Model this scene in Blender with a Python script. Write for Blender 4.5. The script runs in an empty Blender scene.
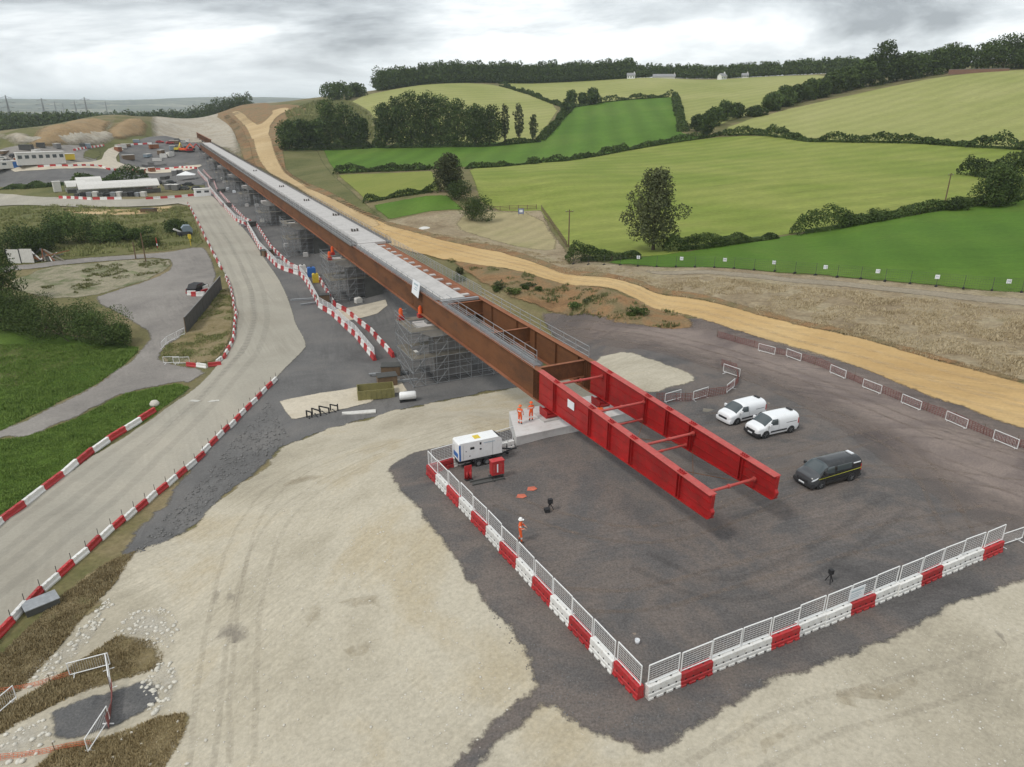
import bpy, bmesh, math, random
import numpy as np
from mathutils import Vector, Matrix
from mathutils.geometry import delaunay_2d_cdt

# ------------------------------------------------------------------ camera
SC = bpy.context.scene
COL = SC.collection
F, CX, CY, H, HOR = 709.0, 512.0, 383.5, 27.0, 103.0
PITCH = math.atan((CY - HOR) / F)
cam_d = bpy.data.cameras.new('camera')
cam_d.sensor_width = 36.0
cam_d.lens = 36.0 * F / 1024.0
cam_d.clip_start = 0.5
cam_d.clip_end = 40000
cam = bpy.data.objects.new('camera', cam_d)
COL.objects.link(cam)
cam.location = (0, 0, H)
cam.rotation_euler = (math.pi / 2 - PITCH, 0, 0)
SC.camera = cam

# ------------------------------------------------------------------ sky
SUN_EL, SUN_AZ = math.radians(52), math.radians(-125)      # azimuth from +Y towards +X
w = bpy.data.worlds.new('World')
SC.world = w
w.use_nodes = True
nt = w.node_tree
nt.nodes.clear()
N = nt.nodes.new
out = N('ShaderNodeOutputWorld')
bg = N('ShaderNodeBackground')
bg.inputs['Strength'].default_value = 0.10
sky = N('ShaderNodeTexSky')
sky.sky_type = 'NISHITA'
sky.sun_disc = False
sky.sun_elevation = SUN_EL
sky.sun_rotation = SUN_AZ
sky.air_density = 1.2
sky.dust_density = 2.0
tc = N('ShaderNodeTexCoord')
sep = N('ShaderNodeSeparateXYZ')
nt.links.new(tc.outputs['Generated'], sep.inputs[0])
# project the view direction on a cloud deck
zc = N('ShaderNodeMath'); zc.operation = 'MAXIMUM'; zc.inputs[1].default_value = 0.0
nt.links.new(sep.outputs['Z'], zc.inputs[0])
za = N('ShaderNodeMath'); za.operation = 'ADD'; za.inputs[1].default_value = 0.17
nt.links.new(zc.outputs[0], za.inputs[0])
cx = N('ShaderNodeMath'); cx.operation = 'DIVIDE'
cy = N('ShaderNodeMath'); cy.operation = 'DIVIDE'
nt.links.new(sep.outputs['X'], cx.inputs[0]); nt.links.new(za.outputs[0], cx.inputs[1])
nt.links.new(sep.outputs['Y'], cy.inputs[0]); nt.links.new(za.outputs[0], cy.inputs[1])
cmb = N('ShaderNodeCombineXYZ')
nt.links.new(cx.outputs[0], cmb.inputs[0]); nt.links.new(cy.outputs[0], cmb.inputs[1])
mp = N('ShaderNodeMapping')
mp.inputs['Location'].default_value = (1.35, 0.4, 0)
mp.inputs['Scale'].default_value = (0.62, 0.62, 1)
nt.links.new(cmb.outputs[0], mp.inputs[0])
n1 = N('ShaderNodeTexNoise')
n1.inputs['Scale'].default_value = 1.0
n1.inputs['Detail'].default_value = 7
n1.inputs['Roughness'].default_value = 0.58
n1.inputs['Distortion'].default_value = 0.35
nt.links.new(mp.outputs[0], n1.inputs['Vector'])
cr = N('ShaderNodeValToRGB')
e = cr.color_ramp.elements
e[0].position = 0.39; e[0].color = (4.0, 4.35, 4.7, 1)
e[1].position = 0.58; e[1].color = (10.8, 11.2, 11.4, 1)
m_ = e.new(0.49); m_.color = (7.4, 7.9, 8.25, 1)
nt.links.new(n1.outputs['Fac'], cr.inputs[0])
# clouds fade to a paler, thinner veil towards the horizon
hz = N('ShaderNodeMapRange')
hz.inputs['From Min'].default_value = 0.0
hz.inputs['From Max'].default_value = 0.075
hz.inputs['To Min'].default_value = 1.0
hz.inputs['To Max'].default_value = 0.0
nt.links.new(zc.outputs[0], hz.inputs['Value'])
mxh = N('ShaderNodeMixRGB')
mxh.inputs[2].default_value = (9.4, 10.0, 10.3, 1)
hm = N('ShaderNodeMath'); hm.operation = 'MULTIPLY'; hm.inputs[1].default_value = 0.8
nt.links.new(hz.outputs[0], hm.inputs[0])
nt.links.new(hm.outputs[0], mxh.inputs[0])
nt.links.new(cr.outputs[0], mxh.inputs[1])
mx = N('ShaderNodeMixRGB')
mx.inputs[0].default_value = 0.93
nt.links.new(sky.outputs[0], mx.inputs[1])
nt.links.new(mxh.outputs[0], mx.inputs[2])
nt.links.new(mx.outputs[0], bg.inputs['Color'])
nt.links.new(bg.outputs[0], out.inputs['Surface'])

# ------------------------------------------------------------------ sun
sd = bpy.data.lights.new('sun', 'SUN')
sd.energy = 1.5
sd.angle = math.radians(10)
sd.color = (1.0, 0.96, 0.90)
sun = bpy.data.objects.new('sun', sd)
COL.objects.link(sun)
sdir = Vector((math.sin(SUN_AZ) * math.cos(SUN_EL), math.cos(SUN_AZ) * math.cos(SUN_EL), math.sin(SUN_EL)))
sun.rotation_euler = sdir.to_track_quat('Z', 'Y').to_euler()
sun.location = sdir * 300

# ------------------------------------------------------------------ exposure
vs = SC.view_settings
vs.view_transform = 'Standard'
vs.look = 'None'
vs.exposure = 0.12
vs.gamma = 1.0
vs.use_curve_mapping = False
SC.cycles.max_bounces = 5
SC.cycles.diffuse_bounces = 3
SC.cycles.glossy_bounces = 2
SC.cycles.transmission_bounces = 2
SC.cycles.transparent_max_bounces = 12
SC.cycles.volume_bounces = 1
SC.cycles.use_denoising = True
SC.cycles.caustics_reflective = False
SC.cycles.caustics_refractive = False
random.seed(7)
RNG = np.random.default_rng(7)

# ------------------------------------------------------------------ picture geometry
SP, CP = math.sin(PITCH), math.cos(PITCH)
def ray(x, y):
    a = (np.asarray(x, float) - CX) / F
    b = (CY - np.asarray(y, float)) / F
    return np.stack([a + 0 * b, CP + b * SP, b * CP - SP], -1)
def gp(x, y, z=0.0):
    d = ray(x, y)
    t = (z - H) / d[..., 2]
    return Vector((d[0] * t, d[1] * t, z))
def at_range(x, y, r):
    d = ray(x, y)
    k = r / math.hypot(d[0], d[1])
    return Vector((d[0] * k, d[1] * k, H + d[2] * k))

# ------------------------------------------------------------------ noise
def _hash(i, j, s):
    n = (i.astype(np.int64) * 374761393 + j.astype(np.int64) * 668265263 + s * 1274126177) & 0x7fffffff
    n = ((n ^ (n >> 13)) * 1274126177) & 0x7fffffff
    return ((n ^ (n >> 16)) & 0xffff) / 65535.0
def vnoise(x, y, s=0):
    x = np.asarray(x, float); y = np.asarray(y, float)
    i = np.floor(x); j = np.floor(y)
    u = x - i; v = y - j
    u = u * u * (3 - 2 * u); v = v * v * (3 - 2 * v)
    a = _hash(i, j, s); b = _hash(i + 1, j, s); c = _hash(i, j + 1, s); d = _hash(i + 1, j + 1, s)
    return (a * (1 - u) + b * u) * (1 - v) + (c * (1 - u) + d * u) * v - 0.5
def fbm(x, y, s=0, o=4):
    r = 0; a = 1.0
    for k in range(o):
        r = r + a * vnoise(x * 2 ** k + 17.3 * k, y * 2 ** k - 9.1 * k, s + k)
        a *= 0.5
    return r

# ------------------------------------------------------------------ terrain: heights known at picture points
CZ = [  # (px, py, height above the works pad)
 (640,700,0),(428,475,0),(998,550,0),(700,600,0),(800,500,0),(560,480,0),(900,480,0),(750,400,0),(650,420,0),(545,428,0),(600,560,0),(850,580,0),
 (1024,500,0),(1024,600,0),(640,767,-.2),(850,740,-.1),(1000,700,0),(500,720,-.35),(450,620,-.35),(395,478,-.25),(350,600,-1.2),
 (300,760,-1.8),(380,767,-1.0),(250,520,-3.3),(330,470,-2.9),(420,432,-2.6),(475,420,-2.3),(440,402,-5.8),(525,388,-5.5),(322,432,-5.6),(281,448,-5.7),
 (373,418,-5.9),(215,505,-5.4),(150,550,-5.3),(170,640,-4.2),(200,700,-3.2),(100,620,-5),(50,720,-4.4),(0,767,-4.6),(120,745,-3.9),
 (0,630,-5.5),(0,560,-5.6),(60,520,-5.7),(150,450,-6),(240,380,-6),(260,300,-6),(230,240,-6),(200,200,-5.8),
 (0,430,-6.4),(100,400,-6.3),(0,350,-6.8),(100,330,-6.5),(200,280,-6.2),(100,270,-6.5),(0,270,-7),(0,215,-6),(100,205,-5.5),(100,185,-5),
 (0,180,-5),(150,165,-4.6),(0,160,-4),(330,390,-6),(400,385,-6),(350,310,-6.2),(290,255,-6),(230,190,-5.4),(480,365,-6),(500,340,-5.6),
 (560,278,-2),(660,300,-1.2),(800,340,-.3),(904,380,0),(1024,410,.3),(440,248,-3),(345,208,-3.8),(282,172,-3.4),(600,325,-2.4),(700,345,-.9),(560,322,-4),
 (800,380,-.1),(600,303,-.9),(520,292,-2),(700,285,.4),(850,310,1.2),(1000,340,1.5),(628,262,-.5),(728,267,.7),(832,276,1.8),(950,287,2.5),(1024,292,3),
 (653,248,-.6),(800,236,1),(500,210,-1.6),(545,212,-1.1),(650,200,1.5),(372,205,-3),(389,219,-3.2),(620,400,0),(610,370,-.8)]
CR = [  # (px, py, horizontal distance)
 (1024,197,205),(450,185,235),(900,180,240),(760,170,262),(560,180,238),(500,166,300),(622,151,350),(703,138,385),(760,135,380),(815,142,345),
 (916,143,330),(1024,149,310),(335,172,330),(323,150,430),(377,147,430),(530,142,410),(572,107,570),(675,97,590),(683,131,410),
 (344,99,700),(422,85,740),(481,83,760),(530,95,660),(562,106,580),(420,120,520),(500,85,740),(652,78,800),(706,80,780),(760,77,780),(838,75,700),
 (769,110,480),(718,124,430),(853,94,520),(952,75,560),(1024,70,560),(900,115,420),(1024,110,400),
 (270,104,800),(240,106,850),(300,100,760),(330,98,730),(262,118,640),(252,140,470),(274,151,420),(225,118,740),(200,127,690),
 (160,117,740),(165,136,520),(100,125,560),(60,130,540),(140,121,590),(100,147,470),(0,152,430),(20,136,520),(0,140,500)]
CF = [  # (px column, distance, height) for ground hidden behind the crests
 (400,1300,38),(550,1300,42),(700,1300,45),(900,1000,58),(1024,1000,62),(300,1200,12),(330,1000,26),(200,900,5),(100,850,4),(0,800,5),(200,1400,-12),(50,1400,-12),
 (0,3000,-30),(200,3000,-30),(400,3500,-20),(600,3500,-20),(800,3500,-10),(1024,3500,-10),(0,9000,-40),(300,9000,-40),(600,9000,-40),(1024,9000,-40)]
TH0 = math.atan2((-60 - CX) / F, CP + 0.2 * SP); TH1 = math.atan2((1084 - CX) / F, CP + 0.2 * SP)
def _cp():
    P = []
    for x, y, z in CZ: P.append(gp(x, y, z))
    for x, y, r in CR: P.append(at_range(x, y, r))
    for x, r, z in CF:
        d = ray(x, 100.0); k = r / math.hypot(d[0], d[1]); P.append(Vector((d[0] * k, d[1] * k, z)))
    c_, s_ = math.cos(math.radians(26.05)), math.sin(math.radians(26.05))
    for x, s, z in ((5, 430, 1.2), (5, 480, 1.6), (5, 530, 2.2), (5, 580, 3.0), (-20, 500, 1.5), (24, 450, 2.5), (24, 520, 3.6)):   # approach beyond the viaduct end
        P.append(Vector((2.291 + c_ * x - s_ * s, 59.407 + s_ * x + c_ * s, z)))
    P = np.array([tuple(p) for p in P])
    return np.stack([np.arctan2(P[:, 0], P[:, 1]) * 2.2, np.log(np.hypot(P[:, 0], P[:, 1]))], 1), P[:, 2]
TQ, TZ = _cp()
def _phi(d2): return 0.5 * d2 * np.log(d2 + 1e-12)
def _fit():
    n = len(TQ)
    D = ((TQ[:, None] - TQ[None]) ** 2).sum(-1)
    A = np.zeros((n + 3, n + 3))
    A[:n, :n] = _phi(D) + np.eye(n) * 2e-5
    A[:n, n] = 1; A[:n, n + 1:] = TQ; A[n, :n] = 1; A[n + 1:, :n] = TQ.T
    return np.linalg.solve(A, np.concatenate([TZ, [0, 0, 0]]))
TW = _fit()
def height(x, y):
    x = np.asarray(x, float); y = np.asarray(y, float)
    sh = np.broadcast(x, y).shape
    x = np.broadcast_to(x, sh).ravel(); y = np.broadcast_to(y, sh).ravel()
    r = np.hypot(x, y)
    q = np.stack([np.clip(np.arctan2(x, y), TH0, TH1) * 2.2, np.log(np.clip(r, 22, 9000))], 1)
    z = np.empty(len(x))
    for i in range(0, len(x), 20000):
        s = q[i:i + 20000]
        D = ((s[:, None] - TQ[None]) ** 2).sum(-1)
        z[i:i + 20000] = _phi(D) @ TW[:len(TQ)] + TW[len(TQ)] + s @ TW[len(TQ) + 1:]
    rough = np.clip(-z - 0.3, 0, 1) * np.clip((140 - r) / 60, 0, 1)
    z = z + 0.05 * np.clip(60 / r, 0, 1) * fbm(x / 3.0, y / 3.0, 3, 2) + rough * 0.40 * fbm(x / 6.0, y / 6.0, 9, 3)
    far = np.clip((r - 1500) / 2500, 0, 1)
    z = z + far * (34 * fbm(x / 1400.0, y / 900.0, 21, 3) + 10)
    z = z + np.clip((r - 6000) / 2500, 0, 1) * (70 + 60 * fbm(x / 3500.0, y / 3500.0, 5, 3))
    return z.reshape(sh)
def hz1(x, y): return float(height(np.array([x]), np.array([y]))[0])
TS = np.exp(np.linspace(math.log(22), math.log(9000), 420))
def pix_many(pts):
    """picture points -> points on the ground (first hit of each line of sight)"""
    pts = np.asarray(pts, float)
    d = ray(pts[:, 0], pts[:, 1])
    k = 1 / np.hypot(d[:, 0], d[:, 1])
    X = d[:, 0] * k; Y = d[:, 1] * k; Z = d[:, 2] * k
    R = TS[None, :]
    hgt = height(X[:, None] * R, Y[:, None] * R)
    below = (H + Z[:, None] * R) < hgt
    out = []
    idx = np.where(below.any(1), below.argmax(1), len(TS) - 1)
    lo = TS[np.maximum(idx - 1, 0)]; hi = TS[idx]
    for _ in range(12):
        mid = (lo + hi) / 2
        b = (H + Z * mid) < height(X * mid, Y * mid)
        hi = np.where(b, mid, hi); lo = np.where(b, lo, mid)
    return np.stack([X * hi, Y * hi, height(X * hi, Y * hi)], 1)
def pix(x, y): return Vector(pix_many([(x, y)])[0])

# ------------------------------------------------------------------ names, labels, materials
def tag(o, label=None, cat=None, group=None, kind=None):
    if label: o['label'] = label
    if cat: o['category'] = cat
    if group: o['group'] = group
    if kind: o['kind'] = kind
    return o
ORD = ['', 'first', 'second', 'third', 'fourth', 'fifth', 'sixth', 'seventh', 'eighth', 'ninth', 'tenth', 'eleventh', 'twelfth', 'thirteenth', 'fourteenth',
       'fifteenth', 'sixteenth', 'seventeenth', 'eighteenth', 'nineteenth']
TENS = {20: 'twent', 30: 'thirt', 40: 'fort', 50: 'fift', 60: 'sixt', 70: 'sevent', 80: 'eight', 90: 'ninet'}
def ordinal(n):
    if n < 20: return ORD[n]
    if n < 100:
        t, u = n // 10 * 10, n % 10
        return TENS[t] + ('ieth' if u == 0 else 'y-' + ORD[u])
    return 'hundredth' if n == 100 else 'hundred and ' + ordinal(n - 100)

def new_mat(name):
    m = bpy.data.materials.new(name)
    m.use_nodes = True
    t = m.node_tree
    b = t.nodes['Principled BSDF']
    return m, t, b
MATS = {}
KIDS = {}
def paint(name, col, rough=0.5, metal=0.0, var=0.12, scale=3.0, bump=0.0, dirt=None, dirt_amt=0.35, coat=0.0, spec=0.5, vary=0.0):
    """plain coloured surface with cloudy wear"""
    m, t, b = new_mat(name)
    tcn = t.nodes.new('ShaderNodeTexCoord')
    n = t.nodes.new('ShaderNodeTexNoise')
    n.inputs['Scale'].default_value = scale
    n.inputs['Detail'].default_value = 6
    n.inputs['Roughness'].default_value = 0.65
    t.links.new(tcn.outputs['Object'], n.inputs['Vector'])
    r = t.nodes.new('ShaderNodeValToRGB')
    lo = tuple(c * (1 - var) for c in col) + (1,)
    hi = tuple(min(1, c * (1 + var)) for c in col) + (1,)
    r.color_ramp.elements[0].position = 0.3; r.color_ramp.elements[0].color = lo
    r.color_ramp.elements[1].position = 0.7; r.color_ramp.elements[1].color = hi
    t.links.new(n.outputs['Fac'], r.inputs[0])
    src = r.outputs[0]
    if dirt:
        n2 = t.nodes.new('ShaderNodeTexNoise')
        n2.inputs['Scale'].default_value = scale * 2.7
        n2.inputs['Detail'].default_value = 8
        n2.inputs['Roughness'].default_value = 0.75
        t.links.new(tcn.outputs['Object'], n2.inputs['Vector'])
        mr = t.nodes.new('ShaderNodeMapRange')
        mr.inputs['From Min'].default_value = 0.5; mr.inputs['From Max'].default_value = 0.72
        mr.inputs['To Max'].default_value = dirt_amt * 2
        mr.clamp = True
        t.links.new(n2.outputs['Fac'], mr.inputs['Value'])
        mxn = t.nodes.new('ShaderNodeMixRGB')
        mxn.inputs[2].default_value = tuple(dirt) + (1,)
        t.links.new(mr.outputs[0], mxn.inputs[0]); t.links.new(src, mxn.inputs[1])
        src = mxn.outputs[0]
    if vary:
        oi = t.nodes.new('ShaderNodeObjectInfo'); hs = t.nodes.new('ShaderNodeHueSaturation')
        vr = t.nodes.new('ShaderNodeMapRange'); vr.inputs['To Min'].default_value = 1 - vary; vr.inputs['To Max'].default_value = 1 + vary * .6
        t.links.new(oi.outputs['Random'], vr.inputs['Value']); t.links.new(vr.outputs[0], hs.inputs['Value'])
        t.links.new(src, hs.inputs['Color']); src = hs.outputs[0]
    t.links.new(src, b.inputs['Base Color'])
    b.inputs['Roughness'].default_value = rough
    b.inputs['Metallic'].default_value = metal
    b.inputs['Specular IOR Level'].default_value = spec
    if coat: b.inputs['Coat Weight'].default_value = coat
    if bump:
        bn = t.nodes.new('ShaderNodeBump')
        bn.inputs['Strength'].default_value = bump
        bn.inputs['Distance'].default_value = 0.02
        t.links.new(n.outputs['Fac'], bn.inputs['Height'])
        t.links.new(bn.outputs[0], b.inputs['Normal'])
    MATS[name] = m
    return m

def ground(name, cols, scale=0.2, grain=6.0, grain_amt=0.35, bump=0.4, rough=0.95, stripes=None, specks=None, feather=0.0, streak=None, bump_dist=0.06, soft=0.12, opacity=1.0):
    """earth, grass or stone cover: broad patches + grain (+ stripes along a direction, + pale specks); feather = ragged margin in metres"""
    m, t, b = new_mat(name)
    L = t.links.new
    g = t.nodes.new('ShaderNodeNewGeometry')
    def noise(sc, det=5, ro=0.6, vec=None, dist=0.0):
        n = t.nodes.new('ShaderNodeTexNoise')
        n.inputs['Scale'].default_value = sc
        n.inputs['Detail'].default_value = det
        n.inputs['Roughness'].default_value = ro
        n.inputs['Distortion'].default_value = dist
        L(vec or g.outputs['Position'], n.inputs['Vector'])
        return n
    n1 = noise(scale, 7, 0.66, dist=0.4)
    r = t.nodes.new('ShaderNodeValToRGB')
    els = r.color_ramp.elements
    k = len(cols)
    for i, c in enumerate(cols):
        p = 0.32 + 0.36 * i / max(1, k - 1)
        if i == 0: e0 = els[0]; e0.position = p
        elif i == 1: e0 = els[1]; e0.position = p
        else: e0 = els.new(p)
        e0.color = tuple(c) + (1,)
    L(n1.outputs['Fac'], r.inputs[0])
    src = r.outputs[0]
    def mult(src, fac_out, lo, hi, a=0.3, bb=0.7):
        mr = t.nodes.new('ShaderNodeMapRange')
        mr.inputs['From Min'].default_value = a; mr.inputs['From Max'].default_value = bb
        mr.inputs['To Min'].default_value = lo; mr.inputs['To Max'].default_value = hi
        L(fac_out, mr.inputs['Value'])
        mm = t.nodes.new('ShaderNodeVectorMath'); mm.operation = 'SCALE'
        L(src, mm.inputs[0]); L(mr.outputs[0], mm.inputs['Scale'])
        return mm.outputs[0]
    n2 = noise(grain, 8, 0.75)
    src = mult(src, n2.outputs['Fac'], 1 - grain_amt, 1 + grain_amt)
    if streak:                       # worn lines along a direction: (angle, across, along, amount)
        ang, ac, al, amt = streak
        mpn = t.nodes.new('ShaderNodeMapping')
        mpn.vector_type = 'TEXTURE'
        mpn.inputs['Rotation'].default_value = (0, 0, ang)
        mpn.inputs['Scale'].default_value = (al, ac, 1)
        L(g.outputs['Position'], mpn.inputs[0])
        n3 = noise(1.0, 7, 0.62, mpn.outputs[0], 1.6)
        nm = noise(0.07, 3, 0.6)
        mq = t.nodes.new('ShaderNodeMapRange')
        mq.inputs['From Min'].default_value = 0.40; mq.inputs['From Max'].default_value = 0.62
        L(nm.outputs['Fac'], mq.inputs['Value'])
        mb_ = t.nodes.new('ShaderNodeMix'); mb_.data_type = 'FLOAT'
        L(mq.outputs[0], mb_.inputs[0]); mb_.inputs[2].default_value = 0.5
        L(n3.outputs['Fac'], mb_.inputs[3])
        src = mult(src, mb_.outputs[0], 1 - amt, 1 + amt)
    if stripes:                      # mown or drilled rows: (angle, width, amount)
        ang, wd, amt = stripes
        mpn = t.nodes.new('ShaderNodeMapping')
        mpn.inputs['Rotation'].default_value = (0, 0, ang)
        L(g.outputs['Position'], mpn.inputs[0])
        wv = t.nodes.new('ShaderNodeTexWave')
        wv.inputs['Scale'].default_value = 0.314 / wd
        wv.inputs['Distortion'].default_value = 2.2
        wv.inputs['Detail'].default_value = 3
        wv.inputs['Detail Scale'].default_value = 0.5
        L(mpn.outputs[0], wv.inputs['Vector'])
        src = mult(src, wv.outputs['Fac'], 1 - amt, 1 + amt, 0, 1)
    if specks:                       # loose pale stones: (scale, colour, cover)
        ssc, scol, cov = specks
        n4 = noise(ssc, 3, 0.5)
        mr = t.nodes.new('ShaderNodeMapRange')
        mr.inputs['From Min'].default_value = 0.72 - cov; mr.inputs['From Max'].default_value = 0.76 - cov
        L(n4.outputs['Fac'], mr.inputs['Value'])
        mxn = t.nodes.new('ShaderNodeMixRGB')
        mxn.inputs[2].default_value = tuple(scol) + (1,)
        L(mr.outputs[0], mxn.inputs[0]); L(src, mxn.inputs[1])
        src = mxn.outputs[0]
    L(src, b.inputs['Base Color'])
    b.inputs['Roughness'].default_value = rough
    b.inputs['Specular IOR Level'].default_value = 0.15
    if bump:
        bn = t.nodes.new('ShaderNodeBump')
        bn.inputs['Strength'].default_value = bump
        bn.inputs['Distance'].default_value = bump_dist
        ad = t.nodes.new('ShaderNodeMath'); ad.operation = 'ADD'
        L(n2.outputs['Fac'], ad.inputs[0]); L(n1.outputs['Fac'], ad.inputs[1])
        L(ad.outputs[0], bn.inputs['Height'])
        L(bn.outputs[0], b.inputs['Normal'])
    if feather:
        at = t.nodes.new('ShaderNodeAttribute'); at.attribute_name = 'edge'
        nf = noise(2.2 / feather, 10, 0.80)
        dv = t.nodes.new('ShaderNodeMath'); dv.operation = 'DIVIDE'; dv.inputs[1].default_value = feather
        L(at.outputs['Fac'], dv.inputs[0])
        a2 = t.nodes.new('ShaderNodeMath'); a2.operation = 'ADD'
        L(dv.outputs[0], a2.inputs[0]); L(nf.outputs['Fac'], a2.inputs[1])
        ms = t.nodes.new('ShaderNodeMapRange')
        ms.inputs['From Min'].default_value = 0.72 - soft; ms.inputs['From Max'].default_value = 0.72 + soft
        L(a2.outputs[0], ms.inputs['Value'])
        ms.inputs['To Max'].default_value = opacity
        tr = t.nodes.new('ShaderNodeBsdfTransparent')
        mxs = t.nodes.new('ShaderNodeMixShader')
        L(ms.outputs[0], mxs.inputs[0]); L(tr.outputs[0], mxs.inputs[1]); L(b.outputs[0], mxs.inputs[2])
        L(mxs.outputs[0], t.nodes['Material Output'].inputs['Surface'])
    MATS[name] = m
    return m

def np_mesh(name, V, Fc, mat=None, parent=None, smooth=False, nper=None):
    """mesh object from numpy vertices and faces (all faces nper-gons)"""
    me = bpy.data.meshes.new(name)
    V = np.asarray(V, np.float32); Fc = np.asarray(Fc, np.int32)
    k = Fc.shape[1]
    me.vertices.add(len(V)); me.vertices.foreach_set('co', V.ravel())
    me.loops.add(Fc.size); me.loops.foreach_set('vertex_index', Fc.ravel())
    me.polygons.add(len(Fc))
    me.polygons.foreach_set('loop_start', np.arange(0, Fc.size, k, dtype=np.int32))
    if smooth: me.polygons.foreach_set('use_smooth', np.ones(len(Fc), bool))
    me.update(calc_edges=True)
    o = bpy.data.objects.new(name, me)
    COL.objects.link(o)
    if mat: me.materials.append(mat)
    if parent:
        o.parent = parent; KIDS.setdefault(parent.name, []).append(o)
    return o

# ------------------------------------------------------------------ ground sheet to the horizon
A0 = np.radians(np.concatenate([np.arange(-180, -60, 3.0), np.arange(-60, -42, 0.6), np.arange(-42, 42, 0.2), np.arange(42, 60, 0.6), np.arange(60, 180, 3.0)]))
LR = np.linspace(math.log(9), math.log(26000), 610)
GX = np.sin(A0)[:, None] * np.exp(LR)[None]; GY = np.cos(A0)[:, None] * np.exp(LR)[None]
GZ = height(GX, GY)
na, nr = GX.shape
ii = np.arange(na * nr).reshape(na, nr)
q0 = ii; q1 = np.roll(ii, -1, 0)
FQ = np.stack([q0[:, :-1], q0[:, 1:], q1[:, 1:], q1[:, :-1]], -1).reshape(-1, 4)
V = np.stack([GX, GY, GZ], -1).reshape(-1, 3)
V = np.vstack([V, [[0, 0, hz1(0, 9)]]])
M_EARTH = ground('rough_grass_earth', [(.09, .10, .035), (.16, .14, .065), (.24, .19, .11)], 0.06, 2.5, 0.3, 0.5)
terr = np_mesh('ground', V, FQ, M_EARTH, smooth=True)
tag(terr, kind='structure')

GRID = np.stack([np.repeat(A0, nr), np.tile(LR, na)], 1)
SEL = (np.abs(GRID[:, 0]) < math.radians(60)) & (GRID[:, 1] > math.log(12))
GRIDS = GRID[SEL]

def jagged(P, amp, seed):
    """ragged natural outline: densify and displace (in metres, growing with distance)"""
    out = []
    n = len(P)
    for i in range(n):
        a = P[i]; b = P[(i + 1) % n]
        r = np.hypot(*((a + b) / 2)[:2])
        st = max(0.35, r * 0.006)
        m = int(np.clip(np.linalg.norm(b - a) / st, 1, 260))
        for k in range(m): out.append(a + (b - a) * (k / m))
    out = np.array(out)
    if amp > 0:
        r = np.hypot(out[:, 0], out[:, 1])
        s = np.maximum(1.5, r * 0.02)
        out = out + amp * np.stack([fbm(out[:, 0] / s, out[:, 1] / s, seed, 5), fbm(out[:, 0] / s + 31, out[:, 1] / s - 7, seed + 3, 5)], 1)
    return out

def smooth_poly(P, it=2):
    for _ in range(it):
        Q = np.roll(P, -1, 0)
        P = np.stack([0.75 * P + 0.25 * Q, 0.25 * P + 0.75 * Q], 1).reshape(-1, 2)
    return P

_sheet_seed = [0]
def sheet(name, px, mat, lift=1, jag=0.4, rnd=2, world=False, label=None, cat=None, kind='structure', raise_=None, parent=None):
    """a cover laid on the ground: outline given in picture points (or metres), draped over the terrain"""
    _sheet_seed[0] += 11
    P = np.asarray(px, float)[:, :2] if world else pix_many(px)[:, :2]
    if rnd: P = smooth_poly(P, rnd)
    P = jagged(P, jag, _sheet_seed[0])
    Q = np.stack([np.arctan2(P[:, 0], P[:, 1]), np.log(np.hypot(P[:, 0], P[:, 1]))], 1)
    # interior grid points
    lo = Q.min(0); hi = Q.max(0)
    S = GRIDS[(GRIDS[:, 0] > lo[0]) & (GRIDS[:, 0] < hi[0]) & (GRIDS[:, 1] > lo[1]) & (GRIDS[:, 1] < hi[1])]
    if len(S):
        ins = np.zeros(len(S), bool)
        x, y = S[:, 0], S[:, 1]
        for i in range(len(Q)):
            x1, y1 = Q[i]; x2, y2 = Q[(i + 1) % len(Q)]
            c = (y1 > y) != (y2 > y)
            if c.any(): ins ^= c & (x < (x2 - x1) * (y - y1) / (y2 - y1 + 1e-30) + x1)
        S = S[ins]
    n = len(Q)
    pts = [Vector(v) for v in np.vstack([Q, S]).tolist()]
    ed = [(i, (i + 1) % n) for i in range(n)]
    ov, oe, of, ovs, oes, ofs = delaunay_2d_cdt(pts, ed, [], 1, 1e-9)
    A = np.array([tuple(v) for v in ov])
    X = np.sin(A[:, 0]) * np.exp(A[:, 1]); Y = np.cos(A[:, 0]) * np.exp(A[:, 1])
    r = np.exp(A[:, 1])
    # distance to the margin
    E = np.full(len(X), 1e9)
    st = max(1, len(P) // 700)
    B = P[::st]
    for i in range(0, len(X), 4000):
        dx = X[i:i + 4000, None] - B[None, :, 0]; dy = Y[i:i + 4000, None] - B[None, :, 1]
        E[i:i + 4000] = np.sqrt((dx * dx + dy * dy).min(1))
    isb = np.array([any(k < n for k in s) if s else True for s in ovs])
    E[isb] = 0
    Z = height(X, Y) + lift * (0.006 + r * 0.00010)
    if raise_ is not None: Z = Z + raise_(X, Y, E)
    tri = []
    for f in of:
        f = list(f)
        for k in range(1, len(f) - 1): tri.append((f[0], f[k + 1], f[k]))
    o = np_mesh(name, np.stack([X, Y, Z], 1), tri, mat, smooth=True, parent=parent)
    at = o.data.attributes.new('edge', 'FLOAT', 'POINT')
    at.data.foreach_set('value', E.astype(np.float32))
    # faces up
    nz = np.zeros(len(o.data.polygons) * 3, np.float32); o.data.polygons.foreach_get('normal', nz)
    if nz[2::3].mean() < 0: o.data.flip_normals()
    tag(o, label, cat, None, kind)
    return o
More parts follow.
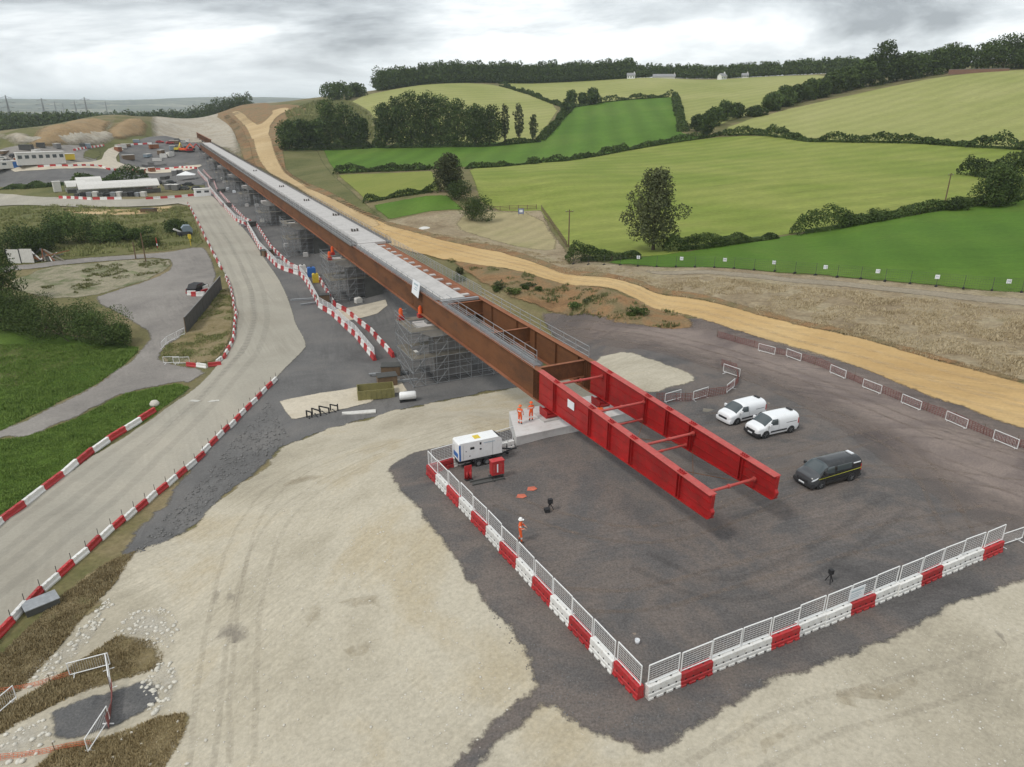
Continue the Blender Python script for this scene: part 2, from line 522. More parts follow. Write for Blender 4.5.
# ------------------------------------------------------------------ ground covers
CHALK = ground('chalk', [(.33, .295, .225), (.40, .358, .275), (.465, .42, .33), (.42, .36, .255), (.44, .395, .305)], 0.05, 4.0, 0.20, 0.8, specks=(11.0, (.58, .54, .46), .03), streak=(math.radians(48), 0.5, 7.0, .14), feather=1.2)
HARD = ground('hardcore', [(.088, .083, .081), (.118, .110, .106), (.158, .134, .119), (.112, .104, .100), (.140, .124, .114)], 0.10, 8.0, 0.42, 0.8, streak=(math.radians(20), 0.5, 6.0, .16), feather=1.3, specks=(1.6, (.27, .215, .17), -.012))
TRACK = ground('red_brown_track', [(.125, .102, .095), (.175, .142, .128), (.235, .19, .165), (.15, .127, .118)], 0.10, 7.0, 0.28, 0.5, streak=(math.radians(-25), 0.7, 14.0, .34), feather=9.0, soft=.4)
YARD = ground('grey_stone_yard', [(.105, .102, .10), (.14, .136, .132), (.175, .165, .155)], 0.10, 6.0, 0.25, 0.5, feather=1.5, streak=(math.radians(105), 1.0, 9.0, .15))
CONC = ground('haul_road_concrete', [(.30, .275, .225), (.35, .325, .27), (.40, .365, .30)], 0.05, 4.0, 0.10, 0.15, streak=(math.radians(118), 0.9, 26.0, .12), feather=0.6)
SANDRD = ground('sandy_haul_road', [(.42, .275, .12), (.49, .335, .155), (.53, .385, .195)], 0.05, 3.0, 0.12, 0.25, streak=(math.radians(-30), 0.9, 30.0, .16), feather=1.6)
SANDRD2 = ground('sandy_haul_road_far', [(.38, .27, .14), (.46, .335, .18), (.51, .39, .23)], 0.03, 2.0, 0.10, 0.2, streak=(math.radians(112), 1.6, 45.0, .14), feather=3.0)
REDSOIL = ground('red_brown_soil', [(.17, .10, .05), (.26, .155, .075), (.20, .15, .08), (.12, .11, .045)], 0.16, 3.0, 0.35, 0.8, feather=1.6, bump_dist=.15)
ROUGHB = ground('dry_bank_grass', [(.19, .145, .09), (.26, .205, .13), (.32, .265, .175), (.22, .185, .10)], 0.10, 1.6, 0.34, 0.9, streak=(math.radians(-20), 1.2, 6.0, .22), feather=2.5, bump_dist=.2)
FGREEN = ground('green_meadow', [(.062, .132, .014), (.078, .152, .018), (.10, .162, .025)], 0.03, 1.2, 0.16, 0.4, stripes=(math.radians(18), 9, .05), streak=(math.radians(-10), 3.0, 40.0, .14), feather=1.5)
FGREEN2 = ground('bright_green_meadow', [(.066, .134, .014), (.082, .156, .019), (.103, .166, .026)], 0.02, .8, 0.14, 0.4, stripes=(math.radians(6), 14, .09), streak=(math.radians(85), 4.0, 60.0, .10), feather=2)
FCROP = ground('ripening_crop', [(.145, .195, .032), (.178, .22, .042), (.225, .25, .06), (.168, .21, .038)], 0.016, .9, 0.16, 0.4, stripes=(math.radians(76), 11, .07), streak=(math.radians(8), 2.2, 60.0, .20), feather=2)
FPALE = ground('pale_barley', [(.225, .245, .072), (.275, .282, .098), (.32, .312, .125)], 0.012, .7, 0.13, 0.4, stripes=(math.radians(60), 13, .05), streak=(math.radians(16), 2.6, 70.0, .16), feather=3)
FYEL = ground('yellow_green_meadow', [(.14, .18, .03), (.20, .22, .05), (.17, .20, .04)], 0.03, 1.0, 0.12, 0.3, feather=2)
GRASS = ground('lush_grass', [(.045, .085, .012), (.072, .125, .018), (.105, .165, .028)], 0.10, 4.0, 0.35, 0.9, feather=1.2, bump_dist=.15)
DRYG = ground('dry_grass', [(.13, .115, .05), (.20, .16, .08), (.25, .20, .115), (.15, .145, .06)], 0.22, 4.0, 0.35, 0.9, feather=1.1, bump_dist=.12)
OLIVE = ground('olive_scrub_grass', [(.085, .095, .032), (.13, .13, .05), (.17, .155, .07)], 0.05, 1.5, 0.3, 0.8, feather=2.5, bump_dist=.2)
SCRUB = ground('sparse_scrub', [(.10, .13, .05), (.20, .19, .12), (.30, .265, .19), (.16, .18, .085)], 0.22, 3.0, 0.35, 0.8, feather=2.0, bump_dist=.15)
LANE = ground('grey_lane', [(.19, .175, .16), (.235, .215, .195), (.27, .25, .225)], 0.12, 4.0, 0.2, 0.4, feather=1.6, streak=(math.radians(120), 1.0, 9.0, .12))
TARM = ground('dark_gravel', [(.085, .085, .086), (.12, .118, .116), (.145, .14, .135)], 0.6, 8.0, 0.40, 0.7, feather=0.9)
PALEC = ground('pale_concrete_slab', [(.48, .42, .32), (.55, .49, .39), (.42, .37, .29)], 0.3, 4.0, 0.15, 0.2, feather=0.4)
CHALKW = ground('white_chalk_rubble', [(.50, .46, .38), (.62, .58, .50), (.40, .36, .28)], 0.5, 5.0, 0.25, 0.8, feather=1.8, soft=.3, opacity=.6, bump_dist=.12)
MOUND = ground('chalk_spoil', [(.27, .235, .18), (.42, .38, .31), (.34, .29, .22), (.46, .43, .37)], 0.05, .8, 0.3, 0.9, feather=9, soft=.3, streak=(math.radians(80), 3.0, 14.0, .15), bump_dist=.3)
MOUNDB = ground('brown_spoil', [(.24, .165, .085), (.31, .215, .115), (.26, .20, .12)], 0.06, .8, 0.32, 0.9, feather=7, soft=.3, bump_dist=.4)
FARG = ground('far_dark_ground', [(.05, .065, .03), (.075, .085, .04)], 0.01, .3, 0.2, 0.3, feather=20)
FARL = ground('far_farmland', [(.02, .032, .016), (.12, .125, .06), (.022, .034, .018), (.26, .24, .15), (.03, .042, .02)], 0.0022, .012, 0.35, 0.0)

# far country and hill grass
_a = np.radians(np.linspace(-52, 52, 27))
_far = [(math.sin(t) * 1250, math.cos(t) * 1250) for t in _a] + [(math.sin(t) * 20000, math.cos(t) * 20000) for t in _a[::-1]]
sheet('far_farmland', _far, FARL, 1, 0, 0, world=True)
sheet('grass_hill', [(-60,240),(-60,150),(30,140),(120,130),(190,120),(240,108),(270,105),(300,101),(345,99),(430,110),(420,140),(330,150),(345,200),(300,180),(270,140),(230,150),(190,160),(100,200)], OLIVE, 1, 3)
# fields
field_spec = [
 ('field', [(466,168),(500,166),(563,161),(622,151),(703,138),(760,135),(815,142),(916,143),(1024,149),(1120,153),(1120,186),(1024,197),(793,233),(700,249),(655,258),(572,258),(543,210),(485,209),(473,188)], FCROP, 2, 'wide light green crop field in the middle of the hillside'),
 ('field', [(323,150),(377,146),(530,142),(545,136),(572,107),(625,100),(675,97),(683,133),(703,138),(622,151),(563,161),(500,166),(420,170),(335,172)], FGREEN2, 3, 'bright green mown field stepping up to the hilltop hedge'),
 ('field', [(337,175),(433,171),(442,190),(364,201)], FYEL, 3, 'small yellow green field between two hedges by the haul road'),
 ('field', [(371,205),(448,195),(464,210),(389,220)], FGREEN2, 3, 'smallest bright green paddock nearest the viaduct deck'),
 ('field', [(344,99),(422,85),(481,83),(530,94),(562,106),(545,130),(530,143),(420,148),(372,140),(380,120)], FPALE, 2, 'pale field on the hill above the row of trees'),
 ('field', [(500,85),(525,80),(652,78),(706,80),(760,77),(838,74.5),(800,92),(769,110),(735,119),(718,126),(683,131),(675,97),(625,99),(572,107),(530,94)], FPALE, 2, 'pale field on the skyline below the white farmhouses'),
 ('field', [(712,133),(764,114),(853,94),(952,75),(1024,70),(1120,66),(1120,153),(1024,149),(916,143),(815,142),(760,135)], FPALE, 2, 'large pale field sloping up at the right edge'),
 ('field', [(600,262),(655,256),(700,249),(793,234),(1024,198),(1120,186),(1120,305),(1024,293),(950,288),(832,277),(728,268),(628,266)], FGREEN, 4, 'rich green pasture behind the temporary fence'),
]
for nme, px, mt, lf, lb in field_spec:
    o = sheet(nme, px, mt, lf, 1.0, 0 if lf == 3 else 1)
    o['label'] = lb
# brown hay paddock, banks and soil
sheet('dry_bank', [(371,222),(389,221),(464,211),(485,209),(543,210),(572,258),(628,266),(728,268),(832,277),(950,288),(1024,293),(1120,305),(1120,408),(1024,383),(922,356),(832,331),(741,310),(651,290),(560,272),(502,252),(438,239),(400,230),(372,222)], ROUGHB, 5, .6, 0)
HAY = ground('mown_hay_paddock', [(.27, .235, .12), (.33, .28, .155), (.24, .225, .10)], 0.06, 1.2, 0.15, 0.4, stripes=(math.radians(30), 5, .06), feather=3)
sheet('hay_paddock', [(462,214),(485,210),(541,211),(566,252),(525,250),(480,238),(452,228)], HAY, 6, .6, 1)
sheet('bank_strip', [(319,152),(334,175),(364,203),(389,222),(440,239),(388,224),(345,203),(307,185),(285,168),(282,150),(300,146)], OLIVE, 5, 1, 0)
PATHM = ground('worn_path', [(.24, .205, .15), (.31, .265, .195)], .2, 2.5, .25, .5, feather=2.0)
sheet('fence_side_path', [(640,270),(728,271),(832,281),(950,293),(1024,299),(1120,312),(1120,322),(1024,307),(950,300),(832,287),(728,276),(640,274)], PATHM, 7, .5, 1)
# valley floor under the viaduct
sheet('gravel_yard', [(290,345),(280,316),(262,278),(238,235),(208,200),(203,180),(188,163),(150,168),(120,165),(118,150),(190,140),(215,146),(235,158),(300,205),(400,262),(500,318),(545,345),(545,378),(440,402),(373,418),(322,432),(281,448),(260,473),(215,505),(190,532),(150,552),(112,560),(150,515),(188,470),(228,420),(262,378)], YARD, 3, .8, 0)
# chalk apron, then the dark hardcore pad on top of it
sheet('chalk_apron', [(128,556),(150,549),(190,530),(215,503),(260,472),(281,447),(322,431),(373,417),(440,401),(545,378),(620,350),(700,360),(740,420),(1120,520),(1300,640),(1300,1100),(-100,1100),(-60,770),(0,700),(40,650),(80,600)], CHALK, 4, .9, 1)
sheet('hardcore_pad', [(381,471),(411,453),(440,447),(500,432),(540,420),(600,396),(596,362),(560,345),(535,312),(560,312),(620,318),(690,317),(741,328),(780,336),(850,360),(904,380),(960,400),(1024,424),(1120,452),(1120,545),(1024,584),(981,599),(931,620),(893,642),(842,664),(760,688),(717,723),(669,747),(649,759),(622,747),(590,741),(569,723),(545,704),(524,729),(489,762),(462,800),(420,800),(480,735),(510,706),(532,690),(533,676),(520,650),(497,620),(481,601),(469,583),(438,542),(425,520),(400,498),(388,477)], HARD, 6, .45, 1)
sheet('access_track', [(536,313),(560,312),(620,318),(690,317),(741,328),(780,336),(850,360),(904,380),(960,400),(1024,424),(1120,452),(1120,560),(1024,540),(960,515),(900,475),(840,430),(780,395),(720,372),(650,352),(590,346),(556,334)], TRACK, 7.5, .5, 1)
sheet('chalk_patch', [(592,358),(625,352),(660,362),(692,374),(697,382),(672,390),(645,394),(612,392),(600,380)], CHALK, 9, .7, 1)
# sandy haul road
sheet('sandy_haul_road', [(1120,408),(1024,383),(922,356),(832,331),(741,310),(651,290),(560,272),(502,252),(438,239),(388,225),(345,204),(330,215),(372,240),(420,256),(476,266),(560,284),(673,313),(741,335),(790,347),(850,366),(904,388),(960,409),(1024,431),(1120,460)], SANDRD, 9, .5, 1)
sheet('sandy_haul_road_far', [(390,226),(345,204.5),(307,187),(282,169),(274,151),(268,130),(277,117),(292,110),(284,108),(268,113),(257,124),(252,122),(243,112),(230,112),(238,120),(249,132),(254,148),(260,166),(282,181),(330,214),(360,230)], SANDRD2, 10, .6, 1)
sheet('red_soil_bank', [(440,256),(500,268),(560,280),(620,294),(673,309),(705,330),(660,330),(600,320),(550,311),(500,296)], REDSOIL, 8, .8, 1)
sheet('red_soil_strip', [(440,241),(502,254),(560,274),(651,292),(741,312),(832,333),(922,358),(1024,385),(1024,378),(922,351),(832,326),(741,305),(651,285),(560,267),(502,247),(440,236),(388,222),(345,200),(310,184),(285,168),(278,150),(275,152),(283,171),(307,189),(345,206),(388,227)], REDSOIL, 10.5, .5, 0)
sheet('red_soil_verge', [(228,114),(243,126),(251,145),(256,166),(270,178),(262,182),(244,166),(238,140),(230,125),(222,117)], REDSOIL, 9, 1, 1)
sheet('red_soil_wedge', [(246,114),(262,110),(276,112),(263,125),(256,127)], REDSOIL, 10.6, 1, 1)
sheet('red_soil_hill', [(214,116),(232,108),(262,106),(296,104),(310,112),(290,118),(280,130),(288,160),(300,180),(286,178),(262,168),(246,166),(238,140),(230,125)], REDSOIL, 4.2, 2, 1)
sheet('chalk_side_patch', [(276,128),(290,127),(291,140),(285,148),(278,142)], MOUND, 8, 1, 1)
# left side: concrete haul road, lanes, grass
sheet('lush_grass', [(-70,300),(0,322),(60,335),(140,345),(137,354),(102,382),(51,407),(0,433),(-70,455)], GRASS, 2, .8, 1)
sheet('grass_verge', [(-70,560),(-70,458),(2,438),(25,438),(84,415),(127,392),(178,382),(194,388),(157,414),(91,456),(57,482),(0,527)], GRASS, 3, .6, 1)
sheet('wet_rushes', [(-70,345),(0,341),(30,347),(80,352),(84,358),(60,372),(0,392),(-70,410)], OLIVE, 3.5, 1, 1)
sheet('sparse_scrub', [(0,285),(42,268),(100,262),(168,258),(172,268),(140,284),(84,298),(40,300)], SCRUB, 3, 1.5, 1)
sheet('grey_lane', [(163,253),(203,246),(212,252),(221,285),(185,334),(163,349),(157,362),(213,369),(190,383),(178,382),(127,392),(84,415),(25,438),(2,438),(-70,462),(-70,452),(0,433),(51,407),(102,382),(137,354),(152,334),(130,322),(90,300),(110,292),(150,280),(172,268),(168,257),(100,262),(25,270),(-70,282),(-70,276),(25,265),(100,257)], LANE, 4, .8, 1)
sheet('scrub_strip', [(203,247),(210,250),(226,283),(221,288),(212,262)], OLIVE, 6, .4, 1)
sheet('rough_island', [(160,356),(163,347),(186,334),(222,288),(232,292),(234,318),(230,342),(220,358),(208,364),(166,364)], DRYG, 5, .4, 1)
sheet('olive_meadow', [(-70,206),(0,207),(61,210),(150,208),(188,204),(200,232),(206,246),(163,252),(100,257),(25,265),(-70,272)], OLIVE, 2, 1, 1)
sheet('sandy_verge', [(60,209),(120,210),(150,208),(178,205),(170,212),(120,216),(70,214)], SANDRD2, 4, 1, 1)
sheet('concrete_haul_road', [(-60,690),(0,637),(42,591),(85,554),(120,523),(160,491),(200,458),(240,416),(276,379),(307,350),(306,340),(297,326),(294,314),(289,299),(279,278),(264,258),(249,235),(233,217),(218,202),(211,195),(180,196),(122,201),(60,199),(0,192),(-70,192),(-70,207),(0,206),(61,208.5),(150,207),(187,203),(197,220),(205,237),(220,265),(232,290),(237,314),(234,342),(224,360),(215,368),(193,391),(157,415.5),(91,457),(57,482),(0,526),(-60,570)], CONC, 7, .25, 1)
# site compound behind
sheet('compound_yard', [(-70,172),(0,170),(60,166),(110,164),(150,160),(200,163),(204,176),(206,186),(150,182),(75,184),(0,188),(-70,188)], YARD, 3, 1, 0)
sheet('compound_yard', [(-70,150),(0,150),(50,146),(80,145),(98,150),(95,164),(60,166),(0,170),(-70,172)], LANE, 3, 1, 0)
sheet('site_track', [(-70,171),(0,169.5),(60,166),(100,163),(106,150),(118,146),(128,146),(116,156),(118,164),(150,168),(200,164),(203,168),(150,173),(110,170),(60,171),(0,175),(-70,177)], PALEC, 6, .5, 1)
sheet('grass_patch', [(82,162),(84,150),(104,148),(101,160)], OLIVE, 5, 1, 1)
sheet('spoil_heap', [(26,150),(34,138),(60,127),(100,121.5),(112,121),(104,130),(112,140),(80,146),(40,150)], MOUNDB, 5, 2, 1, raise_=lambda X, Y, E: np.minimum(E * .3, 3.2) * (1 + .5 * fbm(X / 9, Y / 9, 4, 3)))
sheet('spoil_heap', [(112,140),(104,132),(118,121),(146,121.5),(152,132),(130,140)], MOUNDB, 5.5, 2, 1, raise_=lambda X, Y, E: np.minimum(E * .3, 3.2) * (1 + .5 * fbm(X / 9, Y / 9, 4, 3)))
sheet('chalk_spoil', [(-70,142),(0,138),(28,134),(34,140),(60,133),(90,132),(122,135),(110,144),(60,147),(0,150),(-70,152)], MOUND, 4.5, 2, 1, raise_=lambda X, Y, E: np.minimum(E * .3, 3.2) * (1 + .5 * fbm(X / 9, Y / 9, 4, 3)))
sheet('chalk_spoil', [(100,132),(108,121),(116,120),(108,132)], MOUND, 6.5, 1, 1)
sheet('chalk_cutting', [(150,145),(152,120),(165,114),(200,113),(228,114),(238,128),(244,150),(240,162),(215,146),(190,141)], MOUND, 3.4, 2, 1)
sheet('concrete_floor', [(279,402),(380,384),(400,379),(408,392),(375,398),(372,403),(292,421)], PALEC, 7, .12, 0)
sheet('concrete_floor', [(333,310),(386,300),(388,306),(378,314),(345,322),(336,318)], PALEC, 7, .1, 0)
# bottom left corner
sheet('dry_grass_patch', [(-60,720),(0,650),(30,625),(60,596),(100,566),(140,548),(128,562),(100,590),(110,605),(80,622),(50,650),(20,690)], DRYG, 6, .8, 1)
sheet('dry_grass_patch', [(75,664),(120,636),(155,642),(166,655),(160,668),(120,680),(60,702),(0,735),(-60,760),(-60,740),(0,712),(40,690)], DRYG, 7, .6, 1)
sheet('dry_grass_patch', [(30,775),(60,748),(110,735),(160,715),(188,712),(186,735),(165,770),(140,800),(20,800)], DRYG, 6, .6, 1)
sheet('tarmac_patch', [(47,715),(60,708),(140,680),(158,684),(162,702),(140,716),(110,731),(70,742),(50,738)], TARM, 9, .3, 0)
sheet('chalk_rubble', [(-30,770),(0,735),(45,718),(52,742),(20,752),(0,770)], CHALKW, 8, .5, 1)
sheet('chalk_rubble', [(140,685),(155,670),(165,660),(176,670),(172,705),(150,718),(160,700)], CHALKW, 10, .5, 1)
sheet('chalk_rubble', [(115,630),(130,612),(160,610),(178,625),(172,650),(150,640)], CHALKW, 8, .6, 1)
sheet('chalk_rubble', [(20,690),(60,650),(100,606),(112,600),(90,640),(60,668)], CHALKW, 8, .8, 1)

# worn wheel tracks
TRK_C = ground('chalk_wheel_track', [(.30, .265, .205), (.36, .32, .25), (.50, .46, .39)], .5, 4.0, .3, .4, feather=.35, soft=.5, opacity=.22)
TRK_P = ground('dusty_wheel_track', [(.20, .155, .125), (.26, .205, .165), (.15, .125, .11)], .4, 4.0, .3, .4, feather=.4, soft=.45, opacity=.45)
TRK_D = ground('dark_wheel_track', [(.07, .066, .064), (.095, .086, .08)], .4, 4.0, .3, .4, feather=.35, soft=.5, opacity=.16)
TRK_R = ground('road_wheel_track', [(.20, .19, .17), (.25, .235, .21)], .3, 4.0, .2, .2, feather=1.1, soft=.5, opacity=.2)
TRK_S = ground('sandy_wheel_track', [(.60, .47, .29), (.54, .41, .23)], .3, 3.0, .2, .2, feather=.6, soft=.5, opacity=.35)
def ribbon(px, off, wd, mat, lift, wob=.25):
    P = pix_many(px)[:, :2]
    for _ in range(3):                       # smooth the open line
        Q = np.stack([.75 * P[:-1] + .25 * P[1:], .25 * P[:-1] + .75 * P[1:]], 1).reshape(-1, 2)
        P = np.vstack([P[:1], Q, P[-1:]])
    d = np.gradient(P, axis=0); d /= np.linalg.norm(d, axis=1)[:, None] + 1e-9
    nn = np.stack([d[:, 1], -d[:, 0]], 1)
    c = P + nn * (off + wob * fbm(P[:, 0] / 8, P[:, 1] / 8, 77, 2))[:, None]
    poly = np.vstack([c + nn * wd / 2, (c - nn * wd / 2)[::-1]])
    sheet('wheel_track', poly, mat, lift, .10, 0, world=True)
def wheel_tracks(px, mat, lift, gauge=1.9, wd=.38):
    for o_ in (-gauge / 2, gauge / 2): ribbon(px, o_, wd, mat, lift)
for px in ([(520,412),(440,430),(350,450),(285,480),(248,520),(228,580),(218,660),(205,775)], [(500,420),(430,440),(365,462),(300,498),(262,545),(246,610),(238,700),(230,775)], [(700,780),(800,722),(920,692),(1060,640)]):
    wheel_tracks(px, TRK_C, 5)
for px in ([(500,500),(560,522),(640,540),(720,520),(800,480),(900,468),(1040,490)], [(600,442),(680,470),(780,468),(860,438),(920,430),(1040,452)], [(560,600),(640,604),(740,572),(860,540),(1000,512)],
           [(700,420),(790,410),(860,420),(930,470),(960,540)], [(560,330),(640,342),(720,366),(800,400),(880,440),(1040,500)], [(560,325),(650,335),(740,356),(840,392),(940,436),(1060,480)], [(620,330),(720,350),(820,385),(900,420),(1000,450)]):
    wheel_tracks(px, TRK_P, 8.4)
for px in ([(640,560),(720,600),(820,560),(900,500)],):
    wheel_tracks(px, TRK_D, 8.8, wd=.6)
for px in ([(-20,600),(60,535),(150,455),(220,390),(258,345),(262,300),(240,250),(212,205)], [(-20,560),(60,500),(140,440),(205,385),(245,340),(250,300),(228,250),(200,205)]):
    wheel_tracks(px, TRK_R, 8.5, 2.2, .9)
for px in ([(1060,408),(904,366),(741,320),(560,276),(440,245),(372,225)], [(1060,425),(904,378),(741,326),(560,279),(440,249),(372,229)]):
    wheel_tracks(px, TRK_S, 11.5, 2.4, .8)

LINEW = ground('worn_white_line', [(.55, .53, .48), (.68, .66, .60)], 2.0, 8.0, .2, .1, feather=.12, opacity=.8)
sheet('road_marking', [(183, 400.3), (229, 400.6), (229, 402.6), (183, 402.3)], LINEW, 9.5, .03, 0)

STAIN = ground('brown_stain', [(.24, .185, .105), (.33, .265, .165)], .6, 4.0, .3, .4, feather=2.6, soft=.3, opacity=.5)
STAING = ground('grey_spill', [(.14, .125, .115), (.22, .195, .175)], .8, 5.0, .4, .5, feather=1.9, soft=.25, opacity=.6)
for px in ([(278,486),(300,478),(322,474),(318,480),(290,490)], [(303,612),(316,606),(318,628),(308,634)], [(345,604),(368,600),(380,612),(384,620),(372,612),(352,612)], [(340,648),(378,630),(380,634),(346,656)], [(820,700),(900,668),(930,672),(860,708)], [(760,735),(800,720),(810,728),(775,745)]):
    sheet('ground_stain', px, STAIN, 5.6, 1.4, 1)
for px in ([(217,628),(236,622),(250,632),(246,648),(226,652),(216,642)], [(200,603),(208,598),(212,608),(204,614)], [(222,600),(236,594),(240,604),(228,606)], [(985,640),(1000,632),(1006,642),(992,650)]):
    sheet('ground_stain', px, STAING, 5.6, 1.4, 1)
# ------------------------------------------------------------------ mesh building
class MB:
    def __init__(self):
        self.v = []; self.f = []; self.m = []; self.s = []
    def add(self, vs, fs, mi=0, smooth=False):
        o = len(self.v)
        self.v += [tuple(p) for p in vs]
        for f in fs:
            self.f.append(tuple(i + o for i in f)); self.m.append(mi); self.s.append(smooth)
        return self
    def box(self, x0, x1, y0, y1, z0, z1, mi=0):
        vs = [(x, y, z) for z in (z0, z1) for y in (y0, y1) for x in (x0, x1)]
        return self.add(vs, [(0, 2, 3, 1), (4, 5, 7, 6), (0, 1, 5, 4), (2, 6, 7, 3), (0, 4, 6, 2), (1, 3, 7, 5)], mi)
    def bar(self, a, b, w, h=None, mi=0):
        """square bar from a to b"""
        a = Vector(a); b = Vector(b); h = h or w
        d = (b - a).normalized()
        up = Vector((0, 0, 1)) if abs(d.z) < 0.95 else Vector((1, 0, 0))
        s = d.cross(up).normalized(); u = s.cross(d)
        vs = []
        for p in (a, b):
            for i, j in ((-1, -1), (1, -1), (1, 1), (-1, 1)): vs.append(p + s * (i * w / 2) + u * (j * h / 2))
        return self.add(vs, [(0, 1, 2, 3), (7, 6, 5, 4), (0, 4, 5, 1), (1, 5, 6, 2), (2, 6, 7, 3), (3, 7, 4, 0)], mi)
    def tube(self, a, b, r0, r1=None, n=8, mi=0, caps=True, smooth=True):
        a = Vector(a); b = Vector(b); r1 = r0 if r1 is None else r1
        d = (b - a).normalized()
        up = Vector((0, 0, 1)) if abs(d.z) < 0.95 else Vector((1, 0, 0))
        s = d.cross(up).normalized(); u = s.cross(d)
        vs = []
        for p, r in ((a, r0), (b, r1)):
            for k in range(n):
                t = 2 * math.pi * k / n
                vs.append(p + s * (r * math.cos(t)) + u * (r * math.sin(t)))
        self.add(vs, [(k, k + n, (k + 1) % n + n, (k + 1) % n) for k in range(n)], mi, smooth)
        if caps: self.add(vs, [tuple(range(n)), tuple(range(2 * n - 1, n - 1, -1))], mi)
        return self
    def prism(self, prof, ax, t0, t1, mi=0):
        """profile (closed list of 2D points) swept along x, y or z"""
        def P(p, t): return {'x': (t, p[0], p[1]), 'y': (p[0], t, p[1]), 'z': (p[0], p[1], t)}[ax]
        n = len(prof)
        vs = [P(p, t0) for p in prof] + [P(p, t1) for p in prof]
        return self.add(vs, [(k, (k + 1) % n, (k + 1) % n + n, k + n) for k in range(n)] + [tuple(range(n - 1, -1, -1)), tuple(range(n, 2 * n))], mi)
    def lathe(self, prof, c=(0, 0, 0), n=16, ax='z', mi=0, smooth=True):
        vs = []
        for r, h in prof:
            for k in range(n):
                t = 2 * math.pi * k / n
                p = (r * math.cos(t), r * math.sin(t), h)
                if ax == 'y': p = (p[0], p[2], p[1])
                if ax == 'x': p = (p[2], p[0], p[1])
                vs.append((p[0] + c[0], p[1] + c[1], p[2] + c[2]))
        fs = [(i * n + k, i * n + (k + 1) % n, (i + 1) * n + (k + 1) % n, (i + 1) * n + k) for i in range(len(prof) - 1) for k in range(n)]
        return self.add(vs, fs, mi, smooth)
    def mesh(self, name, mats, fix=True):
        me = bpy.data.meshes.new(name)
        me.from_pydata(self.v, [], self.f)
        for m in (mats if isinstance(mats, (list, tuple)) else [mats]): me.materials.append(m)
        me.polygons.foreach_set('material_index', self.m)
        me.polygons.foreach_set('use_smooth', self.s)
        if fix:
            bm = bmesh.new(); bm.from_mesh(me)
            bmesh.ops.recalc_face_normals(bm, faces=bm.faces)
            bm.to_mesh(me); bm.free()
        me.update()
        return me
    def build(self, name, mats, parent=None, fix=True):
        return inst(name, self.mesh(name, mats, fix), parent)
def inst(name, me, parent=None, loc=None, rz=None):
    o = bpy.data.objects.new(name, me)
    COL.objects.link(o)
    if parent:
        o.parent = parent; KIDS.setdefault(parent.name, []).append(o)
    if loc is not None: o.location = loc
    if rz is not None: o.rotation_euler = (0, 0, rz)
    return o
def thing(name, label, cat, loc=(0, 0, 0), rz=0.0, group=None):
    o = bpy.data.objects.new(name, None)
    o.empty_display_size = 0.3
    COL.objects.link(o)
    o.location = loc; o.rotation_euler = (0, 0, rz)
    return tag(o, label, cat, group)
def copy_tree(o, parent=None):
    c = o.copy(); COL.objects.link(c)
    if parent: c.parent = parent
    for ch in KIDS.get(o.name, []): copy_tree(ch, c)
    return c
def place(proto, used, loc, rz, label, cat, group):
    """first call uses the prototype itself, later calls copy it with all its parts"""
    o = proto if id(proto) not in used else copy_tree(proto)
    used.add(id(proto))
    o.location = loc; o.rotation_euler = (o.rotation_euler[0] if False else 0, 0, rz)
    return tag(o, label, cat, group)
USED = set()

# ------------------------------------------------------------------ materials of built things
def rust_mat(name, cols, vs=1.0):
    m, t, b = new_mat(name)
    L = t.links.new
    tcn = t.nodes.new('ShaderNodeTexCoord')
    mpn = t.nodes.new('ShaderNodeMapping'); mpn.inputs['Scale'].default_value = (0.35, 0.10, 0.30 * vs)
    L(tcn.outputs['Object'], mpn.inputs[0])
    n = t.nodes.new('ShaderNodeTexNoise'); n.inputs['Scale'].default_value = 1.6; n.inputs['Detail'].default_value = 8; n.inputs['Roughness'].default_value = 0.62
    L(mpn.outputs[0], n.inputs['Vector'])
    n2 = t.nodes.new('ShaderNodeTexNoise'); n2.inputs['Scale'].default_value = 7; n2.inputs['Detail'].default_value = 6; n2.inputs['Roughness'].default_value = 0.7
    L(tcn.outputs['Object'], n2.inputs['Vector'])
    ad = t.nodes.new('ShaderNodeMix'); ad.data_type = 'FLOAT'; ad.inputs[0].default_value = 0.3
    L(n.outputs['Fac'], ad.inputs[2]); L(n2.outputs['Fac'], ad.inputs[3])
    r = t.nodes.new('ShaderNodeValToRGB')
    els = r.color_ramp.elements
    for i, c in enumerate(cols):
        p = 0.34 + 0.3 * i / (len(cols) - 1)
        e0 = els[i] if i < 2 else els.new(p)
        e0.position = p; e0.color = tuple(c) + (1,)
    L(ad.outputs[0], r.inputs[0]); L(r.outputs[0], b.inputs['Base Color'])
    b.inputs['Roughness'].default_value = 0.8
    b.inputs['Specular IOR Level'].default_value = 0.25
    return m
RUST = rust_mat('weathering_steel', [(.085, .042, .024), (.125, .055, .026), (.18, .075, .032), (.125, .062, .034)])
RUSTD = rust_mat('weathering_steel_flange', [(.15, .055, .032), (.25, .10, .05), (.33, .14, .075)])
RED = paint('nose_red_paint', (.36, .012, .012), .5, var=.26, scale=.7, dirt=(.16, .035, .025), dirt_amt=.34, vary=.12)
REDL = paint('nose_red_flange', (.44, .065, .055), .55, var=.18, scale=1.5, dirt=(.40, .17, .13), dirt_amt=.35)
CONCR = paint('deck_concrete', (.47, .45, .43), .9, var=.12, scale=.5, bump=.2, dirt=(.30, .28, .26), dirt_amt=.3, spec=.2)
CONCD = paint('shaded_pier_concrete', (.20, .195, .19), .9, var=.18, scale=.4, bump=.2, dirt=(.20, .19, .18), dirt_amt=.35, spec=.2)  # base tone darkened: paints in the shade on columns inside the scaffolds
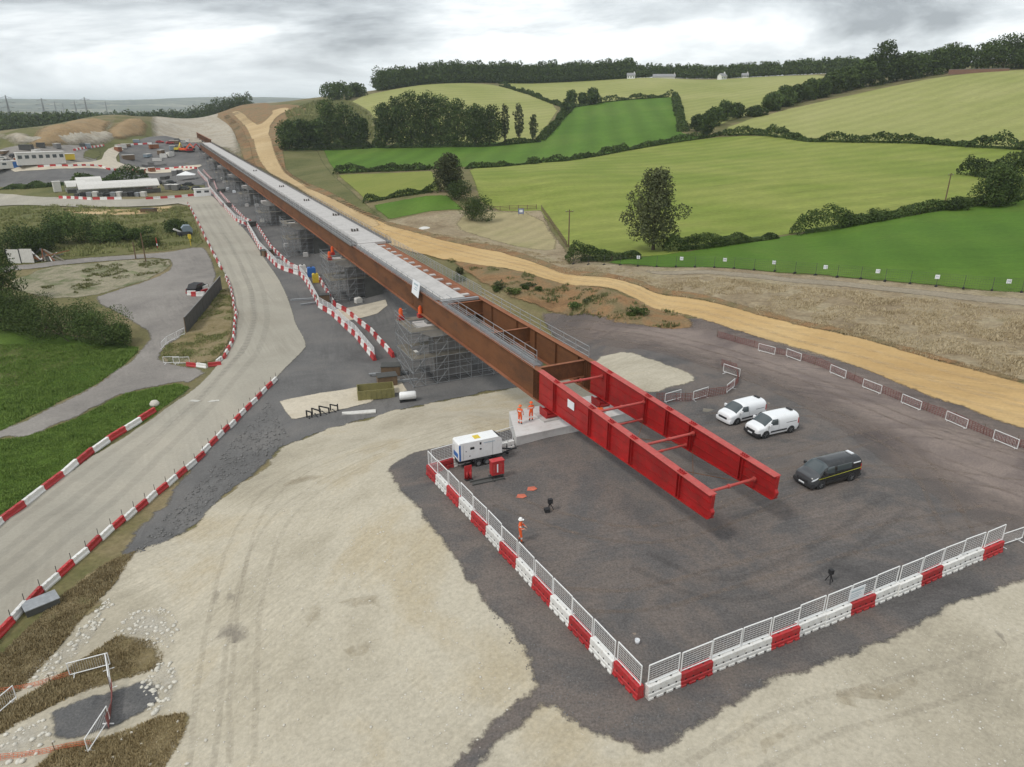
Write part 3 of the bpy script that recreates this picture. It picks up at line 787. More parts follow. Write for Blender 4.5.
CONCW = paint('abutment_concrete', (.56, .55, .53), .9, var=.10, scale=.5, bump=.2, dirt=(.38, .35, .31), dirt_amt=.3, spec=.2)
STEEL = paint('galvanised_steel', (.42, .43, .44), .45, metal=.6, var=.12, scale=5)
STEELD = paint('scaffold_tube', (.30, .31, .32), .5, metal=.3, var=.2, scale=3)
REBAR = paint('reinforcing_bar', (.10, .085, .075), .8, var=.2, scale=3)
BOARD = paint('scaffold_board', (.19, .17, .135), .9, var=.25, scale=.8, dirt=(.18, .16, .13))
DARK = paint('black_rubber', (.02, .02, .022), .7, var=.2, scale=3)
WHITE = paint('white_paint', (.78, .78, .77), .4, var=.05, scale=1.5, dirt=(.55, .50, .43), dirt_amt=.18)
BARW = paint('white_plastic', (.74, .73, .70), .5, var=.08, scale=2.0, dirt=(.46, .40, .32), dirt_amt=.42, vary=.12)
BARR = paint('red_plastic', (.44, .022, .026), .5, var=.14, scale=2.0, dirt=(.32, .13, .10), dirt_amt=.42, vary=.2)
ORNET = paint('orange_netting', (.62, .16, .07), .8, var=.15, scale=3)
MAROON = paint('dark_red_netting', (.19, .06, .052), .85, var=.2, scale=3)
ORANGE = paint('orange_hi_vis', (.80, .12, .025), .75, var=.1, scale=6)
BLUE = paint('blue_paint', (.03, .14, .42), .5, var=.1)
YELLOW = paint('yellow_paint', (.62, .46, .04), .5, var=.1)
HOARD = paint('dark_hoarding', (.075, .075, .07), .8, var=.25, scale=.7)
PAPER = paint('white_sheet', (.78, .80, .82), .6, var=.03, scale=2)
DIRTYW = paint('weathered_white', (.62, .60, .56), .6, var=.08, scale=1.2, dirt=(.40, .36, .30))
BROWNW = paint('brown_wood', (.15, .10, .06), .9, var=.2, scale=2)
ROOFG = paint('grey_roof', (.25, .25, .26), .8, var=.12, scale=.5)

# ------------------------------------------------------------------ viaduct
BAZ = math.radians(26.05)
BO = Vector((2.291, 59.407, 0.0))
B_Y = Vector((-math.sin(BAZ), math.cos(BAZ), 0)); B_X = Vector((math.cos(BAZ), math.sin(BAZ), 0))
def bw(x, s, z=0.0): return BO + B_X * x + B_Y * s + Vector((0, 0, z))
ZT, ZB = 4.70, 1.75                 # girder top and underside
bridge = thing('steel_viaduct', 'long rust brown steel viaduct with pale concrete deck crossing the valley', 'viaduct', BO, BAZ)
XG = (0.30, 5.75)                   # girder centre lines
SPL = [0.0, 19.9, 36.2, 79.3, 124.6, 170.3, 215, 260, 305, 350, 395, 428]
for gi, xc in enumerate(XG):
    girder = inst('main_girder', None, bridge)
    for a, b in zip(SPL[:-1], SPL[1:]):
        g = MB()
        g.box(xc - .03, xc + .03, a + .012, b - .012, ZB + .05, ZT - .05, 0)
        g.box(xc - .30, xc + .30, a + .012, b - .012, ZT - .05, ZT, 1)
        g.box(xc - .36, xc + .36, a + .012, b - .012, ZB, ZB + .055, 1)
        inn = 1 if gi == 0 else -1
        s = a + 2.2
        while s < b - 1:
            g.box(min(xc + inn * .03, xc + inn * .24), max(xc + inn * .03, xc + inn * .24), s - .012, s + .012, ZB + .055, ZT - .05, 0)
            s += 4.4
        g.build('girder_segment', [RUST, RUSTD], girder)
    for s in SPL[1:-1]:
        if s < 20: continue
        p = MB()
        for sd in (-1, 1):
            p.box(*sorted((xc + sd * .031, xc + sd * .055)), s - .55, s + .55, ZB + .25, ZT - .25)
        for k in range(6):
            for q in range(3):
                p.tube((xc - .075, s - .4 + q * .16, ZB + .4 + k * .42), (xc + .075, s - .4 + q * .16, ZB + .4 + k * .42), .02, n=6)
                p.tube((xc - .075, s + .4 - q * .16, ZB + .4 + k * .42), (xc + .075, s + .4 - q * .16, ZB + .4 + k * .42), .02, n=6)
        p.build('splice_plate', RUST, girder)
    for s in (0.22, 0.55, .9):         # end stiffeners at the nose joint
        p = MB(); p.box(xc - .26, xc + .26, s - .02, s + .02, ZB + .056, ZT - .052)
        p.build('end_stiffener', RUST, girder)
# cross beams in the open bays, then one every bay under the slab
for s in [1.1, 12.6, 25.2] + list(np.arange(36, 426, 13.0)):
    c = MB()
    c.box(XG[0] + .03, XG[1] - .03, s - .015, s + .015, ZT - 1.75, ZT - .18, 0)
    c.box(XG[0] + .03, XG[1] - .03, s - .17, s + .17, ZT - .18, ZT - .14, 1)
    c.box(XG[0] + .03, XG[1] - .03, s - .17, s + .17, ZT - 1.79, ZT - 1.75, 1)
    c.build('cross_beam', [RUST, RUSTD], bridge)
# deck slab in cast panels
ZS = 5.12
pm = MB(); pm.box(0.75, 3.75, 0.01, 4.99, ZT + .02, ZS - .1); nar = pm.mesh('slab_panel', CONCR)
pm = MB(); pm.box(0.95, 5.85, 0.012, 5.988, ZT + .02, ZS); wid = pm.mesh('slab_panel', CONCR)
s = 26.0
while s < 66: inst('slab_panel', nar, bridge, (0, s, 0)); s += 5
while s < 426: inst('slab_panel', wid, bridge, (0, s, 0)); s += 6
# edge beams where the parapets will stand, with their upright bars
for x0, x1, s0 in ((-.25, .94, 66), (5.86, 6.75, 66)):
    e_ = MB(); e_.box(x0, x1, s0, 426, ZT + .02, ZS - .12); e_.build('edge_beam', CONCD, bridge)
def bars(name, xs, s0, s1, st, h, th):
    V_, F_ = [], []
    cube = np.array([(x, y, z) for z in (0, 1) for y in (-.5, .5) for x in (-.5, .5)])
    fc = np.array([(0, 2, 3, 1), (4, 5, 7, 6), (0, 1, 5, 4), (2, 6, 7, 3), (0, 4, 6, 2), (1, 3, 7, 5)])
    k = 0
    for x in xs:
        for s in np.arange(s0, s1, st):
            V_.append(cube * (th, th, h * RNG.uniform(.85, 1.1)) + (x + RNG.normal(0, .02), s + RNG.normal(0, .05), ZS - .15)); F_.append(fc + 8 * k); k += 1
    o = np_mesh(name, np.vstack(V_), np.vstack(F_), REBAR, bridge)
    o['kind'] = 'stuff'
bars('starter_bars', (-.05, .75), 66, 426, .6, .85, .028)
bars('starter_bars', (5.95, 6.65), 66, 426, .6, .9, .028)
# rust coloured permanent formwork with pale blocks beside the narrow slab
for k, s in enumerate(np.arange(27, 65, 3.0)):
    f = MB(); f.box(3.80, 5.44, s + .05, s + 2.9, ZT - .1, ZT - .02); f.build('formwork_panel', RUSTD, bridge)
    f = MB(); f.box(4.0 + .2 * (k % 3), 5.0, s + .5, s + 1.15, ZT - .018, ZT + .16); f.build('spacer_block', CONCR, bridge)
# stop end beam of the slab
f = MB(); f.box(.62, 5.4, 25.55, 25.98, ZT - .1, ZT + .22); f.build('stop_end', STEEL, bridge)
# small upstands left on the deck
for s, x in ((78, 3.0), (99, 4.4), (126, 3.6), (160, 3.3), (215, 3.4)):
    f = MB()
    for q in range(3): f.box(x + q * .5, x + q * .5 + .22, s, s + .7, ZS + .002, ZS + .45 - .1 * (q % 2))
    f.build('deck_fixing', REBAR, bridge)
# walkways and handrails
post = MB(); post.bar((0, 0, 0), (0, 0, 1.15), .05); post_me = post.mesh('post', STEEL)
def railing(x, s0, s1, z, step=2.4, rails=(1.12, .62, .15), mesh_=True):
    r = inst('handrail', None, bridge)
    for h in rails:
        t_ = MB(); t_.tube((x, s0, z + h), (x, s1, z + h), .028, n=6); t_.build('rail', STEEL, r)
    for s in np.arange(s0, s1 + .1, step): inst('post', post_me, r, (x, s, z))
    return r
railing(.06, .8, 66, ZT); railing(.98, 2, 25, ZT + .02); railing(5.98, 1.0, 66, ZT); railing(6.35, 27, 130, ZT); railing(-.12, 66, 130, ZT + .3)
wk = inst('walkway', None, bridge)
pn = MB()
for k in range(9): pn.box(.36 + k * .07, .385 + k * .07, .03, 2.37, ZT + .03, ZT + .07)
pn.box(.36, .95, .03, .07, ZT + .025, ZT + .075); pn.box(.36, .95, 1.18, 1.22, ZT + .025, ZT + .075); pn.box(.36, .95, 2.33, 2.37, ZT + .025, ZT + .075)
pn_me = pn.mesh('walkway_panel', STEEL)
for s in np.arange(1.2, 25, 2.4): inst('walkway_panel', pn_me, wk, (0, s, 0))
for s in np.arange(26.4, 64, 2.4): inst('walkway_panel', pn_me, wk, (-.15, s, .12))
# white sheet hung on the handrail
bn_ = MB()
bn_.add([(-.36, 31.6, ZT - .75), (-.36, 34.2, ZT - .55), (-.04, 34.3, ZT + 1.15), (-.04, 31.5, ZT + 1.15), (-.33, 31.6, ZT - .75), (-.33, 34.2, ZT - .55), (-.01, 34.3, ZT + 1.15), (-.01, 31.5, ZT + 1.15)],
        [(0, 1, 2, 3), (7, 6, 5, 4), (0, 4, 5, 1), (1, 5, 6, 2), (2, 6, 7, 3), (3, 7, 4, 0)])
ban = bn_.build('banner', PAPER, bridge)
ban['label'] = 'white banner sheet hung over the handrail'
BANG = paint('grey_print', (.42, .50, .55), .7)
for (a, b, c, d_) in ((32.1, 33.7, .62, .85), (32.3, 33.2, .3, .42), (32.3, 33.5, .05, .15)):
    q = MB()
    def bp(s, z): return (-.37 + (.32) * ((z + .75) / 1.9) - .015, s, ZT + z)
    q.add([bp(a, c), bp(b, c), bp(b, d_), bp(a, d_)], [(0, 1, 2, 3)]); q.build('print', BANG, ban, fix=False)

# ------------------------------------------------------------------ red launching nose
nose = thing('launching_nose', 'red steel launching nose with two tapering beams and cross tubes', 'launching nose', bw(0, 0), BAZ)
NL = 23.0
def nz(s):                           # top and underside along the nose (s negative towards the tip)
    t = -s / NL
    return ZT + .02 - .62 * t, ZB - .02 + .62 * t
NSP = [0, -2.95, -8.7, -11.5, -14.4, -19.9, -NL]
for gi, xc in enumerate(XG):
    nb = inst('nose_beam', None, nose)
    for a, b in zip(NSP[:-1], NSP[1:]):
        ta, ba = nz(a); tb, bb = nz(b)
        g = MB()
        a2, b2 = a - .01, b + .01
        def plate(x0, x1, z0a, z1a, z0b, z1b, mi):
            g.add([(x0, a2, z0a), (x1, a2, z0a), (x0, a2, z1a), (x1, a2, z1a), (x0, b2, z0b), (x1, b2, z0b), (x0, b2, z1b), (x1, b2, z1b)],
                  [(0, 1, 3, 2), (4, 6, 7, 5), (0, 4, 5, 1), (2, 3, 7, 6), (0, 2, 6, 4), (1, 5, 7, 3)], mi)
        plate(xc - .11, xc + .11, ba + .05, ta - .05, bb + .05, tb - .05, 0)
        plate(xc - .30, xc + .30, ta - .05, ta, tb - .05, tb, 1)
        plate(xc - .30, xc + .30, ba, ba + .05, bb, bb + .05, 0)
        for fr in (.30, .36, .64, .70):       # long stiffening ribs on both faces
            za = ba + (ta - ba) * fr; zb = bb + (tb - bb) * fr
            if fr in (.36, .70): continue
            for sd in (-1, 1):
                x0, x1 = sorted((xc + sd * .11, xc + sd * .165))
                plate(x0, x1, za - .02, za + .02, zb - .02, zb + .02, 0)
        g.build('beam_section', [RED, REDL], nb)
    for s in NSP[1:-1]:
        t_, b_ = nz(s)
        p = MB()
        for off in (-.14, .14):
            p.box(xc - .285, xc + .285, s + off - .02, s + off + .02, b_ + .06, t_ - .06)
        p.build('stiffener', RED, nb)
        q = MB(); q.box(xc - .16, xc + .16, s - .3, s + .3, t_ + .002, t_ + .06)
        for k in (-.2, 0, .2): q.tube((xc, s + k, t_ + .06), (xc, s + k, t_ + .17), .05, n=8)
        q.build('bolt_cluster', RED, nb)
    t_, b_ = nz(-NL)                       # shaped tip
    tip = MB()
    tip.prism([(-NL + .01, b_ + .05), (-NL - .12, b_ + .3), (-NL - .16, b_ + .55), (-NL - .02, b_ + .75), (-NL - .06, t_ - .05), (-NL + .01, t_ - .05)], 'x', xc - .13, xc + .13)
    tip.build('beam_tip', RED, nb)
def nose_tube(name, s, z, r):
    n = MB()
    n.tube((XG[0] + .2, s, z), (XG[1] - .2, s, z), r, n=12)
    for x in (XG[0] + .3, XG[1] - .3): n.tube((x - .06, s, z), (x + .06, s, z), r * 1.7, n=12)
    n.tube((3.15, s, z), (3.3, s, z), r * 1.5, n=12)
    n.build(name, REDL, nose)
for s, z in ((-2.1, 4.0), (-8.5, 3.9), (-14.8, 3.75), (-21.3, 3.1)): nose_tube('cross_tube', s, z, .105)
for s in (-8.45, -14.1): nose_tube('lower_cross_tube', s, nz(s)[1] + .35, .085)
for a, b in ((-8.6, -14.0), (-14.9, -21.0)):
    for x0, x1 in ((.55, 5.5), (5.5, .55)):
        t_ = MB(); t_.tube((x0, a, nz(a)[1] + .3), (x1, b, nz(b)[1] + .3), .022, n=6); t_.build('bracing_rod', RUST, nose)
pl = MB(); pl.box(.10, .128, -6.25, -5.2, 3.25, 3.95); sp = pl.build('name_plate', PAPER, nose)
# ------------------------------------------------------------------ abutment and launch bearings
abut = thing('concrete_abutment', 'pale concrete abutment block under the end of the rust girders', 'abutment', bw(0, 0), BAZ)
zA = .85
m_ = MB(); m_.prism([(-4.25, -4.3), (8.6, -4.3), (8.6, .9), (-2.4, .9)], 'z', -3.0, zA); m_.build('slab', CONCW, abut)
m_ = MB(); m_.box(-4.22, 8.62, -4.33, -4.0, zA + .002, zA + .10); m_.build('kerb', CONCW, abut)
for i, xc in enumerate(XG):
    brg = thing('launch_bearing', 'red roller bearing under the %s girder end on the abutment' % ('near left' if i == 0 else 'far right'), 'bearing', bw(xc, -1.7, zA), BAZ, 'launch bearings')
    m_ = MB(); m_.box(-1.0, 1.0, -.95, .95, 0, .16); m_.build('base_plate', CONCR, brg)
    m_ = MB(); m_.box(-.62, .62, -.62, .62, .162, .34); m_.box(-.5, .5, -.75, .75, .34, .5); m_.build('frame', RED, brg)
    for k in range(4):
        m_ = MB(); m_.tube((-.42, -.5 + k * .33, .6), (.42, -.5 + k * .33, .6), .12, n=10); m_.build('roller', RED, brg)
    for sd in (-1, 1):
        m_ = MB(); m_.box(*sorted((sd * .50, sd * .60)), -.7, .7, .345, .86); m_.build('side_guide', RED, brg)

# ------------------------------------------------------------------ piers and scaffolds
def seg_tube(me_cache, L_, r=.03):
    k = (round(L_, 2), r)
    if k not in me_cache:
        t_ = MB(); t_.tube((0, 0, 0), (0, 0, L_), r, n=5, caps=False); me_cache[k] = t_.mesh('tube', STEELD)
    return me_cache[k]
TC = {}
def put_tube(name, a, b, parent, r=.035):
    a = Vector(a); b = Vector(b); d = b - a
    o = inst(name, seg_tube(TC, d.length, r), parent, a)
    o.rotation_euler = d.to_track_quat('Z', 'Y').to_euler()
    return o
PS = [28.4 + 44.8 * k for k in range(9)]
for k, s in enumerate(PS):
    gz = hz1(*(bw(3, s + 1)[:2])) - .15
    if gz > .2: gz = .2
    pier = thing('bridge_pier', '%s concrete pier from the red nose, inside its scaffold' % ordinal(k + 1), 'pier', bw(3.02, s + 1.2, gz), BAZ, 'concrete piers under the viaduct')
    h = ZB - .55 - gz
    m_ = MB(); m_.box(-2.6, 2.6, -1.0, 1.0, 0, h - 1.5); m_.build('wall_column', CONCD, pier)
    m_ = MB(); m_.prism([(-3.0, h - 1.498), (3.0, h - 1.498), (4.6, h - .7), (4.6, h), (-4.6, h), (-4.6, h - .7)], 'y', -1.35, 1.35); m_.build('crosshead', CONCR, pier)
    for x in (-2.72, 2.73):
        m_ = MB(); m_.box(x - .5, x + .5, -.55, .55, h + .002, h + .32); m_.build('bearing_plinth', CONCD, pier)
        m_ = MB(); m_.box(x - .3, x + .3, -.3, .3, h + .322, h + .54); m_.build('bearing', DARK, pier)
    # scaffold round the pier
    sc = thing('scaffold_tower', 'grey tube scaffold with boarded lifts round the %s pier from the nose' % ordinal(k + 1), 'scaffold', bw(3.02, s + 1.2, gz), BAZ, 'scaffolds round the piers')
    X0, X1, Y0, Y1 = -6.2, 6.2, -3.2, 3.2
    hh = h + .3
    lifts = np.arange(.35, hh, 1.75)
    xs = np.linspace(X0, X1, 9); ys = np.array([Y0, -1.75, 1.75, Y1])
    if k < 4:
        for x in xs:
            for y in ys:
                
                out_ = (abs(x) > 4.8)
                top = hh + (1.1 if out_ else -1.6)
                put_tube('standard', (x, y, 0), (x, y, top), sc)
        for z in lifts:
            for y in ys: put_tube('ledger', (X0 - .2, y, z), (X1 + .2, y, z), sc, .03)
            for x in xs:
                if abs(x) > 4.8: put_tube('transom', (x, Y0, z), (x, Y1, z), sc, .03)
                else:
                    put_tube('transom', (x, Y0, z), (x, -1.75, z), sc, .03); put_tube('transom', (x, 1.75, z), (x, Y1, z), sc, .03)
        for z0, z1 in zip(lifts[:-1], lifts[1:]):
            for y in (Y0, Y1):
                put_tube('brace', (xs[0], y, z0), (xs[1], y, z1), sc, .028); put_tube('brace', (xs[2], y, z0), (xs[3], y, z1), sc, .028); put_tube('brace', (xs[5], y, z0), (xs[4], y, z1), sc, .028); put_tube('brace', (xs[7], y, z0), (xs[8], y, z1), sc, .028); put_tube('ledger', (X0 - .2, y, (z0 + z1) / 2), (X1 + .2, y, (z0 + z1) / 2), sc, .028)
            for x in (X0, X1): put_tube('brace', (x, Y0, z0), (x, Y1, z1), sc, .028)
        for hr in (.5, 1.0):
            for (a, b) in (((X0, Y0), (X0, Y1)), ((X0, Y0), (xs[1], Y0)), ((X0, Y1), (xs[1], Y1)), ((X1, Y0), (X1, Y1)), ((X1, Y0), (xs[7], Y0))):
                put_tube('guard_rail', (*a, hh + hr - .1), (*b, hh + hr - .1), sc, .03)
    else:
        t_ = MB()
        for x in xs:
            for y in ys: t_.bar((x, y, 0), (x, y, hh + .6), .07)
        t_.build('standards', STEELD, sc)
        t_ = MB()
        for z in lifts:
            for y in ys: t_.bar((X0, y, z), (X1, y, z), .06)
            for x in xs: t_.bar((x, Y0, z), (x, Y1, z), .06)
        t_.build('ledgers', STEELD, sc)
    for z in lifts[2::2]:
        for (x0, x1, y0, y1) in ((X0, X1, Y0, -1.78), (X0, X1, 1.78, Y1), (X0, X0 + 1.2, -1.75, 1.75), (X1 - 1.2, X1, -1.75, 1.75)):
            m_ = MB()
            if x1 - x0 > 3:
                w_ = (y1 - y0) / 5
                for q in range(5): m_.box(x0, x1, y0 + q * w_ + .01, y0 + (q + 1) * w_ - .01, z + .035, z + .075)
            else:
                w_ = (x1 - x0) / 4
                for q in range(4): m_.box(x0 + q * w_ + .01, x0 + (q + 1) * w_ - .01, y0, y1, z + .035, z + .075)
            m_.build('board_lift', BOARD, sc)
    # dark debris sheet on some sides
    if k in (1, 2, 3, 5):
        m_ = MB(); m_.box(X0 + 6.0, X0 + 9.4, Y0 - .07, Y0 - .05, .1, min(3.9, hh - 1)); m_.build('debris_sheet', HOARD, sc)
    # red kit stored on the tower head
    if k in (0, 1):
        for q, (x, y) in enumerate(((-5.7, -2.2), (-4.2, 2.2)) if k else ((-5.6, 2.6), (-3.0, 2.6))):
            b_ = thing('red_jack', 'red hydraulic jack on the %s corner of the %s scaffold' % (('left', 'right')[q], ordinal(k + 1)), 'jack', bw(3.02 + x, s + 1.2 + y, gz + (lifts[2::2][-1] + .08)), BAZ, 'jacks on the scaffolds')
            m_ = MB(); m_.box(-.35, .35, -.35, .35, 0, .5); m_.build('base', BARR, b_)
            m_ = MB(); m_.tube((0, 0, .5), (0, 0, 1.3), .26, n=10); m_.tube((0, 0, 1.3), (0, 0, 1.5), .16, n=10); m_.build('cylinder', ORANGE, b_)
# far girders waiting behind the deck end
fg = thing('waiting_girder', 'dark red steel girder standing beyond the far end of the deck', 'girder', bw(7.0, 432, 3.2), BAZ)
m_ = MB(); m_.box(-.04, .04, 0, 128, .06, 3.2); m_.build('web', RUST, fg)
m_ = MB(); m_.box(-.4, .4, 0, 128, 3.2, 3.3); m_.build('top_flange', RUSTD, fg)
m_ = MB(); m_.box(-.4, .4, 0, 128, 0, .06); m_.build('bottom_flange', RUSTD, fg)
for s in range(4, 128, 10):
    m_ = MB(); m_.box(-.38, -.04, s - .1, s + .1, .06, 3.2); m_.build('stiffener', RUST, fg)
for s in range(4, 128, 24):
    m_ = MB(); m_.box(-.6, .6, s - .4, s + .4, -3.6, 0); m_.build('support', CONCD, fg)

CL = random.Random(5)
for k in range(42):
    pi = k % 7
    x = CL.choice((-1, 1)) * CL.uniform(7.2, 10.5) if k % 3 else CL.uniform(-6, 6)
    x = -abs(x) if k % 4 else x
    s = PS[pi] + 1.2 + (CL.uniform(-3, 3) if abs(x) > 7 else CL.choice((-1, 1)) * CL.uniform(4.6, 9))
    w = bw(3.02 + x, s); z = hz1(w.x, w.y) + .02
    kind = k % 3
    side = '%s of the %s pier' % ('left' if x < 0 else 'right', ordinal(pi + 1))
    o = thing(('pallet_stack', 'tube_bundle', 'storage_crate')[kind], '%s beside the scaffold, %s item %s' % (('pallet of bagged material', 'bundle of scaffold tubes', 'dark storage crate')[kind], ordinal(k // 7 + 1), side), ('pallet', 'tubes', 'crate')[kind], (w.x, w.y, z), BAZ + CL.uniform(-.4, .4), 'materials stored round the piers')
    if kind == 0:
        m_ = MB(); m_.box(-.6, .6, -.5, .5, 0, .13); m_.build('pallet', BOARD, o)
        m_ = MB(); m_.prism([(-.58, .132), (-.6, .8), (-.45, 1.0), (.4, 1.05), (.6, .8), (.58, .132)], 'y', -.48, .48); m_.build('load', CL.choice((DIRTYW, CONCR, PAPER)), o)
    elif kind == 1:
        for q in range(9):
            m_ = MB(); m_.tube((-2.4 + CL.uniform(-.2, .2), (q % 3) * .13, .08 + q // 3 * .12), (2.4, (q % 3) * .13, .08 + q // 3 * .12), .055, n=6); m_.build('tube', STEELD, o)
    else:
        m_ = MB(); m_.box(-1.2, 1.2, -.8, .8, .1, 1.3); m_.build('walls', CL.choice((HOARD, BROWNW, CONCD)), o)
        m_ = MB(); m_.box(-1.25, 1.25, -.85, .85, 1.302, 1.4); m_.build('lid', HOARD, o)
# ------------------------------------------------------------------ rows of things along a line on the ground
def along(px, step, zfix=None, end=True, world=False):
    """points every `step` metres along a picture polyline laid on the ground: (position, heading)"""
    P = [Vector(p) for p in px] if world else [Vector(p) for p in pix_many(px)]
    if zfix is not None:
        P = [gp(x, y, zfix) for x, y in px]
    seg = [((b - a).xy.length, a, b) for a, b in zip(P[:-1], P[1:])]
    tot = sum(s[0] for s in seg)
    n = max(1, round(tot / step)); st = tot / n
    res = []
    for k in range(n):
        d = (k + .5) * st
        for L_, a, b in seg:
            if d <= L_ or (L_, a, b) is seg[-1]:
                p = a.lerp(b, min(1, d / L_)); h = math.atan2((b - a).y, (b - a).x); break
            d -= L_
        z = zfix if zfix is not None else hz1(p.x, p.y) + .02
        res.append((Vector((p.x, p.y, z)), h))
    return res, st

# ------------------------------------------------------------------ pad barriers with mesh panels
def barrier_proto(col, fence=True, L_=1.98):
    root = bpy.data.objects.new('water_filled_barrier', None); COL.objects.link(root); root.empty_display_size = .3
    a = L_ / 2
    m = MB()
    prof = [(-.24, 0), (-.24, .10), (-.20, .16), (-.20, .30), (-.165, .34), (-.165, .46), (-.19, .50), (-.17, .78), (-.14, .80), (.14, .80), (.17, .78), (.19, .50), (.165, .46), (.165, .34), (.20, .30), (.20, .16), (.24, .10), (.24, 0)]
    # legs: the foot is notched by fork openings
    up = [(y, z) for y, z in prof if z >= .16]
    up = [(-.20, .085)] + up + [(.20, .085)]
    m.prism(up, 'x', -a, a)
    for x0, x1 in ((-a, -a * .70), (-a * .50, -a * .1), (a * .1, a * .50), (a * .70, a)):
        m.prism([(-.24, 0), (-.24, .10), (-.215, .12), (.215, .12), (.24, .10), (.24, 0)], 'x', x0, x1)
    m.prism([(-.08, .1), (-.08, .7), (.08, .7), (.08, .1)], 'x', a, a + .03)
    m.build('body', col, root)
    for k in range(4):                       # moulded pockets on both faces and filler caps on top
        x = -a + .28 + k * (L_ - .56) / 3
        for sd in (-1, 1):
            p = MB(); p.tube((x, sd * .165, .40), (x, sd * .172, .40), .055, n=8); p.build('pocket', DARK, root)
    for x in (-.45, .45):
        p = MB(); p.tube((x, 0, .80), (x, 0, .815), .07, n=8); p.build('filler_cap', HOARD if col is BARW else DARK, root)
    if fence:
        f = inst('mesh_panel', None, root)
        fr = MB(); z0, z1, b = .86, 1.98, a - .06
        fr.bar((-b, 0, .70), (-b, 0, z1 + .0), .045); fr.bar((b, 0, .70), (b, 0, z1), .045)
        fr.bar((-b, 0, z1), (b, 0, z1), .05); fr.bar((-b, 0, z0), (b, 0, z0), .04)
        fr.build('frame', WHITE, f)
        wr = MB()
        for k in range(1, 8): wr.bar((-b, 0, z0 + k * (z1 - z0) / 8), (b, 0, z0 + k * (z1 - z0) / 8), .009)
        for k in range(1, 8): wr.bar((-b + 2 * b * k / 8, 0.012, z0), (-b + 2 * b * k / 8, 0.012, z1), .004)
        wr.build('wires', WHITE, f)
    return root
PADR, PADW = barrier_proto(BARR), barrier_proto(BARW)
corner = gp(640, 700); lend = gp(428, 475); rend = gp(999, 551)
PG = 'water filled barriers round the dark pad'
rows = [(corner, lend, 'RWRWRWRWRWRWR', 'left pad side from the near corner'),
        (corner + (rend - corner).normalized() * .3, rend, 'WRWWRWWRWWRWWR', 'right pad side from the near corner'),
        (lend + Vector((.25, .35, 0)), gp(513, 449), 'RWWW', 'short side behind the generator')]
for a, b, pat, txt in rows:
    n = len(pat); d = (b - a) / n; h = math.atan2(d.y, d.x)
    for k, c in enumerate(pat):
        p = a + d * (k + .5)
        p += Vector((-d.y, d.x, 0)).normalized() * random.uniform(-.06, .06)
        p.z = hz1(p.x, p.y) + .05
        place(PADR if c == 'R' else PADW, USED, p, h + random.uniform(-.03, .03),
              '%s barrier with mesh panel, %s on the %s' % ('red' if c == 'R' else 'white', ordinal(k + 1), txt), 'barrier', PG)
# paper notice on the right hand fence
pn_ = gp(830, 600); dr = (rend - corner).normalized(); hr = math.atan2(dr.y, dr.x)
k = (pn_ - corner).dot(dr)
nt_p = corner + dr * (k + .25)
nt = thing('fence_notice', 'white notice board tied to the mesh on the right side of the pad', 'notice', Vector((nt_p.x, nt_p.y, hz1(nt_p.x, nt_p.y) + .95)), hr)
m = MB(); m.box(-.62, .62, -.075, -.055, 0, .85); m.build('board', PAPER, nt)
for (x0, x1, z0, z1) in ((-.5, .5, .62, .72), (-.5, .3, .45, .5), (-.5, .4, .33, .38), (-.5, .2, .2, .25)):
    m = MB(); m.box(x0, x1, -.079, -.0755, z0, z1); m.build('printed_line', BANG, nt)

# ------------------------------------------------------------------ road barriers (low blocks with a thin post)
def block_proto(col, L_, h, w, post=True, name='road_barrier'):
    root = bpy.data.objects.new(name, None); COL.objects.link(root); root.empty_display_size = .3
    a = L_ / 2 - .02
    m = MB(); m.prism([(-w / 2, 0), (-w / 2, h * .25), (-w * .33, h * .45), (-w * .28, h), (w * .28, h), (w * .33, h * .45), (w / 2, h * .25), (w / 2, 0)], 'x', -a, a)
    m.box(-a * .5, -a * .3, -w * .2, w * .2, h, h + .03); m.box(a * .3, a * .5, -w * .2, w * .2, h, h + .03)
    m.build('body', col, root)
    if post:
        p = MB(); p.tube((a, .02, h * .9), (a, .02, h + .55), .025, n=5); p.build('post', DARK, root)
    return root
def barrier_row(px, step, h, w, txt, grp, post=True, start='R', pattern=None, alts=None):
    pts, st = along(px, step)
    pr = {'R': block_proto(BARR, st, h, w, post), 'W': block_proto(BARW, st, h, w, post)}
    for k, (p, hd) in enumerate(pts):
        c = (pattern[k % len(pattern)] if pattern else ('RW' if start == 'R' else 'WR')[k % 2])
        p += Vector((-math.sin(hd), math.cos(hd), 0)) * random.uniform(-.07, .07)
        place(pr[c], USED, p, hd + random.uniform(-.05, .05), '%s barrier, %s %s' % ('red' if c == 'R' else 'white', ordinal(k + 1), txt), 'barrier', grp)
barrier_row([(-20, 657), (0, 637), (42, 592), (85, 555), (120, 524), (160, 492), (200, 459), (240, 417), (276, 380)], 1.6, .5, .42, 'from the bottom left along the pad side of the road', 'low barriers on the pad side of the concrete road', start='W')
barrier_row([(155, 412), (112, 440), (91, 455), (57, 481), (0, 525), (-20, 541)], 2.6, .62, .5, 'down the road from the grey lane on its grass side', 'large barriers on the grass side of the road', post=False)
barrier_row([(187, 366), (205, 367.5), (215, 366), (224, 358.5), (233, 342), (236, 315), (231, 289), (226, 277)], 1.7, .55, .42, 'round the inner bend of the road from the grey lane', 'barriers on the inside of the road bend')
barrier_row([(222, 270), (205, 237), (197, 220), (188, 204)], 2.4, .5, .4, 'up the left edge of the straight road towards the junction', 'barriers along the straight road', pattern='RWWR')
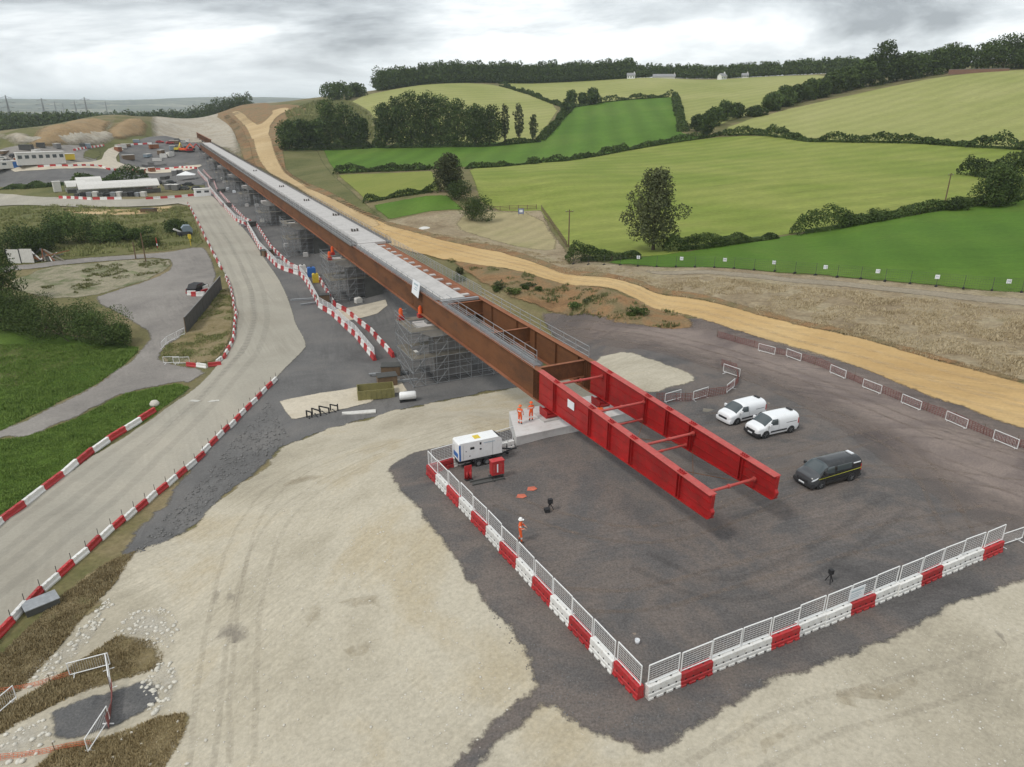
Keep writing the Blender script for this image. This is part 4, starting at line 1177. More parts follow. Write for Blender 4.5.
walk = [(375, 361), (356, 337), (332, 315), (320, 308), (307, 283), (301, 276), (285, 271), (277, 267), (260, 249), (251, 233), (247, 226), (236, 221), (227, 211), (217, 199), (210, 190), (208, 183), (198, 172)]
def walkway_row(px, txt, grp, fence, step=2.0):
    pts, st = along(px, step)
    prs = {}
    for c, col in (('R', BARR), ('W', BARW)):
        r = block_proto(col, st, .85, .5, False, 'walkway_barrier')
        if fence:
            f = MB(); b = st / 2 - .05
            for x in (-b, b): f.bar((x, 0, .8), (x, 0, 1.9), .06)
            for z in np.linspace(.95, 1.9, 6): f.bar((-b, 0, z), (b, 0, z), .045)
            f.build('mesh_panel', WHITE, r)
        prs[c] = r
    for k, (p, hd) in enumerate(pts):
        c = 'RW'[k % 2]
        place(prs[c], USED, p, hd, '%s barrier, %s %s' % ('red' if c == 'R' else 'white', ordinal(k + 1), txt), 'barrier', grp)
walkway_row(walk, 'up the fenced row beside the scaffolds from the near end', 'fenced barriers between road and piers', True)
WP = [Vector(p) for p in pix_many(walk)]
off = []
for i, p in enumerate(WP):
    a = WP[max(0, i - 1)]; b = WP[min(len(WP) - 1, i + 1)]
    t_ = (b - a).normalized(); off.append(p + Vector((t_.y, -t_.x, 0)) * 2.6)
def along_world(P, step):
    return along([(p.x, p.y, 0) for p in P], step, world=True)
pts, st = along_world(off, 2.2)
prs = {'R': block_proto(BARR, st, .8, .45, False, 'walkway_barrier'), 'W': block_proto(BARW, st, .8, .45, False, 'walkway_barrier')}
for k, (p, hd) in enumerate(pts):
    c = 'RW'[k % 2]
    place(prs[c], USED, p, hd, '%s barrier, %s up the unfenced row on the pier side of the walkway' % ('red' if c == 'R' else 'white', ordinal(k + 1)), 'barrier', 'barriers on the pier side of the walkway')
barrier_row([(146, 200), (180, 198), (211, 194)], 2.4, 1.0, .7, 'from the left of the row closing the road junction', 'barriers across the road junction', post=False)
barrier_row([(60, 199), (90, 200.5), (122, 200)], 2.4, 1.1, .7, 'from the left of the row before the white tents', 'barriers before the white tents', post=False)
far_rows = MB()
for px in ([(38, 168), (70, 167), (100, 167), (110, 170.5), (151, 170), (181, 168), (197, 169)], [(74, 151), (90, 148), (104, 146)], [(118, 146), (135, 145), (152, 144)]):
    for k, (p, hd) in enumerate(along(px, 2.4)[0]):
        c, s_ = math.cos(hd), math.sin(hd)
        def R_(x, y, z): return (p.x + x * c - y * s_, p.y + x * s_ + y * c, p.z + z)
        vs = [R_(x, y * (1 if z == 0 else .6), z) for z in (0, 1.0) for y in (-.35, .35) for x in (-1.15, 1.15)]
        far_rows.add(vs, [(0, 2, 3, 1), (4, 5, 7, 6), (0, 1, 5, 4), (2, 6, 7, 3), (0, 4, 6, 2), (1, 3, 7, 5)], k % 2)
tag(far_rows.build('distant_barriers', [BARR, BARW]), 'distant red and white barrier rows round the site compound', 'barriers', kind='stuff')

# ------------------------------------------------------------------ pedestrian barriers and nets
def ped_proto(L_=2.1):
    root = bpy.data.objects.new('pedestrian_barrier', None); COL.objects.link(root); root.empty_display_size = .3
    a = L_ / 2
    f = MB()
    for p, q in (((-a, 0, .22), (-a, 0, 1.06)), ((a, 0, .22), (a, 0, 1.06)), ((-a, 0, 1.06), (a, 0, 1.06)), ((-a, 0, .22), (a, 0, .22))): f.tube(p, q, .032, n=6)
    f.build('frame', WHITE, root)
    b = MB()
    for k in range(1, 17): b.tube((-a + k * L_ / 17, 0, .22), (-a + k * L_ / 17, 0, 1.06), .006, n=4, caps=False)
    b.build('infill_bars', WHITE, root)
    for x in (-a * .82, a * .82):
        g = MB(); g.bar((x, -.3, .03), (x, .3, .03), .05); g.bar((x, 0, .03), (x, 0, .22), .05); g.build('foot', WHITE, root)
    return root
PED = ped_proto()
PEDG = 'white pedestrian barriers'
edge_px = [(766, 354), (793, 360), (837, 377), (871, 392), (910, 408), (955, 426), (1004, 446)]
EP = [pix(*q) for q in edge_px]
for k, p in enumerate(EP):
    a = EP[max(0, k - 1)]; b = EP[min(len(EP) - 1, k + 1)]
    place(PED, USED, p, math.atan2((b - a).y, (b - a).x) + random.uniform(-.06, .06), 'white pedestrian barrier, %s from the left along the sandy haul road' % ordinal(k + 1), 'barrier', PEDG)
for (x0, y0, x1, y1, lb) in ((724, 374, 738, 378, 'farther of two white pedestrian barriers behind the white vans'), (724, 396, 736, 387, 'angled white pedestrian barrier nearest the left white van'),
                             (692, 402, 708, 397, 'white pedestrian barrier beside the far red nose beam'), (665, 404, 680, 400, 'white pedestrian barrier half hidden behind the red nose'),
                             (1000, 548, 1021, 541, 'white pedestrian barrier closing the right end of the pad fence'),
                             (75, 678, 107, 668, 'white pedestrian barrier at the back of the small dark gravel patch'), (109, 669, 112, 691, 'white pedestrian barrier seen end on at the dark gravel patch'),
                             (94, 747, 106, 729, 'white pedestrian barrier at the near edge of the dark gravel patch'), (-8, 722, 9, 708, 'white pedestrian barrier cut by the left edge of the picture')):
    a = pix(x0, y0); b = pix(x1, y1); m_ = (a + b) / 2; m_.z = hz1(m_.x, m_.y) + .03
    place(PED, USED, m_, math.atan2((b - a).y, (b - a).x), lb, 'barrier', PEDG)
def net(px, h, mat, label, cell=.16, th=.022, sag=.15, seed=0):
    P = [Vector(p) for p in pix_many(px)]
    rnd = random.Random(seed)
    root = thing('safety_net', label, 'safety net', P[0])
    pts, st = along(px, cell * 1.4)
    m = MB(); top = []
    for k, (p, hd) in enumerate(pts):
        q = p - P[0]; hh = h * (1 - sag * (.5 + .5 * math.sin(k * .21)) - .06 * rnd.random())
        lean = .18 * math.sin(k * .13 + 1)
        nrm = Vector((-math.sin(hd), math.cos(hd), 0))
        top.append((q, q + nrm * lean + Vector((0, 0, hh))))
    rows_ = int(h / cell)
    for k in range(len(top) - 1):
        (a, b), (c, d) = top[k], top[k + 1]
        m.bar(a, b, th, th)
        for r in range(rows_ + 1):
            f = (r + .3) / (rows_ + .5)
            m.bar(a.lerp(b, f), c.lerp(d, f), th, th * 1.6)
    m.build('mesh', mat, root)
    for k in range(0, len(pts), max(1, int(3.0 / st))):
        s_ = MB(); q = pts[k][0] - P[0]; s_.tube(q, q + Vector((0, 0, h + .12)), .02, n=5); s_.build('stake', BROWNW, root)
    return root
net([(716, 338), (741, 345), (766, 352), (793, 358), (837, 375), (871, 390), (910, 406), (955, 424), (1004, 444), (1060, 462)], 1.0, MAROON, 'dark red safety net strung along the edge of the sandy haul road', .2, .027)
net([(655, 402), (690, 402), (712, 397), (724, 395), (738, 384), (737, 372), (720, 366)], 1.0, MAROON, 'dark red safety net round the chalk patch behind the nose', .2, .027, seed=2)
net([(-10, 696), (30, 688), (75, 676)], .55, ORNET, 'orange safety net behind the dark gravel patch', .14, .014, .6, 3)
net([(-10, 763), (40, 755), (95, 745)], .55, ORNET, 'orange safety net in front of the dark gravel patch', .14, .014, .6, 4)
net([(111, 690), (111, 712), (109, 731)], 1.0, MAROON, 'dark red net hanging between two barriers across the dark gravel', .14, .03, .3, 5)

# ------------------------------------------------------------------ vans
GLASS, gt, gb = new_mat('sky_toned_glass')
gb.inputs['Base Color'].default_value = (.055, .07, .075, 1); gb.inputs['Roughness'].default_value = .08; gb.inputs['Specular IOR Level'].default_value = .8  # blue-grey base paints the sky's reflection into the glass colour
VWHITE = paint('van_white', (.80, .81, .82), .25, var=.02, scale=1, coat=.6, dirt=(.62, .58, .52), dirt_amt=.10)
VGREY = paint('van_dark_grey', (.016, .017, .018), .25, var=.08, scale=1, coat=.5, dirt=(.10, .09, .08), dirt_amt=.15)
VHOOD = paint('van_bonnet_grey', (.055, .058, .062), .28, var=.08, scale=1, coat=.5)
BUMP = paint('bumper_plastic', (.03, .03, .032), .6, var=.1)
LAMP = paint('headlamp_lens', (.70, .72, .74), .12, var=.05)
LAMPR = paint('tail_lamp_lens', (.45, .02, .02), .2, var=.05)
RIM = paint('wheel_rim', (.38, .39, .40), .35, metal=.7, var=.08)
LIME = paint('yellow_stripe', (.62, .60, .06), .5, var=.03)
def make_van(label, loc, rz, L_, W_, Ht, wb, fo, body, hood, stripe=False, bump=BUMP):
    """nose towards +x; origin on the ground midway"""
    v = thing('van', label, 'van', loc, rz, 'vans parked on the hardcore')
    zb0 = .24
    X = [0, .03, .10, .26, .50, .74, 1.00, 1.32, 1.62, 1.95, 2.8, 3.4, L_ - .6, L_ - .14, L_ - .03, L_]
    T = [.68, .84, .97, 1.06, 1.12, 1.17, 1.38, 1.62, Ht - .06, Ht - .01, Ht, Ht, Ht - .01, Ht - .05, Ht - .12, Ht - .26]
    if Ht > 1.88: T = [.72, .88, 1.02, 1.14, 1.22, 1.30, 1.54, 1.80, Ht - .05, Ht - .01, Ht, Ht, Ht - .01, Ht - .04, Ht - .10, Ht - .24]
    Wd = [.66, .78, .88, .95, .985, 1, 1, 1, 1, 1, 1, 1, 1, .985, .96, .93]
    B = [.34, .27, .24, .24, .24, .24, .24, .24, .24, .24, .24, .24, .24, .26, .30, .36]
    def I(x, A): return float(np.interp(x, X, A))
    hw = W_ / 2
    def side(x, z):
        b, t = I(x, B), I(x, T)
        h = min(max((z - b) / (t - b), 0), .9999)
        cab = 1 - .10 * max(0, (z - 1.0)) / max(.3, Ht - 1.0)
        return hw * I(x, Wd) * cab * (1 - h ** 9) ** (1 / 3) * (1 - .06 * max(0, .18 - h) / .18)
    def topz(x, y):
        lo, hi = I(x, B) + .5 * (I(x, T) - I(x, B)), I(x, T)
        for _ in range(24):
            m_ = (lo + hi) / 2
            if side(x, m_) > abs(y): lo = m_
            else: hi = m_
        return lo
    ux = sorted(set([round(a, 3) for a in np.concatenate([np.linspace(0, .4, 7), np.linspace(.4, 2.4, 17), np.linspace(2.4, L_ - .2, 8), np.linspace(L_ - .2, L_, 5)])]))
    hs = [0, .03, .08, .15, .25, .4, .55, .68, .78, .85, .90, .94, .965, .982, .993, .9985]
    V_, F_ = [], []
    for x in ux:
        b, t = I(x, B), I(x, T)
        half = [(side(x, b + h * (t - b)), b + h * (t - b)) for h in hs]
        ring = [(y, z) for y, z in half] + [(0, t)] + [(-y, z) for y, z in reversed(half)]
        V_ += [(L_ / 2 - x, y, z) for y, z in ring]
    n = len(hs) * 2 + 1
    for i in range(len(ux) - 1):
        for k in range(n): F_.append((i * n + k, i * n + (k + 1) % n, (i + 1) * n + (k + 1) % n, (i + 1) * n + k))
    F_.append(tuple(range(n))); F_.append(tuple(range((len(ux) - 1) * n + n - 1, (len(ux) - 1) * n - 1, -1)))
    m = MB(); m.add(V_, F_, 0, True)
    if hood is not body:
        for i, f in enumerate(m.f):
            xs_ = [m.v[q][0] for q in f]; 
            if min(xs_) > L_ / 2 - .9: m.m[i] = 1
    bd = m.build('body', [body, hood], v)
    def patch(name, corners, mat, kind, sd=1, off=.012, nx=8, nz_=6, parent=None):
        """thin panel lying on the shell; corners (x,z) on the side or (x,y) on top"""
        P = MB(); g = []
        for i in range(nx + 1):
            for j in range(nz_ + 1):
                u, w_ = i / nx, j / nz_
                a = [corners[0][k] * (1 - u) + corners[1][k] * u for k in (0, 1)]
                b = [corners[3][k] * (1 - u) + corners[2][k] * u for k in (0, 1)]
                x = a[0] * (1 - w_) + b[0] * w_; q = a[1] * (1 - w_) + b[1] * w_
                if kind == 'side': g.append((L_ / 2 - x, sd * (side(x, q) + off), q))
                elif kind == 'top': g.append((L_ / 2 - x + off * .5, q, topz(x, q) + off))
                elif kind == 'back': g.append((-L_ / 2 - off, x, q))
                else: g.append((L_ / 2 - x, q, 0))
        P.add(g, [(i * (nz_ + 1) + j, (i + 1) * (nz_ + 1) + j, (i + 1) * (nz_ + 1) + j + 1, i * (nz_ + 1) + j + 1) for i in range(nx) for j in range(nz_)], 0, True)
        return P.build(name, mat, parent or v)
    sw = hw * .86
    patch('windscreen', [(.76, -sw), (.76, sw), (1.56, sw * .96), (1.56, -sw * .96)], GLASS, 'top', nx=10, nz_=10)
    bz = 1.12 if Ht < 1.88 else 1.20
    for sd in (-1, 1):
        dr = inst('front_door', None, v)
        patch('side_window', [(1.12, bz + .02), (2.14, bz - .04), (2.14, Ht - .26), (1.58, Ht - .26)], GLASS, 'side', sd, parent=dr)
        for x in (1.10, 2.24): patch('door_gap', [(x, .45), (x + .014, .45), (x + .014 + (.02 if x < 1.5 else 0), Ht - .30 if x > 1.5 else bz), (x + (.02 if x < 1.5 else 0) * 0, Ht - .30 if x > 1.5 else bz)], BUMP, 'side', sd, .006, 1, 5, dr)
        patch('door_handle', [(2.0, bz - .16), (2.18, bz - .16), (2.18, bz - .11), (2.0, bz - .11)], BUMP if body is VGREY else VWHITE, 'side', sd, .03, 2, 1, dr)
        mr = MB(); mr.box(L_ / 2 - 1.28, L_ / 2 - 1.12, *sorted((sd * (hw - .04), sd * (hw + .20))), bz + .0, bz + .22); mr.build('wing_mirror', BUMP if body is VGREY else VWHITE, v)
        patch('side_rubbing_strip', [(fo + .50, .44), (fo + wb - .50, .44), (fo + wb - .50, .60), (fo + .50, .60)], BUMP, 'side', sd, .014, 8, 2)
        patch('headlamp', [(.06, .70), (.52, .86), (.60, .98), (.16, .80)] if Ht < 1.88 else [(.05, .74), (.52, .94), (.60, 1.06), (.14, .90)], LAMP, 'side', sd, .012, 6, 3)
        patch('tail_lamp', [(L_ - .22, .85), (L_ - .06, .85), (L_ - .06, 1.35), (L_ - .16, 1.35)], LAMPR, 'side', sd, .01, 3, 5)
        patch('sliding_door_rail', [(3.05, bz - .02), (L_ - .35, bz - .02), (L_ - .35, bz + .02), (3.05, bz + .02)], BUMP, 'side', sd, .008, 6, 1)
        if stripe:
            patch('yellow_stripe', [(.62, .88), (L_ - .1, 1.02), (L_ - .1, 1.07), (.62, .92)], LIME, 'side', sd, .02, 14, 1)
            patch('side_lettering', [(L_ - .95, 1.50), (L_ - .2, 1.50), (L_ - .2, 1.58), (L_ - .95, 1.58)], PAPER, 'side', sd, .02, 6, 1)
            patch('rear_side_window', [(2.40, bz + .02), (L_ - 1.1, bz + .02), (L_ - 1.1, Ht - .28), (2.40, Ht - .28)], GLASS, 'side', sd, .01)
    # front and rear bumpers
    m = MB()
    pts = [(y, L_ / 2 + .05 - .10 * (abs(y) / hw) ** 3) for y in np.linspace(-hw * .96, hw * .96, 13)]
    g = []
    for y, x in pts: g += [(x, y, .22), (x + .02, y, .36), (x - .0, y, .52), (x - .35, y, .54), (x - .35, y, .22)]
    m.add(g, [(i * 5 + k, i * 5 + (k + 1) % 5, (i + 1) * 5 + (k + 1) % 5, (i + 1) * 5 + k) for i in range(12) for k in range(5)] + [(0, 1, 2, 3, 4), (64, 63, 62, 61, 60)], 0)
    m.build('front_bumper', bump, v)
    m = MB(); m.box(L_ / 2 - .03, L_ / 2 + .066, -hw * .52, hw * .52, .57, .72); m.build('grille', BUMP, v)
    m = MB(); m.box(L_ / 2 + .05, L_ / 2 + .083, -.26, .26, .38, .49); m.build('number_plate', PAPER, v)
    m = MB(); m.box(-L_ / 2 - .06, -L_ / 2 + .15, -hw * .95, hw * .95, .26, .50); m.build('rear_bumper', BUMP, v)
    m = MB(); m.box(-L_ / 2 - .004, -L_ / 2 + .01, -.008, .008, .5, Ht - .3); m.build('rear_door_gap', BUMP, v)
    m = MB(); m.box(-.3, -.05, -.05, .05, Ht - .01, Ht + .07) if False else m.box(-L_ / 2 + .35, -L_ / 2 + .6, -.3, .3, Ht - .02, Ht + .06); m.build('roof_beacon_bar', DARK if not stripe else LAMP, v)
    # wheels
    for x in (fo, fo + wb):
        for sd in (-1, 1):
            ar = MB(); ar.tube((L_ / 2 - x, sd * (hw - .30), .33), (L_ / 2 - x, sd * (hw + .004), .33), .40, n=20); ar.build('wheel_arch', BUMP, v)
            wh = inst('wheel', None, v, (L_ / 2 - x, sd * (hw - .10), .325))
            t_ = MB(); t_.lathe([(.20, -.10), (.30, -.105), (.325, -.08), (.325, .08), (.30, .118), (.205, .112)], n=22, ax='y'); t_.build('tyre', DARK, wh)
            r_ = MB(); r_.tube((0, -.09, 0), (0, .10, 0), .205, n=20); r_.build('rim', BUMP, wh)
            for k in range(5):
                c, s_ = math.cos(k * 2 * math.pi / 5), math.sin(k * 2 * math.pi / 5)
                q = MB(); q.bar((c * .03, sd * .112, s_ * .03), (c * .19, sd * .112, s_ * .19), .05, .02); q.build('spoke', RIM, wh)
    return v
def van_at(front, rear, wb, fo, L_, W_, **kw):
    """from the near side wheel contact points"""
    a, b = gp(*front), gp(*rear)
    d = (a - b); d.normalize()
    mid = (a + b) / 2
    left = Vector((-d.y, d.x, 0))
    c = mid - left * (W_ / 2 - .08) + d * ((fo + wb / 2) - L_ / 2)
    c.z = hz1(c.x, c.y) + .06
    return make_van(loc=c, rz=math.atan2(d.y, d.x), L_=L_, W_=W_, wb=wb, fo=fo, **kw)
van_at((735, 426.5), (760, 420), 2.79, .88, 4.40, 1.85, Ht=1.82, body=VWHITE, hood=VWHITE, label='white panel van with pale bumper, left of the parked pair', bump=VWHITE)
van_at((764.3, 440), (789.6, 434.3), 2.79, .88, 4.55, 1.85, Ht=1.84, body=VWHITE, hood=VWHITE, label='white panel van with black bumper, right of the parked pair')
van_at((820, 489.5), (849.5, 481.5), 3.1, .95, 5.0, 1.92, Ht=1.92, body=VGREY, hood=VHOOD, stripe=True, label='black van with thin yellow side stripe parked alone')
# timber on the ground by the left van
p = pix(716, 412); t_ = thing('timber_plank', 'pale timber boards lying beside the left white van', 'planks', p, math.radians(-20))
for k in range(4):
    m = MB(); m.box(-1.2, 1.2, -.4 + k * .2, -.22 + k * .2, .01, .06); m.build('plank', BOARD, t_)

# ------------------------------------------------------------------ people
SKIN = paint('skin', (.48, .29, .20), .6, var=.05)
SILVER = paint('reflective_band', (.68, .68, .64), .4, var=.05)
BOOT = paint('work_boots', (.05, .04, .03), .8, var=.1)
HATW = paint('white_helmet', (.80, .80, .78), .35, var=.03)
def make_person(label, loc, rz, arm=0.0, trous=ORANGE, hat=HATW, stride=.0):
    root = thing('person', label, 'person', loc, rz, 'workers in orange')
    J = dict(pel=(0, 0, .95), waist=(0, .01, 1.08), chest=(0, .02, 1.32), neck=(0, .01, 1.50), head0=(0, .0, 1.57), head1=(0, -.01, 1.66), head2=(0, .0, 1.74))
    R_ = dict(pel=(.16, .11), waist=(.155, .11), chest=(.185, .12), neck=(.065, .065), head0=(.08, .085), head1=(.09, .10), head2=(.07, .075))
    E_ = [('pel', 'waist'), ('waist', 'chest'), ('chest', 'neck'), ('neck', 'head0'), ('head0', 'head1'), ('head1', 'head2')]
    for sd, nm in ((-1, 'l'), (1, 'r')):
        fy = stride * sd
        J.update({nm + 'hip': (sd * .10, 0, .90), nm + 'kne': (sd * .115, -.03 + fy * .5, .50), nm + 'ank': (sd * .125, .02 + fy, .10), nm + 'toe': (sd * .14, -.16 + fy, .05)})
        R_.update({nm + 'hip': (.105, .11), nm + 'kne': (.075, .08), nm + 'ank': (.06, .065), nm + 'toe': (.05, .045)})
        E_ += [('pel', nm + 'hip'), (nm + 'hip', nm + 'kne'), (nm + 'kne', nm + 'ank'), (nm + 'ank', nm + 'toe')]
        el = (sd * .29, -.02 - arm * .10, 1.14); wr = (sd * (.27 - arm * .14), -.08 - arm * .26, .92 + arm * .22)
        J.update({nm + 'sho': (sd * .20, .02, 1.42), nm + 'elb': el, nm + 'wri': wr, nm + 'han': (wr[0] - sd * .01, wr[1] - .03 - arm * .05, wr[2] - .07 + arm * .06)})
        R_.update({nm + 'sho': (.085, .085), nm + 'elb': (.06, .06), nm + 'wri': (.045, .045), nm + 'han': (.04, .03)})
        E_ += [('chest', nm + 'sho'), (nm + 'sho', nm + 'elb'), (nm + 'elb', nm + 'wri'), (nm + 'wri', nm + 'han')]
        for f in range(4):                    # fingers
            b = J[nm + 'han']; fx = (f - 1.5) * .02
            J[nm + 'f%d' % f] = (b[0] + fx * .4, b[1] + fx - .01, b[2] - .085 + abs(f - 1.3) * .008); R_[nm + 'f%d' % f] = (.010, .010)
            E_.append((nm + 'han', nm + 'f%d' % f))
        b = J[nm + 'wri']; J[nm + 'thu'] = (b[0] - sd * .015, b[1] - .055, b[2] - .07); R_[nm + 'thu'] = (.011, .011); E_.append((nm + 'han', nm + 'thu'))
    keys = list(J)
    me = bpy.data.meshes.new('skeleton'); me.from_pydata([J[k] for k in keys], [(keys.index(a), keys.index(b)) for a, b in E_], [])
    ob = bpy.data.objects.new('skeleton', me); COL.objects.link(ob)
    sk = ob.modifiers.new('skin', 'SKIN'); sk.use_smooth_shade = True
    ob.modifiers.new('sub', 'SUBSURF').levels = 1
    for i, k in enumerate(keys):
        me.skin_vertices[0].data[i].radius = R_[k]; me.skin_vertices[0].data[i].use_root = (k == 'pel')
    dg = bpy.context.evaluated_depsgraph_get()
    m2 = bpy.data.meshes.new_from_object(ob.evaluated_get(dg)); m2.name = 'body'
    bpy.data.objects.remove(ob)
    m2.materials.clear()
    for mt in (ORANGE, trous, SILVER, SKIN, BOOT): m2.materials.append(mt)
    for p in m2.polygons:
        c = p.center; p.use_smooth = True
        handx = any((c - Vector(J[n_ + 'han'])).length < .13 for n_ in 'lr')
        if c.z > 1.53: k = 3
        elif handx: k = 3
        elif c.z < .14: k = 4
        elif abs(c.z - 1.12) < .035 or abs(c.z - 1.30) < .03 or abs(c.z - .42) < .035 or abs(c.z - .30) < .03: k = 2
        elif c.z < .92 and abs(c.x) < .24 and (c.y > -.12): k = 1
        else: k = 0
        p.material_index = k
    inst('body', m2, root)
    h = MB(); h.lathe([(.165, 1.70), (.135, 1.715), (.13, 1.76), (.11, 1.81), (.06, 1.845), (.001, 1.855)], n=14); h.box(-.09, .09, -.22, -.12, 1.70, 1.715); h.build('hard_hat', hat, root)
    for x in (-.035, .035):
        e_ = MB(); e_.lathe([(.001, -.012), (.012, 0), (.001, .012)], c=(x, -.105, 1.665), n=6); e_.build('eye', DARK, root)
    nse = MB(); nse.lathe([(.001, -.03), (.016, -.015), (.010, .02)], c=(0, -.115, 1.64), n=6); nse.build('nose', SKIN, root)
    mo = MB(); mo.box(-.025, .025, -.106, -.098, 1.598, 1.606); mo.build('mouth', BOOT, root)
    return root
a = gp(520, 424, zA); make_person('worker in orange standing at the left on the concrete abutment', a, math.radians(150), .2, hat=paint('orange_helmet', (.75, .16, .04), .4))
a = gp(531, 420.5, zA); make_person('worker in orange nearest the red bearing on the abutment', a, math.radians(-160), .5, hat=ORANGE)
a = gp(520.5, 543.5, 0); a.z = hz1(a.x, a.y) + .05
make_person('worker in orange with white helmet behind the left pad fence', a, math.radians(75), .9, trous=ORANGE, stride=.12)
a = bw(4.6, -3.0, zA)
t_ = thing('orange_kit_bag', 'orange kit bag on the abutment under the right girder', 'bag', a, .4)
m = MB(); m.lathe([(.001, -.55), (.22, -.53), (.27, -.4), (.28, .4), (.22, .53), (.001, .55)], c=(0, 0, .27), n=12, ax='x'); m.build('holdall', ORANGE, t_)
for x in (-.2, .2): 
    m = MB(); m.bar((x, -.05, .54), (x, .0, .66), .04); m.bar((x, 0, .66), (x * .2, 0, .7), .04); m.build('strap', DARK, t_)

# ------------------------------------------------------------------ generator set
GDIR = math.radians(25.5)
gen = thing('generator_trailer', 'white towable generator on twin axles behind the left pad fence', 'generator', (-2.75, 50.75, hz1(-2.75, 50.75) + .05), GDIR)
m = MB(); m.prism([(-1.85, .78), (-1.85, 2.18), (-1.75, 2.28), (1.55, 2.28), (1.82, 2.05), (1.85, .78)], 'y', -.68, .68); m.build('canopy', WHITE, gen)
m = MB(); m.box(-1.9, 2.0, -.6, .6, .55, .77); m.build('chassis', DARK, gen)
m = MB(); m.prism([(1.58, 2.29), (1.855, 2.07), (1.87, 2.08), (1.6, 2.31)], 'y', -.5, .5); m.build('exhaust_grille', DARK, gen)
m = MB(); m.box(-.35, .15, -.3, .3, 2.282, 2.31); m.build('roof_panel', YELLOW, gen)
for x0, x1, z0, z1, mt, nm in ((-.9, -.55, 1.62, 1.82, DARK, 'control_window'), (-.1, .05, 1.9, 2.1, DARK, 'label'), (-.1, .06, 1.45, 1.58, DARK, 'handle'), (-1.3, -1.2, 1.5, 1.56, DARK, 'lock'), (-1.0, -.9, 1.05, 1.12, DARK, 'latch'), (.25, 1.2, 1.95, 2.02, BANG, 'lettering'),
                               (-1.84, -1.70, .80, 2.15, BLUE, 'blue_corner')):
    m = MB(); m.box(x0, x1, -.692, -.681, z0, z1); m.build(nm, mt, gen)
m = MB(); m.box(-1.868, -1.852, -.45, .45, .95, 1.35); m.build('louvre', BLUE, gen)
m = MB(); m.box(1.0, 1.02, -.69, -.681, .82, 2.1); m.box(-1.5, -1.48, -.69, -.681, .82, 2.1); m.build('door_seam', STEELD, gen)
for x in (-.25, .48):
    for sd in (-1, 1):
        wh = inst('wheel', None, gen, (x, sd * .72, .33))
        t_ = MB(); t_.lathe([(.17, -.09), (.31, -.09), (.33, -.06), (.33, .06), (.31, .09), (.17, .09)], n=18, ax='y'); t_.build('tyre', DARK, wh)
        r_ = MB(); r_.tube((0, -.07, 0), (0, .07, 0), .175, n=14); r_.build('rim', RIM, wh)
    for sd in (-1, 1):
        m = MB(); m.box(x - .38, x + .38, *sorted((sd * .62, sd * .84)), .69, .735); m.build('mudguard', DARK, gen)
m = MB(); m.bar((2.0, -.45, .62), (3.1, 0, .55), .1); m.bar((2.0, .45, .62), (3.1, 0, .55), .1); m.bar((3.05, 0, .55), (3.45, 0, .55), .11); m.build('drawbar', DARK, gen)
m = MB(); m.tube((2.7, .25, 0.15), (2.7, .25, .95), .04, n=8); m.tube((2.7, .2, .13), (2.7, .3, .13), .13, n=12); m.build('jockey_wheel', DARK, gen)
p = gp(497, 481); fp = thing('fire_point', 'red fire point box on a frame beside the generator', 'fire point', (p.x, p.y, hz1(p.x, p.y) + .05), math.radians(25))
m = MB(); m.box(-.5, .5, -.25, .25, .38, 1.5); m.build('cabinet', BARR, fp)
m = MB(); m.box(-.54, .54, -.29, .29, 1.502, 1.56); m.build('lid', BARR, fp)
for k in range(3):
    m = MB(); m.box(-.38 + k * .28, -.28 + k * .28, -.262, -.251, .6, 1.3); m.build('notice', PAPER if k == 1 else REDL, fp)
for x in (-.42, .42):
    for y in (-.2, .2):
        m = MB(); m.bar((x, y, 0), (x, y, .378), .06); m.build('leg', DARK, fp)
    m = MB(); m.box(x - .06, x + .06, -.55, .55, -.02, .05); m.build('foot', DARK, fp)
p = gp(469, 483); fe = thing('extinguisher_stand', 'small dark red extinguisher stand at the left end of the generator', 'extinguisher', (p.x, p.y, hz1(p.x, p.y) + .05), math.radians(25))
m = MB(); m.box(-.3, .3, -.2, .2, 0, .08); m.build('base', DARK, fe)
for x in (-.13, .13):
    m = MB(); m.lathe([(.001, .082), (.10, .084), (.105, .55), (.06, .66), (.03, .70), (.03, .78), (.001, .78)], c=(x, 0, 0), n=12); m.build('cylinder', BARR, fe)
m = MB(); m.box(-.3, .3, .12, .16, .08, 1.15); m.build('back_board', BARR, fe)
p = gp(487, 484); dt = thing('steel_tray', 'low dark drip tray and bars on the ground before the generator', 'tray', (p.x, p.y, hz1(p.x, p.y) + .05), math.radians(24))
for y in (-.3, .25):
    m = MB(); m.bar((-1.3, y, .07), (1.3, y, .07), .12); m.build('bar', HOARD, dt)
m = MB(); m.box(-1.2, .9, -.24, .2, .005, .03); m.build('sheet', HOARD, dt)
